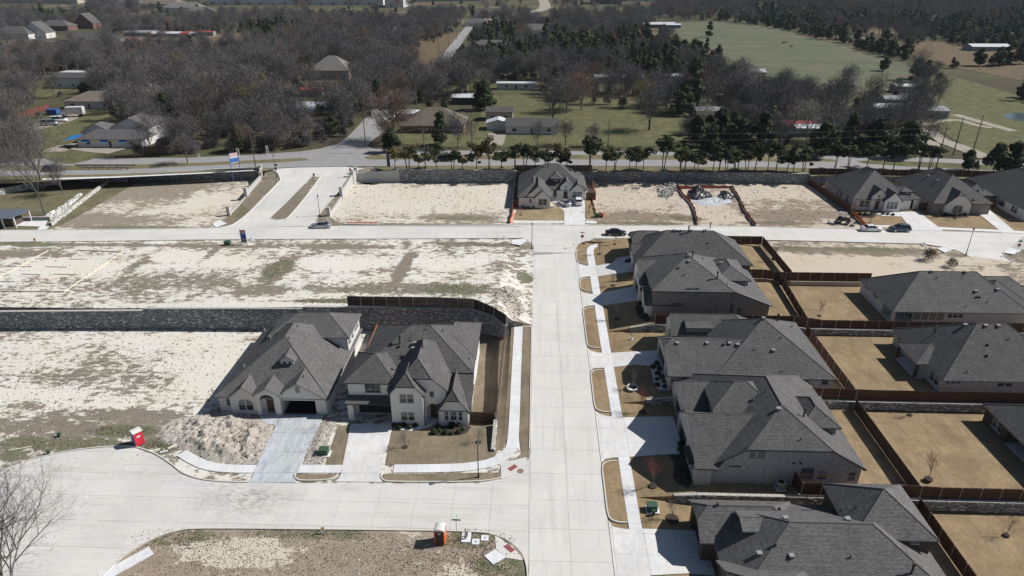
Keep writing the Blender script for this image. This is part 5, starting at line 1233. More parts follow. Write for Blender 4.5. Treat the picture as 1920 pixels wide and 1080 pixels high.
# H5 ---------------------------------------------------------------
z5 = lambda x, y: (1160 + x / 5.4, 410 + y / 5.4)
H = House('grey-brown brick two-storey house with stepped shingle roof, its side wall above the fence', (30, 114, 2.6), fascia='trim_black')
bg_ = 'brick_grey'
s5 = [Sw(*z5(690, 702), *z5(742, 778), 107.2, rows=1, frame='trim_grey', pane='blind'), Sw(*z5(765, 702), *z5(806, 778), 107.2, rows=1, frame='trim_grey', pane='blind')]
H.add(21.0, 34.4, 107.2, 121.5, 8.2, .55, 'y', wall=bg_, ops={'S': s5, 'W': [('win', 109, 110.5, 6.2, 7.6), ('garage', 114.6, 119.2, 2.6, 4.9)]})
H.shed(34.5, 41.2, 107.35, 122, 5.45, 8.1, 'W', wall=bg_, ops={'S': [Sw(*z5(1075, 862), *z5(1155, 955), 107.35, rows=1, frame='trim_grey'), Sw(*z5(1195, 895), *z5(1240, 975), 107.35, rows=1)]})
H.add(33.2, 38.6, 112.4, 121, 8.0, .5, 'y', wall='siding_grey', zb=5)
H.add(19.6, 28, 113.5, 121.5, 6.6, .7, 'x', 1, 0, wall='limestone', ops={'W': [('win', 116, 118, 6.2, 7.4, dict(rows=1)), ('garage', 115, 120, 2.6, 4.9)]})
H.add(20.0, 26, 107.6, 113, 5.4, .7, 'x', .8, 0, wall='limestone')
H.vents(box=[z5(710, 438), z5(1035, 455)], dark=[z5(606, 506)], pipe=[z5(662, 575), z5(1098, 668), z5(848, 412)], flue=[z5(995, 610), z5(745, 395)])
mb = MB(); 
for zz, w in (((598, 864), .9), ((528, 828), .12), ((882, 743), .14), ((948, 818), .12), ((1002, 818), .12)):
    p = atY(*z5(*zz), 107.1); mb.box(p.x - w, 107.12, p.z - .09, p.x + w, 107.2, p.z + .09)
mb.build('wall_vent', M['vent_dark'], H.root)
H.done()
# H4 ---------------------------------------------------------------
H = House('brown brick corner house with long grey hip roof beside the parked black car', (31, 130, 3.05), fascia='trim_black')
H.add(20.6, 42.6, 124.3, 137.0, 6.0, .68, 'x', wall='brick_grey', ops={'W': [('garage', 126.4, 131.2, 3.05, 5.4)]})
H.add(20.9, 30, 131.2, 139.2, 6.1, .6, 'x', .6, 0, wall='brick_grey', ops={'W': [('win', 134, 136, 4, 5.6, dict(cols=2))]})
H.add(20.3, 26, 128.8, 132.6, 6.0, .7, 'x', 1, 0, wall='limestone')
H.vents(box=[z5(562, 125), z5(730, 126), z5(875, 128)], dark=[z5(595, 132), z5(628, 130), z5(902, 256)], pipe=[z5(908, 300)], flue=[z5(705, 145), z5(925, 95)])
H.done()
# H12 / H13 / H14 ---------------------------------------------------
z12 = lambda x, y: (1600 + x / 3.6, 480 + y / 3.6)
H = House('white single-storey house with covered corner patio beyond the brown fence at right', (74, 114, 1.9), fascia='trim_grey')
s12 = [Sw(*z12(418, 370), *z12(605, 436), 107.6, cols=4, rows=1, frame='trim_white', pane='blind'), Sw(*z12(645, 376), *z12(738, 420), 107.6, cols=3, frame='trim_white')]
s12 = [(o[0], o[1], o[2], max(2.2, o[3]), min(4.6, o[4]), o[5]) for o in s12]
H.add(62.8, 85.5, 107.6, 120.4, 4.8, .7, 'x', wall='siding_white', walls='NE')
H.wall('siding_white', 'S', 107.6, 66.6, 85.5, 1.6, 4.8, s12)
H.wall('siding_white', 'W', 62.8, 111.5, 120.4, 1.6, 4.8, [Ww(*z12(80, 190), *z12(102, 238), 62.8, rows=1), Ww(*z12(135, 240), *z12(158, 292), 62.8, rows=1)])
H.wall('siding_white', 'S', 111.5, 62.8, 66.6, 1.6, 4.8); H.wall('siding_white', 'W', 66.6, 107.6, 111.5, 1.6, 4.8, [('win', 108.5, 110.5, 2.2, 4.3, dict(cols=2))])
mb = MB(); mb.box(62.75, 107.55, 1.6, 63.2, 108, 4.7); mb.build('column', M['siding_white'], H.root)
mb = MB(); mb.box(62.9, 107.7, 1.8, 66.6, 111.4, 2.02); mb.build('patio', M['drive'], H.root)
H.add(78.6, 87.5, 108.9, 119, 4.7, .6, 'x', .0, 0, wall='siding_white', ops={'S': [('win', 82.4, 84.6, 2.1, 4.2, dict(cols=2))]})
H.add(80, 89, 114, 121, 4.8, .6, 'x', 0, .5, wall='siding_white')
H.vents(box=[z12(526, 108), z12(755, 112), z12(972, 230), z12(825, 242)], pipe=[z12(565, 152), z12(760, 345), z12(905, 315)], dark=[z12(833, 282), z12(853, 282)], flue=[z12(690, 88)])
H.done()
H = House('wide brick house with projecting patio roof beyond the stone wall at right', (70, 94, 1.2), fascia='trim_grey')
s13 = [Sw(*z12(635, 826), *z12(722, 866), 86.9, cols=3, rows=1, frame='trim_white'), Sw(*z12(985, 832), *z12(1070, 886), 86.9, cols=2, frame='trim_white')]
H.add(60.6, 80, 86.9, 101.9, 4.1, .68, 'x', wall='brick_wash', ops={'S': s13, 'W': [('win', 88.0, 90.4, 1.7, 3.4, dict(cols=2, frame='trim_white')), ('win', 99, 100.5, 2, 3.4)]})
H.add(58.9, 65, 91.2, 97.4, 4.0, .5, 'x', wall='brick_wash', walls='', ov=.3)
for y in (91.3, 97.0): mb = MB(); mb.box(58.9, y, 1.0, 59.3, y + .4, 3.9); mb.build('column', M['brick_brown'], H.root)
mb = MB(); mb.box(58.9, 91.2, 1.0, 60.6, 97.4, 1.32); mb.build('patio', M['drive'], H.root)
H.vents(box=[z12(892, 475), z12(978, 476), z12(1068, 478), z12(755, 470)], dark=[z12(908, 605), z12(902, 678)], pipe=[z12(1043, 570), z12(765, 790)], flue=[z12(545, 525)])
H.done()
H = House('brown house corner with covered back porch at the right edge', (70, 74, 0), fascia='trim_grey')
H.add(64.4, 82, 66, 82.2, 2.75, .6, 'y', wall='brick_brown', walls='NE')
H.wall('brick_brown', 'W', 64.4, 77.2, 82.2, -.3, 2.75, [('win', 78.3, 80.4, .5, 2.2, dict(cols=2, frame='trim_white'))])
H.wall('brick_brown', 'W', 67.2, 66, 77.2, -.3, 2.75, [('win', 71, 73, .4, 2.2, dict(cols=2))]); H.wall('brick_brown', 'S', 77.2, 64.4, 67.2, -.3, 2.75)
mb = MB(); mb.box(64.4, 70.5, -.3, 64.9, 71, 2.7); mb.box(64.4, 66, -.3, 64.9, 66.5, 2.7); mb.build('column', M['brick_brown'], H.root)
mb = MB(); mb.box(64.5, 66, -.3, 67.2, 77.2, .02); mb.build('patio', M['drive'], H.root)
H.done()
# H3 lone white house ------------------------------------------------
H = House('lone white brick house with black trimmed gables and two cars on its drive', (5, 176, 3.0))
H.add(-3.8, 13.5, 172.7, 187, 6.0, .66, 'x', wall=bw, ops={'S': [('win', 5.0, 6.1, 3.5, 5.6, dict(rows=1))]})
H.add(-3.75, 3.6, 166.3, 180, 6.0, .66, 'y', wall=bw)
H.add(-1.9, 4.15, 166.0, 177, 5.95, .92, 'y', 1, 0, wall=bw, ops={'S': [('win', -1.2, -.5, 4.2, 5.3, dict(rows=1, arch=True)), ('win', 1.1, 3.4, 3.7, 5.3, dict(cols=2))]}, ov=.35)
H.add(.3, 4.2, 165.6, 168, 5.9, .92, 'y', 1, 1, wall=bw, ops={'S': [('win', 1.15, 3.4, 3.7, 5.35, dict(cols=2))]}, ov=.3)
H.add(6.9, 9.9, 172.3, 178, 6.9, .95, 'y', 1, 0, wall=bw, ops={'S': [('arch', 7.6, 9.0, 3.0, 5.9, dict(arch=True, deep=.2)), ('win', 8.0, 8.6, 6.9 - .6, 6.9 - .05, dict(rows=1))]}, ov=.35)
H.add(9.7, 13.0, 172.0, 178, 6.0, .95, 'y', 1, 0, wall=bw, ops={'S': [('win', 10.1, 12.6, 3.6, 5.4, dict(cols=2))]}, ov=.35)
H.add(4.6, 6.9, 174.2, 179.5, 8.5, .7, 'y', .0, 0, wall='siding_black', zb=6.2, ops={'S': [('win', 5.1, 6.4, 7.6, 8.3, dict(rows=1, cols=2))]}, ov=.4)
z3 = lambda x, y: (950 + x / 7.716, 290 + y / 7.716)
H.vents(pipe=[z3(390, 240), z3(470, 160), z3(410, 295), z3(420, 320), z3(908, 232)], flue=[z3(600, 175), z3(1090, 300)], dark=[z3(1050, 293)])
H.done()
# H9-H11 --------------------------------------------------------------
zn = lambda x, y: (1500 + x / 4.571, 300 + y / 4.571)
H = House('white northeast house with twin front gables and garage wing, nearest the tractor', (87, 176, 2.95))
H.add(80.2, 94.6, 167.2, 185.2, 6.0, .72, 'y', wall=bw, ops={'S': [('win', 82.0, 84.4, 3.6, 5.3, dict(cols=2, frame='trim_white'))], 'W': [('win', 170, 171.2, 3.8, 5.4), ('win', 174, 175.2, 3.8, 5.4), ('win', 176, 177, 3.8, 5.4)]})
H.add(84.5, 87.9, 166.8, 174, 6.9, .95, 'y', 1, 0, wall=bw, ops={'S': [('arch', 85.4, 87.0, 3, 5.9, dict(arch=True, deep=.2)), ('win', 85.9, 86.5, 6.7 - .5, 6.85, dict(rows=1))]}, ov=.35)
H.add(87.4, 91.4, 165.8, 173, 6.0, .95, 'y', 1, 0, wall=bw, ops={'S': [('win', 88.0, 90.8, 3.6, 5.5, dict(cols=3))]}, ov=.35)
H.add(91.5, 97.0, 168.0, 177, 5.9, .6, 'y', 0, 0, wall=bw, ops={'S': [('open', 91.9, 95.6, 3.0, 5.3)]})
H.add(92.6, 94.8, 168.6, 172, 7.6, .5, 'y', 0, 0, wall='siding_black', zb=6, ops={'S': [('win', 93.0, 94.4, 6.9, 7.5, dict(rows=1, cols=2))]})
H.vents(pipe=[zn(480, 145), zn(460, 190)], box=[zn(575, 62), zn(592, 68), zn(608, 75)], flue=[zn(305, 165)])
H.done()
H = House('northeast house with stone base and arched window, between its white neighbour and the edge house', (106, 175, 2.95))
H.add(98.7, 112.6, 164.6, 185.2, 6.0, .72, 'y', wall='brick_grey')
H.add(101.4, 107.4, 163.9, 172, 6.0, .9, 'y', .75, 0, wall=bw, ops={'S': [('win', 103.2, 105.6, 3.4, 5.4, dict(cols=2, arch=True))]}, ov=.35)
H.add(107.2, 109.2, 165.2, 171, 6.0, .6, 'y', 1, 0, wall=bw, ops={'S': [('win', 107.7, 108.7, 3.6, 5.3)]}, ov=.3)
H.add(109.6, 113.4, 170.6, 176, 7.6, .8, 'y', 1, 0, wall=bw, ops={'S': [('arch', 110.0, 111.2, 3, 5.6, dict(arch=True)), ('win', 110.9, 111.6, 6.2, 7.4, dict(rows=1)), ('win', 112.0, 112.7, 6.2, 7.4, dict(rows=1))]}, ov=.3)
H.add(112.6, 117.2, 171.6, 180, 5.9, .6, 'y', wall='brick_grey', ops={'S': [('win', 113.4, 116.4, 3.4, 5.4, dict(cols=2))]})
H.vents(box=[zn(1100, 140), zn(1180, 180), zn(1200, 75), zn(1222, 72)], pipe=[zn(960, 235), zn(1245, 222)])
H.done()
H = House('dark roofed house cut off by the right edge at the top of the new street', (126, 172, 2.95))
H.add(118.2, 134, 160.5, 186, 6.0, .66, 'y', wall='siding_white', ops={'W': [('win', 163, 165.4, 3.6, 5.2, dict(cols=2)), ('win', 168, 170.5, 3.8, 5.2, dict(cols=2, frame='trim_black')), ('win', 173.5, 176, 3.8, 5.2, dict(cols=3, frame='trim_black'))]})
H.vents(pipe=[zn(1880, 128), zn(1895, 310)]); H.done()

# ================================================================== VEHICLES
def loft(mb, secs, closed=True):
    """secs: list of rings (same count) -> skin"""
    n = len(secs[0]); base = len(mb.v)
    for r in secs: mb.v += [tuple(p) for p in r]
    for i in range(len(secs) - 1):
        for j in range(n):
            k = (j + 1) % n; a = base + i * n
            mb.f.append((a + j, a + n + j, a + n + k, a + k)); mb.uv += [(0, 0)] * 4; mb.mi.append(0)
    mb.f.append(tuple(base + j for j in range(n))); mb.uv += [(0, 0)] * n; mb.mi.append(0)
    e = base + (len(secs) - 1) * n; mb.f.append(tuple(e + j for j in reversed(range(n)))); mb.uv += [(0, 0)] * n; mb.mi.append(0)
def section(x, w, z0, z1, rb=.12, rt=.12, tw=None):
    tw = w if tw is None else tw
    pts = [(-w + rb, z0), (-w, z0 + rb), (-w * 1.0, (z0 + z1) / 2), (-tw, z1 - rt), (-tw + rt * 1.3, z1), (0, z1 + .02), (tw - rt * 1.3, z1), (tw, z1 - rt), (w, (z0 + z1) / 2), (w, z0 + rb), (w - rb, z0)]
    return [(x, y, z) for y, z in pts]
def car(label, kind, paint, loc, rot, group=None, cat='car', name='parked_car'):
    """nose along +x"""
    r = thing(name, label, cat, loc, group, local=True); r.rotation_euler.z = rot
    if kind == 'sedan': L, Wd, H_, belt, prof, cab = 4.85, .92, 1.44, .92, [(-2.42, .62, .86), (-2.3, .80, .98), (-1.6, .9, 1.0), (-.9, .92, .98), (.9, .92, .95), (1.6, .90, .90), (2.15, .82, .80), (2.42, .60, .62)], [(-1.75, .62, 1.0), (-1.05, .60, 1.38), (-.3, .60, 1.45), (.35, .60, 1.42), (1.15, .64, .98)]
    elif kind == 'suv': L, Wd, H_, belt, prof, cab = 4.75, .95, 1.7, 1.05, [(-2.37, .74, 1.05), (-2.25, .88, 1.12), (-1.4, .95, 1.10), (.9, .95, 1.06), (1.6, .92, 1.02), (2.15, .84, .92), (2.37, .66, .75)], [(-2.2, .66, 1.12), (-1.85, .66, 1.62), (-.6, .68, 1.70), (.3, .67, 1.66), (1.2, .70, 1.08)]
    else: L, Wd, H_, belt, prof, cab = 5.6, 1.0, 2.1, 1.2, [(-2.8, .90, 1.3), (-2.7, .98, 1.3), (1.4, 1.0, 1.25), (2.3, .92, 1.1), (2.8, .75, .85)], [(-2.75, .85, 1.3), (-2.65, .85, 2.05), (.6, .86, 2.1), (1.2, .84, 2.0), (2.0, .84, 1.2)]
    mb = MB(); loft(mb, [section(x, w * (Wd / .92) if kind != 'x' else w, .30 if abs(x) > 2.2 else .22, z, .08, .10, w * .93) for x, w, z in prof]); mb.build('body', M[paint], r, smooth=True)
    mb = MB(); bz = [p[2] for p in cab]
    loft(mb, [[(x, -Wd * .9, min(z, belt) - .05), (x, -Wd * .9, min(z, belt)), (x, -w, z - .03), (x, -w + .1, z), (x, w - .1, z), (x, w, z - .03), (x, Wd * .9, min(z, belt)), (x, Wd * .9, min(z, belt) - .05)] for x, w, z in cab]); mb.build('windows', M['carglass'], r)
    mb = MB(); t0, t1 = cab[1], cab[-2]; m = [c for c in cab[1:-1]]
    for a, b in zip(m[:-1], m[1:]): mb.face([(a[0], -a[1] - .02, a[2] - .01), (b[0], -b[1] - .02, b[2] - .01), (b[0], -b[1] + .12, b[2] + .025), (a[0], -a[1] + .12, a[2] + .025)]); mb.face([(a[0], -a[1] + .12, a[2] + .025), (b[0], -b[1] + .12, b[2] + .025), (b[0], b[1] - .12, b[2] + .025), (a[0], a[1] - .12, a[2] + .025)]); mb.face([(a[0], a[1] - .12, a[2] + .025), (b[0], b[1] - .12, b[2] + .025), (b[0], b[1] + .02, b[2] - .01), (a[0], a[1] + .02, a[2] - .01)])
    mb.build('roof', M[paint], r)
    mb = MB()
    for sgn in (-1, 1):
        for i in (1, 2 if kind == 'sedan' else 2): pass
        for (x, w, z) in (cab[1], cab[2], cab[-2]):
            mb.tube((x * 1.0, sgn * (w + .005), z - .01), (x - .08 if x < 0 else x + .3, sgn * Wd * .905, belt), .035, .045, 4)
    mb.build('pillars', M[paint], r)
    wx = L * .30; wr = .33 if kind == 'sedan' else .37
    for sx in (-wx, wx):
        for sy in (-1, 1):
            mb = MB(); mb.tube((sx, sy * (Wd - .2), wr), (sx, sy * (Wd + .015), wr), wr, wr, 14); wh = mb.build('wheel', M['rubber'], r)
            mb = MB(); mb.tube((sx, sy * (Wd + .0), wr), (sx, sy * (Wd + .03), wr), wr * .66, wr * .6, 10); mb.build('rim', M['rim'], wh)
    for sy in (-1, 1):
        mb = MB(); mb.box(L / 2 - .28, sy * .62 - .17, .62, L / 2 - .06, sy * .62 + .13, .74); mb.build('headlight', M['lampglass'], r)
        mb = MB(); mb.box(-L / 2 + .03, sy * .66 - .15, .78, -L / 2 + .16, sy * .66 + .15, .92); mb.build('tail_light', M['tail'], r)
        mb = MB(); mb.box(.75, sy * (Wd + .08) - .09, belt - .02, .93, sy * (Wd + .08) + .07, belt + .12); mb.build('mirror', M[paint], r)
    return r
gp = lambda px, py, h=hMid: at(px, py, h)
p = gp(601, 428); car('silver sedan on the cross street by the entrance lamp post', 'sedan', 'car_silver', (p.x, p.y + .6, 2.81), R(183))
p = gp(1155, 442); car('black sedan parked behind the corner house beside the stop sign', 'sedan', 'car_black', (p.x, p.y + .6, 2.81), R(0))
p = gp(1635, 434); car('white sedan parked on the street behind the blue SUV', 'sedan', 'car_white', (p.x, p.y + .5, 2.81), R(0))
p = gp(1688, 434.5); car('slate blue SUV parked in front of the white sedan', 'suv', 'car_blue', (p.x, p.y + .5, 2.81), R(180))
p = at(1058, 384, hN); car('silver car standing askew on the drive of the lone white house', 'sedan', 'car_silver', (p.x, p.y, hN(0, p.y) + .07), R(118))
p = at(1084, 382, hN); car('white SUV on the drive of the lone white house', 'suv', 'car_white', (p.x, p.y, hN(0, p.y) + .07), R(92))
p = at(96, 322, FARZ); car('black car on the highway at the far left behind the bare trees', 'suv', 'car_black', (p.x, p.y + .6, FARZ + .06), R(2))
p = at(834, 303, FARZ); car('black SUV driving on the highway behind the row of trimmed trees', 'suv', 'car_black', (p.x, p.y + .6, FARZ + .06), R(0))
p = at(94, 235, FARZ); car('silver van parked at the gravel yard, nearer of the two vans', 'van', 'car_silver', (p.x, p.y, FARZ + .15), R(12), cat='van', name='parked_van')
p = at(112, 229, FARZ); car('white van parked at the gravel yard, farther of the two vans', 'van', 'car_white', (p.x, p.y, FARZ + .15), R(12), cat='van', name='parked_van')
# box truck
p = at(138, 219, FARZ); tr = thing('box_truck', 'white box truck parked behind the two vans', 'truck', (p.x, p.y, FARZ + .1), local=True); tr.rotation_euler.z = R(190)
mb = MB(); mb.box(-4.2, -1.25, 1.0, 2.0, 1.25, 3.7); mb.build('cargo_box', M['siding_white'], tr); mb = MB(); loft(mb, [section(2.1, 1.1, .5, 2.4), section(3.3, 1.1, .5, 2.3), section(3.9, 1.0, .5, 1.5), section(4.3, .95, .5, 1.3)]); mb.build('cab', M['car_white'], tr)
for sx in (-2.8, 3.1):
    for sy in (-1, 1): mb = MB(); mb.tube((sx, sy * .8, .5), (sx, sy * 1.15, .5), .5, .5, 12); mb.build('wheel', M['rubber'], tr)
# compact tractor
p = at(1578, 418, hN); tr = thing('tractor', 'small black tractor with canopy on the bare lot near the orange netting', 'tractor', (p.x, p.y, hN(p.x, p.y)), local=True); tr.rotation_euler.z = R(-35)
mb = MB(); mb.box(-.6, -.75, .7, .5, .75, 1.3); mb.box(.4, -.42, .7, 1.7, .42, 1.45); mb.build('body', M['black'], tr); mb = MB(); mb.box(-1.0, -.85, 2.45, .7, .85, 2.57); mb.build('canopy', M['vent'], tr)
mb = MB(); [mb.tube((x, y, 1.2), (x * .95, y * .95, 2.46), .04, .04, 5) for x in (-.8, .55) for y in (-.7, .7)]; mb.build('canopy_posts', M['black'], tr)
for sx, wr, w in ((-.6, .68, .38), (1.35, .42, .28)):
    for sy in (-1, 1):
        mb = MB(); mb.tube((sx, sy * .75, wr), (sx, sy * (.75 + w), wr), wr, wr, 16); wh = mb.build('wheel', M['rubber'], tr); mb = MB(); mb.tube((sx, sy * .76, wr), (sx, sy * (.77 + w), wr), wr * .5, wr * .5, 10); mb.build('rim', M['vent'], wh)
mb = MB(); [mb.tube((.3, y, 1.2), (2.3, y, .9), .07, .07, 5) for y in (-.5, .5)]; mb.tube((2.3, -.5, .9), (2.6, -.5, .3), .06, .06, 5); mb.tube((2.3, .5, .9), (2.6, .5, .3), .06, .06, 5); mb.build('loader_arm', M['vent'], tr)
mb = MB(); mb.face([(2.5, -.9, .15), (2.5, .9, .15), (3.1, .9, .1), (3.1, -.9, .1)]); mb.face([(2.5, -.9, .15), (2.5, -.9, .75), (2.5, .9, .75), (2.5, .9, .15)]); mb.face([(2.5, -.9, .15), (3.1, -.9, .1), (2.5, -.9, .75)]); mb.face([(2.5, .9, .15), (3.1, .9, .1), (2.5, .9, .75)]); mb.build('loader_bucket', M['vent'], tr)

# ================================================================== STREET FURNITURE
def potty(label, loc, rot, front, side, sgn=None):
    r = thing('portable_toilet', label, 'portable toilet', loc, 'portable toilets', local=True); r.rotation_euler.z = rot
    mb = MB(); w = .57; mb.box(-w, -w, .08, w, w, 2.08); mb.build('cabin', M[side], r)
    mb = MB(); mb.box(-.46, -w - .03, .15, .46, -w - .003, 2.0); d = mb.build('door', M[front], r)
    mb = MB(); mb.box(-.16, -w - .045, 1.62, .16, -w - .032, 1.85); mb.build('sign_panel', M['siding_white'], d)
    mb = MB(); mb.prism([(w + .02, .35 * math.cos(a * .4)) if 0 else (w + .006 * (a * 0), 0) for a in range(3)], 0, 0) if 0 else None
    n = 12; mb.face([(w + .012, .27 * math.cos(6.283 * k / n), 1.45 + .17 * math.sin(6.283 * k / n)) for k in range(n)]); mb.face([(-w - .012, .27 * math.cos(-6.283 * k / n), 1.45 + .17 * math.sin(-6.283 * k / n)) for k in range(n)]); mb.build('oval_panel', M['siding_white'], r)
    mb = MB(); prof = [(-.62, 2.08), (-.58, 2.2), (-.3, 2.34), (0, 2.38), (.3, 2.34), (.58, 2.2), (.62, 2.08)]
    for a, b in zip(prof[:-1], prof[1:]): mb.face([(a[0], -.62, a[1]), (b[0], -.62, b[1]), (b[0], .62, b[1]), (a[0], .62, a[1])][::-1] if 0 else [(a[0], -.62, a[1]), (b[0], -.62, b[1]), (b[0], .62, b[1]), (a[0], .62, a[1])])
    mb.face([(x, -.62, z) for x, z in prof][::-1]); mb.face([(x, .62, z) for x, z in prof]); mb.build('roof', M['trim_white'], r)
    mb = MB(); mb.box(-.5, -.5, 0, -.3, .5, .08); mb.box(.3, -.5, 0, .5, .5, .08); mb.build('skids', M['black'], r); return r
M['toilet_blue'] = plain('toilet_blue', (.03, .11, .22), .5); M['toilet_red'] = plain('toilet_red', (.62, .03, .06), .45); M['toilet_orange'] = plain('toilet_orange', (.75, .13, .02), .45); M['toilet_brown'] = plain('toilet_brown', (.045, .028, .022), .6)
p = at(257, 836, hS); potty('red and blue portable toilet with white roof at the edge of the cul-de-sac', (p.x, p.y + .5, hS(p.x, p.y)), R(-38), 'toilet_blue', 'toilet_red')
p = at(825, 1023, hS); potty('orange and brown portable toilet with white roof beside the street sign', (p.x, p.y + .6, hS(p.x, p.y)), R(-4), 'toilet_brown', 'toilet_orange')

def lamp_post(label, x, y, z, H=5.5, extra=False):
    r = thing('street_lamp', label, 'street lamp', (x, y, z), 'street lamps', local=True)
    mb = MB(); mb.tube((0, 0, 0), (0, 0, .5), .16, .11, 8); mb.build('base', M['black'], r)
    mb = MB(); mb.tube((0, 0, .5), (0, 0, H - .35), .075, .05, 8); mb.build('post', M['black'], r)
    mb = MB(); mb.tube((0, 0, H - .35), (0, 0, H - .28), .17, .17, 8); mb.tube((0, 0, H + .02), (0, 0, H + .2), .24, .03, 8); [mb.tube((.15 * math.cos(a), .15 * math.sin(a), H - .3), (.19 * math.cos(a), .19 * math.sin(a), H + .04), .015, .015, 4) for a in (0.8, 2.4, 3.9, 5.5)]; mb.build('lantern', M['black'], r)
    mb = MB(); mb.tube((0, 0, H - .28), (0, 0, H + .02), .12, .16, 8); mb.build('lantern_glass', M['lampglass'], r)
    if extra: mb = MB(); mb.box(-.05, -.2, 2.2, .35, .2, 2.9); mb.box(.05, -.35, 3.4, .6, .35, 3.8); mb.build('equipment_box', M['black'], r)
    return r
for lab, px, py, h, HH, ex in (('black lamp post on the verge in front of the white two-storey house', 897, 895, hS, 5.6, 0), ('black lamp post at the end of the entrance road by the silver sedan', 600, 405, hN, 5.3, 0),
    ('black lamp post at the corner of the empty upper lot', 997, 467, hS, 5.9, 0), ('tall lamp post at the northeast street corner', 1811, 478, hMid, 6.0, 0), ('lamp post carrying black boxes at the mouth of the entrance road', 518.6, 333, hE, 6.6, 1)):
    p = at(px, py, h); lamp_post(lab, p.x, p.y, p.z, HH, ex)
M['sign_green'] = plain('sign_green', (.01, .13, .07), .5); M['sign_red'] = plain('sign_red', (.35, .02, .03), .5); M['sign_blue'] = plain('sign_blue', (.03, .07, .32), .5); M['sign_yellow'] = plain('sign_yellow', (.65, .38, .02), .5); M['sign_pink'] = plain('sign_pale_pink', (.75, .5, .5), .6); M['sign_ltblue'] = plain('sign_light_blue', (.05, .2, .55), .6); M['white_p'] = plain('white_print', (.75, .75, .75), .6)
def text_obj(parent, s_, size, loc, rot=(R(90), 0, 0), mat='white_p'):
    cu = bpy.data.curves.new('lettering', 'FONT'); cu.body = s_; cu.size = size; cu.align_x = 'CENTER'; cu.align_y = 'CENTER'; cu.extrude = .003; cu.materials.append(M[mat])
    tmp = bpy.data.objects.new('lettering_curve', cu); me = bpy.data.meshes.new_from_object(tmp); bpy.data.objects.remove(tmp)
    o = bpy.data.objects.new('lettering', me); COL.objects.link(o); o.parent = parent; o.location = loc; o.rotation_euler = rot; return o
def stop_sign(label, p, stop=True, rot=0, H=2.9):
    r = thing('street_sign', label, 'street sign', (p.x, p.y, p.z), None, local=True); r.rotation_euler.z = rot
    mb = MB(); mb.tube((0, 0, 0), (0, 0, H), .03, .03, 6); mb.build('post', M['galv'], r)
    if stop:
        oc = [(.38 * math.cos(R(22.5 + 45 * k)), .38 * math.sin(R(22.5 + 45 * k))) for k in range(8)]
        mb = MB(); mb.face([(x, -.04, H - .75 + z) for x, z in oc]); mb.face([(x, -.035, H - .75 + z) for x, z in oc][::-1]); pl = mb.build('stop_plate', M['sign_red'], r)
        text_obj(pl, 'STOP', .26, (0, -.05, H - .75))
    mb = MB(); mb.box(-.5, -.012, H - .02, .5, .012, H + .17); mb.build('name_plate', M['sign_green'], r)
    mb = MB(); mb.box(-.012, -.5, H + .19, .012, .5, H + .38); mb.build('name_plate', M['sign_green'], r); return r
stop_sign('stop sign with green street name plates at the corner by the black sedan', at(1091, 460, hMid)); stop_sign('stop sign at the mouth of the entrance road by the stone wall', at(658, 332, hE))
stop_sign('stop sign with crossed name plates at the right edge corner', at(1905, 477, hMid)); stop_sign('green street name sign on a bare pole beside the orange portable toilet', at(857, 1012, hS), False, H=2.9)
stop_sign('stop sign seen from behind at the wooded side road', at(614, 273, FARZ), True, R(180), 2.8)
# hydrants, utility boxes
def hydrant(label, p):
    r = thing('fire_hydrant', label, 'fire hydrant', tuple(p), 'fire hydrants', local=True)
    mb = MB(); mb.tube((0, 0, 0), (0, 0, .55), .11, .1, 8); mb.dome((0, 0, .55), .12, .12, .14, 8, 3); mb.build('barrel', M['galv'], r)
    mb = MB(); mb.tube((-.2, 0, .42), (.2, 0, .42), .06, .06, 6); mb.build('outlet', M['galv'], r); mb = MB(); mb.box(-.35, -.35, -.05, .35, .35, .04); mb.build('pad', M['walk'], r)
hydrant('fire hydrant at the corner of the upper lot beside its kerb ramp', at(945, 448, hMid)); hydrant('fire hydrant at the corner of the bare dirt lot at right', at(1732, 460, hMid)); hydrant('fire hydrant beside the tall blue lot sign', at(471, 450, hMid))
def ubox(label, p, w=1.15, d=.95, h_=.85, pad=True, cat='utility box', name='utility_box'):
    r = thing(name, label, cat, tuple(p), None, local=True)
    mb = MB(); mb.box(-w / 2, -d / 2, .08, w / 2, d / 2, h_); mb.build('cabinet', M['green_box'], r); mb = MB(); mb.box(-w / 2 - .04, -d / 2 - .04, h_, w / 2 + .04, d / 2 + .02, h_ + .08); mb.build('lid', M['green_box'], r)
    if pad: mb = MB(); mb.box(-w / 2 - .15, -d / 2 - .2, -.05, w / 2 + .3, d / 2 + .15, .1); mb.build('pad', M['walk'], r)
ubox('green transformer box on the lawn strip beside the stone wall near the bottom', at(1222, 956, hRp)); ubox('green transformer box in the rubble between the two white house drives', at(608, 851, hL)); ubox('green transformer box beside the blue lot sign', at(427, 459, hU), pad=False)
ubox('green transformer box beside the lone white house drive', at(1119, 407, hN), pad=False); ubox('small pale green pedestal below the transformer box', at(1225, 966, hRp), .3, .3, .7, False)
ubox('small green pedestal on the cul-de-sac weeds', at(112, 818, hL), .35, .35, .5, False); ubox('small green pedestal on the cul-de-sac edge under the weeds', at(92, 850, hL), .35, .35, .4, False)
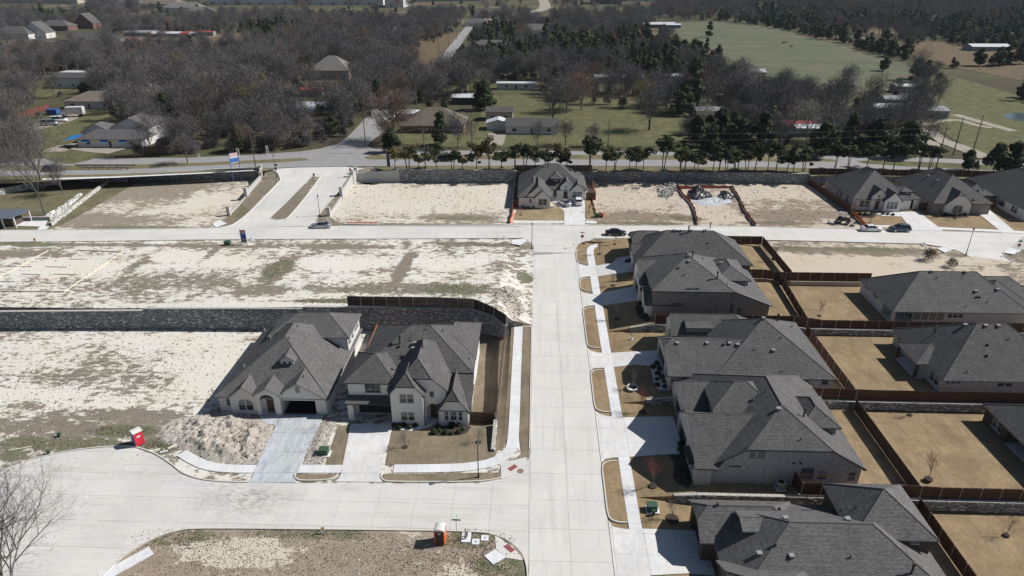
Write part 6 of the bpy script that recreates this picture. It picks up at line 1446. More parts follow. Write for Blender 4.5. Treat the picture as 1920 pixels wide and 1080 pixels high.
# meter pads by the corner
for px, py, lab in ((892, 1016, 'left white square meter box lid set in weeds'), (909, 1009, 'right white square meter box lid set in weeds')):
    p = at(px, py, hS); r = thing('meter_box', lab, 'meter box', tuple(p), local=True); mb = MB(); mb.box(-.42, -.42, -.1, .42, .42, .06); mb.build('frame', M['walk'], r); mb = MB(); mb.tube((0, 0, .05), (0, 0, .07), .13, .13, 10); mb.build('lid', M['vent'], r)
p = at(874, 1006, hS); r = thing('cable_riser', 'white pad with twisted purple conduits beside the street name sign', 'conduits', tuple(p), local=True); mb = MB(); mb.box(-.5, -.9, -.1, .55, .6, .08); mb.build('pad', M['walk'], r)
M['conduit'] = plain('dark_purple_conduit', (.06, .025, .05), .6)
mb = MB(); rr = random.Random(2)
for k in range(7): x = rr.uniform(-.15, .15); y = rr.uniform(-.5, .1); mb.tube((x, y, .05), (x + rr.uniform(-.3, .3), y + rr.uniform(-.2, .2), 1.0 + rr.random() * .4), .035, .03, 5)
mb.build('conduits', M['conduit'], r)
# storm drains near curb
for px, py, lab, h in ((1123, 757, 'dark cable vault lid in the verge left of the pavement', hS),):
    p = at(px, py, h); r = thing('vault_lid', lab, 'vault lid', tuple(p), local=True); mb = MB(); mb.tube((0, 0, 0), (0, 0, .06), .3, .3, 10); mb.build('lid', M['trim_grey'], r)

# signs
def board(label, p, w, H0, H1, rot, cols, name='sign_board', legs=True, frame='white_p', thick=.08, brace=False, text=()):
    r = thing(name, label, 'sign', tuple(p), None, local=True); r.rotation_euler.z = rot
    mb = MB(); mb.box(-w / 2, -thick / 2, H0, w / 2, thick / 2, H1); pl = mb.build('panel', M[frame], r)
    for (a, b, m) in cols: mb = MB(); mb.box(-w / 2 + .06, -thick / 2 - .012, lerp(H0, H1, a), w / 2 - .06, -thick / 2 - .002, lerp(H0, H1, b)); mb.build('printed_band', M[m], pl)
    for s_, sz, f in text: text_obj(pl, s_, sz, (0, -thick / 2 - .02, lerp(H0, H1, f)))
    if legs:
        for sx in (-1, 1): mb = MB(); mb.box(sx * w / 2 - .06, -.06, -.1, sx * w / 2 + .06, .06, H1); mb.build('post', M['sign_blue' if brace else frame], r)
    if brace:
        for sx in (-1, 1): mb = MB(); mb.tube((sx * w / 2, 0, 2.6), (sx * w / 2 - .8, -2.4, 0), .05, .05, 5); mb.tube((sx * w / 2, 0, 2.6), (sx * w / 2 + .8, 2.2, 0), .05, .05, 5); mb.build('brace', M['sign_blue'], r)
board('tall blue lot sign with dark red header facing the upper lots', at(459, 458, hU), 1.35, .35, 3.4, R(-6), [(.87, .98, 'sign_red'), (.74, .85, 'vent'), (.28, .72, 'sign_blue'), (.06, .26, 'car_blue')])
board('white pink and blue billboard on braced posts behind the corner lot wall', at(446, 339, hN), 2.4, 5.2, 8.0, R(42), [(.66, .97, 'sign_pink'), (.08, .5, 'sign_ltblue')], brace=True, name='billboard')
board('leaning dark blue banner at the start of the trimmed tree row', at(729, 314, FARZ), .9, .2, 4.2, R(8), [(.02, .98, 'sign_blue')], legs=False, frame='sign_blue', name='banner')
board('yellow notice stuck beside the cul-de-sac weeds', at(606, 1000, hS), .3, .5, 1.0, R(20), [(.0, 1, 'sign_yellow')], name='notice'); board('small pale yellow sign at the kerb of the cross street', at(66, 453, hMid), .5, .2, .8, 0, [], frame='sign_yellow', legs=False, name='notice')
board('orange warning sign by the highway at left', at(447, 293, FARZ), .7, 1.6, 2.5, 0, [(0, 1, 'sign_yellow')], name='warning_sign'); board('white rectangular road sign by the highway', at(502, 290, FARZ), .6, 1.8, 2.8, 0, [], name='road_sign')
board('small white sign on the highway verge', at(373, 296, FARZ), .6, .5, 1.2, 0, [], name='road_sign'); board('green sign at the tip of the entrance median', at(589, 332, hE), .5, .4, 1.1, 0, [(0, 1, 'green_box')], name='median_sign')

# utility poles with wires
def pole(label, px, py, H, arm=True, h=FARZ):
    p = at(px, py, h); r = thing('utility_pole', label, 'utility pole', tuple(p), 'utility poles', local=True)
    mb = MB(); mb.tube((0, 0, 0), (0, 0, H), .17, .11, 7); mb.build('pole', M['wood_pole'], r)
    if arm: mb = MB(); mb.obox((-1.2, 0), (1.2, 0), .1, H - .6, H - .48); mb.build('crossarm', M['wood_pole'], r); mb = MB(); [mb.tube((x, 0, H - .48), (x, 0, H - .28), .05, .04, 5) for x in (-1.1, 0, 1.1)]; mb.build('insulator', M['vent'], r)
    return p + Vector((0, 0, H - .35))
P1 = pole('utility pole by the highway left of the entrance', 480, 318, 11.2); P2 = pole('utility pole among the trimmed trees nearest the blue banner', 798, 322, 12.5)
P3 = pole('utility pole beside the wooded side road', 686, 275, 10.5); P4 = pole('utility pole behind the brick house at the side road', 885, 268, 11, True); P5 = pole('tall utility pole at right beside the gravel drive', 1753, 322, 12.8)
P6 = pole('leaning utility pole by the gravel drive at right', 1787, 291, 11.5, False); P7 = pole('utility pole on the green pasture at right', 1825, 282, 11, False); P8 = pole('utility pole on the lawn right of the grey house', 1140, 270, 8, False)
for px, py, l_ in ((822, 100, 'nearest'), (841, 88, 'middle'), (856, 75, 'farthest')): pole(l_ + ' of three utility poles along the distant straight road', px, py, 10)
def wire(a, b, sag=1.2, label=''):
    mb = MB(); n = 10; pts = [a.lerp(b, i / n) - Vector((0, 0, sag * 4 * (i / n) * (1 - i / n))) for i in range(n + 1)]
    for p, q in zip(pts[:-1], pts[1:]): mb.tube(p, q, .016, .016, 3, False)
    return mb.build('power_line', M['vent'])
PF = at(2100, 340, FARZ) + Vector((0, 0, 12)); PL = at(-200, 312, FARZ) + Vector((0, 0, 11))
for k, (a, b, s_, lab) in enumerate(((P2, P5, 1.6, 'upper power line along the trimmed trees'), (P1, P2, 1.4, 'power line between the entrance pole and the tree row pole'), (P5, PF, 1.2, 'power line leaving the view at right'), (P1, PL, 1.3, 'power line leaving the view at left'), (P1, P3, 1.0, 'power line crossing to the wooded side road'), (P3, P4, 1.0, 'power line behind the brick house'))):
    tag(wire(a, b, s_), lab, 'power line', 'power lines')
tag(wire(P2 - Vector((0, 0, 1.6)), P5 - Vector((0, 0, 1.6)), 1.8), 'lower power line along the trimmed trees', 'power line', 'power lines')
# guard rail in the highway median
for px0, px1, py, lab in ((142, 256, 313.5, 'upper guard rail in the highway median at left'), (150, 245, 318.5, 'lower guard rail in the highway median at left'), (218, 266, 297, 'guard rail under the bare trees beyond the highway')):
    a, b = at(px0, py, FARZ), at(px1, py, FARZ); r = thing('guard_rail', lab, 'guard rail', tuple(a)); mb = MB(); mb.obox(a, b, .1, FARZ + .5, FARZ + .8); mb.build('rail', M['black' if py < 314 else 'trim_grey'], r)
    for k in range(8): q = a.lerp(b, (k + .5) / 8); mb = MB(); mb.box(q.x - .07, q.y, FARZ, q.x + .07, q.y + .15, FARZ + .7); mb.build('post', M['wood_pole'], r)

# ------------------------------------------------------------------ site things
def netting(label, px, h, mat, H=1.0, lean=.15, nm='netting_fence', cat='netting', posts=True):
    pts = [at(a, b, h) for a, b in px]; r = thing(nm, label, cat, tuple(pts[0])); rr = random.Random(len(label)); mb = MB()
    pts2 = [];
    for a, b in zip(pts[:-1], pts[1:]):
        n = max(1, int((b - a).length / 1.0)); pts2 += [a.lerp(b, k / n) for k in range(n)]
    pts2.append(pts[-1]); tops = [p + Vector((rr.uniform(-lean, lean), rr.uniform(-lean, lean), H * rr.uniform(.65, 1.05))) for p in pts2]
    for i in range(len(pts2) - 1): mb.face([pts2[i], pts2[i + 1], tops[i + 1], tops[i]])
    mb.build('mesh_sheet', M[mat], r)
    if posts:
        for p in pts2[::3]: q = MB(); q.tube(p, p + Vector((0, 0, H * 1.2)), .025, .025, 4); q.build('stake', M['wood_pole'], r)
netting('red silt fence along the left side of the excavated pad', [(1308, 422), (1302, 395), (1292, 378), (1281, 368), (1272, 355), (1271, 349)], hN, 'siltred')
netting('dark silt fence across the back of the excavated pad', [(1271, 354), (1300, 354), (1340, 353), (1373, 353)], hN, 'siltred', 1.0); netting('dark silt fence down the right side of the excavated pad', [(1373, 353), (1385, 372), (1393, 390), (1405, 410), (1417, 424)], hN, 'siltred', 1.0)
netting('orange netting at the end of the brown fence by the tractor', [(1592, 392), (1600, 404), (1612, 416), (1622, 425)], hN, 'orange', 1.2); netting('orange netting on the left side of the lone house', [(961, 388), (962, 402), (957, 419)], hN, 'orange', 1.1)
netting('orange netting piled beside the lone house drive', [(1124, 402), (1131, 408), (1134, 401)], hN, 'orange', .9); netting('orange netting along the east fence of the lone house', [(1109, 368), (1113, 385), (1119, 405)], hN, 'orange', .6)
netting('faint wire fence on posts at the left end of the long wall', [(-30, 574), (0, 578), (27, 578), (50, 579), (84, 580)], hU, 'galv', .08, 0, 'wire_fence', 'fence'); 
# slab forms staked out on the upper left lot
r = thing('slab_forms', 'pale lumber slab forms laid out on the upper left lot', 'formwork', tuple(at(120, 546, hU)))
FP = [(-30, 540), (0, 546), (122, 546.5), (232, 472), (144, 470), (90, 471), (-60, 545)]
for a, b in (((0, 546.5), (121, 547.5)), ((121, 547.5), (230, 473)), ((230, 473), (144, 469.5)), ((90, 471), (0, 520)), ((0, 520), (-40, 545))):
    a, b = at(*a, hU), at(*b, hU); mb = MB(); mb.obox(a, b, .12, a.z, a.z + .22, b.z, b.z + .22); mb.build('form_board', M['lumber'], r)
    n = int((b - a).length / 1.8)
    for k in range(n): q = a.lerp(b, k / n); mb = MB(); mb.tube(q + Vector((.1, -.25, 0)), q + Vector((.1, 0, .5)), .03, .03, 4); mb.build('stake', M['lumber'], r)
for i, (a, b) in enumerate((((15, 500), (60, 500)), ((85, 500), (125, 501)), ((40, 514), (75, 515)), ((100, 514), (140, 515)), ((0, 528), (28, 528)), ((42, 528), (60, 528)), ((118, 530), (150, 531)), ((60, 485), (90, 485)), ((130, 486), (160, 486)))):
    a, b = at(*a, hU), at(*b, hU); mb = MB(); mb.obox(a, b, .3, a.z - .1, a.z + .04, b.z - .1, b.z + .04); mb.build('trench_strip', M['trim_grey'], r)
# pavilion
p = at(14, 428, hN); r = thing('pavilion', 'small pavilion with grey metal roof on white posts at the left edge', 'pavilion', (p.x, p.y, 2.85))
mb = MB(); mb.face([(p.x - 9, p.y - .3, 5.3), (p.x + 1.6, p.y - .3, 5.3), (p.x + 2.6, p.y + 5.5, 5.6), (p.x - 8, p.y + 5.5, 5.6)]); mb.face([(p.x - 9, p.y - .3, 5.15), (p.x + 1.6, p.y - .3, 5.15), (p.x + 1.6, p.y - .3, 5.3), (p.x - 9, p.y - .3, 5.3)]); mb.face([(p.x + 1.6, p.y - .3, 5.15), (p.x + 2.6, p.y + 5.5, 5.45), (p.x + 2.6, p.y + 5.5, 5.6), (p.x + 1.6, p.y - .3, 5.3)])
M['metal_roof'] = plain('blue_grey_metal_roof', (.16, .19, .23), .45, .3); mb.build('roof', M['metal_roof'], r)
for dx, dy in ((-.9, 0), (1.9, .1), (2.2, 5)): mb = MB(); mb.box(p.x + dx, p.y + dy, 2.8, p.x + dx + .25, p.y + dy + .25, 5.25); mb.build('post', M['trim_white'], r)
mb = MB(); mb.box(p.x - 8, p.y + 1.2, 2.8, p.x + .8, p.y + 4.5, 4.4); mb.build('enclosure', M['brick_brown'], r)
# rip-rap strip
def rocks(name, label, cat, poly_px, h, n, s0, s1, mat='rock', sink=.4, hf=None):
    pts = ats(poly_px, h); xs = [p.x for p in pts]; ys = [p.y for p in pts]; rr = random.Random(n); mb = MB(); k = 0
    P = [tuple(p) for p in pts]
    def inside(x, y):
        c = False
        for i in range(len(P)):
            a, b = P[i], P[i - 1]
            if (a[1] > y) != (b[1] > y) and x < (b[0] - a[0]) * (y - a[1]) / (b[1] - a[1]) + a[0]: c = not c
        return c
    for _ in range(n * 20):
        if k >= n: break
        x, y = rr.uniform(min(xs), max(xs)), rr.uniform(min(ys), max(ys))
        if not inside(x, y): continue
        k += 1; s = s0 + (s1 - s0) * rr.random() ** 2.5; z = (hf or h)(x, y) if callable(hf or h) else h
        base = len(mb.v); q = []
        for (a, b, c) in ((-1, -1, -sink), (1, -1, -sink), (1, 1, -sink), (-1, 1, -sink), (-.7, -.7, .6), (.7, -.7, .6), (.7, .7, .6), (-.7, .7, .6)):
            q.append((x + s * a * rr.uniform(.5, 1.1), y + s * b * rr.uniform(.5, 1.1), z + s * c * rr.uniform(.5, 1.2)))
        mb.v += q
        for f in ((0, 1, 5, 4), (1, 2, 6, 5), (2, 3, 7, 6), (3, 0, 4, 7), (4, 5, 6, 7)): mb.f.append(tuple(base + i for i in f)); mb.uv += [(0, 0)] * 4; mb.mi.append(0)
    o = mb.build(name, M[mat]); return tag(o, label, cat, kind='stuff')
rocks('riprap', 'white riprap stones lining the creek hollow', 'stones', [(75, 413), (88, 402), (118, 385), (150, 362), (153, 366), (112, 402), (100, 412)], hN, 900, .15, .4, 'stone_white')
# dirt mounds
def mound(name, label, px, h, H, mat, seed=1, res=.45, rough=.5):
    pts = ats(px, h); P = [tuple(p) for p in pts]; xs = [p[0] for p in P]; ys = [p[1] for p in P]; off = Vector((seed * 13.1, 7.7, 3.3))
    def dist(x, y):
        c = False; dm = 1e9
        for i in range(len(P)):
            a, b = P[i], P[i - 1]
            if (a[1] > y) != (b[1] > y) and x < (b[0] - a[0]) * (y - a[1]) / (b[1] - a[1]) + a[0]: c = not c
            ab = Vector((b[0] - a[0], b[1] - a[1])); ap = Vector((x - a[0], y - a[1])); t_ = max(0, min(1, ap.dot(ab) / max(ab.length_squared, 1e-9))); dm = min(dm, (ap - ab * t_).length)
        return dm if c else -dm
    def hz(x, y):
        d = dist(x, y)
        if d < -.5: return -.12
        n1 = mnoise.fractal(Vector((x, y, 0)) * .35 + off, 1.0, 2.0, 4); n2 = mnoise.fractal(Vector((x, y, 0)) * 1.3 + off, 1.0, 2.0, 3)
        return max(-.12, (sstep(-.3, 2.6, d)) * (H * (.62 + .8 * n1) + rough * n2 * .6) - (.1 if d < 0 else 0))
    nx = int((max(xs) - min(xs) + 1) / res); ny = int((max(ys) - min(ys) + 1) / res); mb = MB(); x0, y0 = min(xs) - .5, min(ys) - .5
    for j in range(ny + 1):
        for i in range(nx + 1): x, y = x0 + i * res, y0 + j * res; mb.v.append((x, y, h(x, y) + hz(x, y)))
    for j in range(ny):
        for i in range(nx):
            a = j * (nx + 1) + i; q = [mb.v[k][2] - h(mb.v[k][0], mb.v[k][1]) for k in (a, a + 1, a + nx + 2, a + nx + 1)]
            if max(q) < -.1: continue
            mb.f.append((a, a + 1, a + nx + 2, a + nx + 1)); mb.uv += [(0, 0)] * 4; mb.mi.append(0)
    mb.uv = [(0, 0)] * sum(len(f) for f in mb.f)
    return tag(mb.build(name, M[mat], smooth=False), label, 'dirt pile', kind='stuff'), lambda x, y: h(x, y) + max(0, hz(x, y))
M['mound'] = dirt('mound_soil', pale=(.45, .42, .38), brown=(.31, .28, .245), amt=.45, gamt=.02, fine=1.6)
mp = [(300, 800), (330, 785), (372, 778), (440, 775), (490, 786), (512, 800), (500, 835), (484, 866), (440, 872), (392, 866), (362, 850), (330, 838), (302, 825)]
o, mh = mound('dirt_mound', 'big heap of pale excavated soil in front of the unfinished house', mp, hL, .95, 'mound', 1, .3, .8)
rocks('rubble', 'broken rock scattered over the soil heap of the unfinished house', 'rubble', mp, hL, 1300, .03, .16, 'rock', hf=mh)
rp = [(575, 845), (585, 815), (600, 795), (622, 780), (634, 782), (618, 820), (606, 872), (568, 872)]
o, mh2 = mound('dirt_mound', 'low strip of rubble between the two drives', rp, hL, .35, 'mound', 3, .3, .5); rocks('rubble', 'loose rock between the two white house drives', 'rubble', rp, hL, 900, .03, .13, 'rock', hf=mh2)
rp = [(925, 545), (960, 538), (985, 548), (998, 560), (998, 596), (965, 598), (955, 575), (930, 560)]
o, mh3 = mound('dirt_mound', 'pale rubble heap at the end of the fenced retaining wall beside the street', rp, hU, .9, 'mound', 4, .4, 1.0); rocks('rubble', 'white broken rock on the street side heap', 'rubble', rp, hU, 700, .04, .24, 'rock', hf=mh3)
rp = [(1232, 350), (1255, 338), (1278, 345), (1272, 358), (1250, 372), (1233, 368)]
o, mh4 = mound('dirt_mound', 'grey rubble heap left of the excavated pad', rp, hN, .5, 'mound', 5, .4, .7); rocks('rubble', 'white rubble left of the excavated pad', 'rubble', rp, hN, 500, .1, .5, 'rock', hf=mh4)
o, _ = mound('tarp_heap', 'black tarp heaped over the back of the excavated pad, left heap', [(1287, 372), (1290, 357), (1310, 353), (1330, 360), (1338, 370), (1310, 376)], hN, 1.6, 'tarp', 6, .5, .5); o['category'] = 'tarp heap'
o, _ = mound('tarp_heap', 'black tarp heaped over the back of the excavated pad, right heap', [(1342, 370), (1352, 358), (1364, 358), (1376, 372), (1360, 378)], hN, 1.5, 'tarp', 7, .5, .5); o['category'] = 'tarp heap'
o, _ = mound('plastic_sheet', 'pale plastic sheeting spread in front of the tarp heaps', [(1294, 376), (1330, 368), (1370, 372), (1374, 380), (1340, 386), (1308, 384)], hN, .35, 'sheeting', 8, .5, .3); o['category'] = 'plastic sheet'
rocks('rubble', 'scattered stones over the upper lots', 'rubble', [(0, 575), (0, 462), (990, 455), (990, 560), (900, 560), (690, 574)], hU, 1500, .04, .16, 'rock')
rocks('rubble', 'scattered stones over the lower left lots', 'rubble', [(0, 625), (470, 625), (410, 760), (300, 860), (0, 880)], hL, 1500, .03, .13, 'rock')
rocks('rubble', 'scattered stones over the front lot', 'rubble', [(300, 1080), (350, 1000), (850, 1000), (970, 1035), (985, 1080)], hS, 2200, .02, .09, 'rock')
rocks('rubble', 'scattered stones over the lots north of the cross street', 'rubble', [(605, 418), (660, 350), (940, 345), (940, 415)], hN, 900, .05, .2, 'rock'); rocks('rubble', 'scattered stones over the lots east of the lone house', 'rubble', [(1115, 345), (1500, 348), (1570, 420), (1125, 415)], hN, 1200, .05, .22, 'rock')
M['lumpy'] = M['mound']
# lumber bundles, pallets
for px0, px1, py, lab in ((1300, 1332, 345.5, 'upper lumber stack behind the excavated pad'), (1300, 1338, 348, 'lower lumber stack behind the excavated pad')):
    a, b = at(px0, py, hN), at(px1, py, hN); r = thing('lumber_stack', lab, 'lumber', tuple(a)); [MB.build(m_, 'plank', M['lumber'], r) for m_ in [(lambda m_, k: (m_.obox((a.x, a.y + k * .22), (b.x, b.y + k * .22), .18, a.z, a.z + .18), m_)[1])(MB(), k) for k in range(3)]]
p = at(677, 421.5, hN); r = thing('pallet', 'white pallet frame lying at the kerb beside the silver sedan', 'pallet', tuple(p)); mb = MB(); mb.box(p.x - 4.2, p.y - .2, p.z, p.x + 4.2, p.y + .1, p.z + .3); mb.build('long_board', M['walk'], r); mb = MB(); mb.box(p.x - 3.6, p.y + .6, p.z, p.x + 3.6, p.y + 1.4, p.z + .2); mb.build('long_board', M['siltred'], r)
p = at(322, 842, hL); r = thing('debris_board', 'pale boards dropped on the weeds by the dirt heap', 'boards', tuple(p)); mb = MB(); mb.obox((p.x - .5, p.y), (p.x + .3, p.y + .9), .35, p.z, p.z + .12); mb.build('board', M['lumber'], r); mb = MB(); mb.obox((p.x - 1.2, p.y - .8), (p.x - .3, p.y - .4), .3, p.z, p.z + .1); mb.build('board', M['walk'], r)
p = at(38, 842, hL); mb = MB(); mb.obox((p.x - 1.2, p.y - .5), (p.x + 1.2, p.y + .5), .14, p.z, p.z + .12); tag(mb.build('loose_board', M['lumber'], org=tuple(p)), 'single yellow board lying on the cul-de-sac edge weeds', 'board')
# AC units, trampoline-blue sheet
def acunit(label, x, y, z):
    r = thing('air_conditioner', label, 'air conditioner', (x, y, z), local=True); mb = MB(); mb.box(-.45, -.45, .08, .45, .45, 1.0); mb.build('casing', M['vent'], r); mb = MB(); mb.box(-.6, -.6, 0, .6, .6, .08); mb.build('pad', M['walk'], r); mb = MB(); mb.tube((0, 0, 1.0), (0, 0, 1.03), .36, .36, 12); mb.build('fan_grille', M['black'], r)
    mb = MB(); mb.box(-.5, -.5, .98, .5, -.44, 1.04); mb.box(-.5, .44, .98, .5, .5, 1.04); mb.box(-.5, -.44, .98, -.44, .44, 1.04); mb.box(.44, -.44, .98, .5, .44, 1.04); mb.build('rim', M['siding_white'], r)
acunit('air conditioner beside the washed brick wall at the stone wall end', 30.9, 66.7, .35); acunit('air conditioner behind the fence of the grey-brown brick house', 31.0, 106.6, 2.6)
p = at(1519, 941, -1.1); mb = MB(); mb.box(p.x - .6, p.y - .5, -.6, p.x + .7, p.y + .5, -.45); M['blue_lid'] = plain('bright_blue_cover', (.16, .60, .85), .4); tag(mb.build('blue_cover', M['blue_lid'], org=(p.x, p.y, -1)), 'bright blue cover lying in the narrow yard below the stone wall', 'cover')

# ================================================================== FAR BUILDINGS
M['metal_white'] = plain('white_metal_roof', (.58, .60, .62), .5, .1, var=.1); M['metal_red'] = plain('red_metal_roof', (.30, .05, .04), .6); M['metal_grey'] = plain('grey_metal_roof', (.28, .29, .30), .5, .2); M['metal_blue'] = plain('blue_grey_wall', (.10, .14, .18), .6); M['blue_awning'] = plain('blue_awning', (.02, .17, .45), .6)
def fhouse(label, px, py, w, d, he, k=.45, roof='shingle', wall='siding_white', ax='x', e=0., wins=3, name='house', cat='house', wing=None, door=True, ov=.5):
    p = at(px, py, FARZ); x0, x1, y0, y1 = p.x - w / 2, p.x + w / 2, p.y, p.y + d; z = FARZ
    H = House(label, (p.x, p.y, z), roof=roof, fascia='trim_grey', cat=cat, near=False, name=name)
    ops = []; n = wins
    for i in range(n):
        a = lerp(x0, x1, (i + .5) / n) - .8; ops.append(('win', a, a + 1.5, z + .9, z + 2.1, dict(rows=1)))
    if door and n > 1: m = (x0 + x1) / 2 + w / n * 0; ops = [o for o in ops if abs((o[1] + o[2]) / 2 - m) > 1.3]; ops.append(('door', m - .5, m + .5, z + .05, z + 2.1, dict(deep=.2)))
    H.add(x0, x1, y0, y1, z + he, k, ax, e, e, wall=wall, ops={'S': ops, 'E': [('win', y0 + d * .4, y0 + d * .4 + 1.2, z + .9, z + 2.1, dict(rows=1))]}, ov=ov)
    if wing: a, b, c, dd, e2 = wing; H.add(p.x + a, p.x + b, p.y + c, p.y + dd, z + e2, k, 'y', 1, 0, wall=wall, ov=ov)
    return H, p
fh = []; HID = ('half hidden', 'deep in the wood', 'far left', 'upper left', 'left edge')
def F(*a, **k):
    H, p = fhouse(*a, **k)
    fh.append((p.x, p.y, 1 if any(h in a[0] for h in HID) else 0)); H.done(); return H, p
H, p = fhouse('white house with grey roofs and bright blue awnings beyond the highway at left', 208, 277, 21, 9, 3.0, .45, wing=(-3, 9, 8, 22, 5.2)); fh.append((p.x, p.y, 0))
for dx in (-7.6, -1.5, 4.5): mb = MB(); mb.face([(p.x + dx - 1.2, p.y - .9, FARZ + 1.9), (p.x + dx + 1.2, p.y - .9, FARZ + 1.9), (p.x + dx + 1.2, p.y, FARZ + 2.6), (p.x + dx - 1.2, p.y, FARZ + 2.6)]); mb.build('awning', M['blue_awning'], H.root)
mb = MB(); mb.face([(p.x - 14.5, p.y - .5, FARZ + 2.4), (p.x - 10.6, p.y - .5, FARZ + 2.8), (p.x - 10.6, p.y + 4, FARZ + 3.3), (p.x - 14, p.y + 4, FARZ + 3.1)]); mb.build('canopy', M['blue_awning'], H.root)
H.add(p.x - 13, p.x - 3, p.y + 7, p.y + 16, FARZ + 3.6, .5, 'y', 1, 0, wall='siding_white'); H.done()
F('tan roofed house with white garage behind the vans', 168, 204, 20, 14, 3.2, .4, roof='shingle_tan', wing=None)
F('white gabled house with dark roof left of the round evergreen', 152, 166, 26, 9, 5.2, .35, ax='x', e=1, wins=4); F('long pale low shed roof above the white gabled house', 142, 147, 17, 7, 3.0, .15, roof='metal_white', name='shed', cat='shed', wins=0)
F('brown brick house with tall brown hip roof behind the trimmed trees', 812, 250, 21, 15, 3.0, .62, roof='shingle_tan', wall='brick_red', wins=4)
F('small pale green house behind the grey roofed one', 936, 227, 10, 7, 3.6, .35, roof='shingle', wall='siding_tan', e=1, wins=2)
F('white open carport in front of the small pale green house', 934, 245, 8, 6, 2.7, .3, roof='metal_white', ax='y', e=1, wins=0, name='carport', cat='carport')
F('grey roofed white house with dark windows facing the highway', 997, 252, 18, 8.5, 3.0, .42, e=1, wins=3, wing=None)
F('tall pale roofed house half hidden in the bare wood', 618, 150, 20, 16, 5.0, .75, roof='shingle_light', wall='siding_tan', wins=4)
F('white roofed dark shed left of the rust coloured tree', 878, 196, 14, 8, 3.0, .2, roof='metal_white', wall='siding_black', wins=0, name='shed', cat='shed')
F('low white garage beside the brown brick house', 766, 226, 10, 6, 2.8, .25, roof='metal_white', wall='siding_grey', wins=0, name='garage', cat='garage')
for a in (('long white roofed shed behind the lawn trees', 1258, 154, 12, 7, 'metal_white'), ('grey roofed long building behind the lawn trees', 1160, 156, 24, 7, 'metal_grey'), ('white roofed barn at the corner of the big pasture', 1412, 146, 13, 9, 'metal_white'), ('pale tilted shed beside the pasture tree', 1700, 174, 11, 6, 'metal_white'),
          ('grey shed in the right-hand yard', 1742, 222, 14, 9, 'metal_grey'), ('white roofed shed among bare trees at right', 1668, 216, 12, 8, 'metal_white'), ('grey metal shed behind the red roofed one', 1690, 200, 14, 8, 'metal_grey'), ('red roofed shed behind the row of trimmed trees', 1498, 250, 13, 7, 'metal_red'), ('white roofed lean-to beside the red roofed shed', 1516, 256, 9, 6, 'metal_white'),
          ('blue and white barn at the top of the big pasture', 1236, 52, 30, 14, 'metal_white'), ('small white tank shed beside the blue barn', 1262, 53, 14, 8, 'metal_white'), ('small red shed on the far left field', 250, 80, 9, 6, 'metal_red'),
          ('white roofed stable in the far left farm row', 310, 70, 24, 10, 'metal_white'), ('red roofed stable in the far left farm row', 336, 70, 16, 10, 'metal_red'), ('dark cluttered shed at the left end of the farm row', 262, 68, 26, 12, 'metal_grey'), ('dark red trailer at the right end of the farm row', 378, 67, 20, 6, 'metal_red'), ('white camper in the farm row', 352, 69, 14, 6, 'metal_white'),
          ('white roofed farm building at the far right', 1858, 96, 26, 12, 'metal_white'), ('red shed beside the greenhouse hoops', 583, 181, 10, 6, 'metal_red')):
    F(a[0], a[1], a[2], a[3], a[4], 3.0, .22, roof=a[5], wall='metal_blue' if 'blue' in a[0] else 'siding_grey', e=1, wins=0, name='shed', cat='shed')
F('grey hip roofed house with pale walls by the far left field', 162, 84, 38, 18, 3.4, .5, wall='siding_tan', wins=4); F('white house with steep twin gables at the far left', 66, 72, 19, 12, 4.8, .8, wall='siding_white', ax='y', e=1, wins=2)
F('dark roofed house at the upper left edge', 20, 74, 30, 16, 4.5, .6, wins=2); F('dark brick house right of the white gabled pair', 102, 58, 26, 14, 4.5, .6, wall='brick_red', wins=2); F('red brick house with pointed gable at far left', 158, 54, 18, 14, 5, .9, wall='brick_red', ax='y', e=1, wins=1)
F('brown brick house at the left edge among bare trees', 34, 100, 26, 16, 4.0, .5, roof='shingle_tan', wall='brick_red', wins=3)
F('brown roofed house on the skyline at left', 300, 16, 55, 25, 6, .6, roof='shingle_tan', wall='siding_tan', wins=3); F('grey house pair on the skyline at left', 340, 24, 50, 22, 6, .5, roof='shingle_light', wins=3); F('pale house on the skyline left of the brown roofed one', 232, 14, 45, 22, 6, .6, wins=2); F('small grey house on the skyline at the upper left', 372, 28, 30, 16, 5, .5, roof='shingle_light', wins=2)
F('white house among trees at the far end of the road', 906, 34, 20, 12, 6, .5, wins=2); F('second white house nearer along the far road', 893, 50, 22, 12, 4, .5, wins=2); F('grey house right of the far road', 1002, 68, 26, 14, 5, .6, roof='shingle_light', wins=2); F('low dark house beside the far road trees', 918, 92, 24, 12, 3.2, .4, wins=2); F('dark house with small chimney deep in the wood', 716, 60, 20, 12, 4, .5, wins=1)
F('grey house in the right-hand bare wood', 1592, 248, 18, 11, 3.2, .5, wins=2); F('low grey sheds behind the right-hand bare wood', 1330, 222, 12, 6, 3, .3, roof='metal_grey', wins=0, name='shed', cat='shed'); F('white trailer among the trees left of the lawn', 968, 168, 18, 5, 3, .15, roof='metal_white', wins=2, name='trailer', cat='trailer')
def ware(label, px0, px1, py, d, hh, wall, roof='metal_white'):
    a, b = at(px0, py, FARZ), at(px1, py, FARZ); r = thing('warehouse', label, 'warehouse', tuple(a)); mb = MB(); mb.box(a.x, a.y, FARZ - 1, b.x, a.y + d, FARZ + hh); mb.build('wall', M[wall], r); mb = MB(); mb.box(a.x - 1, a.y - 1, FARZ + hh, b.x + 1, a.y + d, FARZ + hh + .8); mb.build('roof', M[roof], r)
    mb = MB()
    for k in range(int((b.x - a.x) / 18)): x = a.x + 9 + k * 18; mb.box(x - 2, a.y - .3, FARZ, x + 2, a.y - .02, FARZ + 4)
    tag(mb.build('dock_doors', M['siding_grey'], r), kind='stuff')
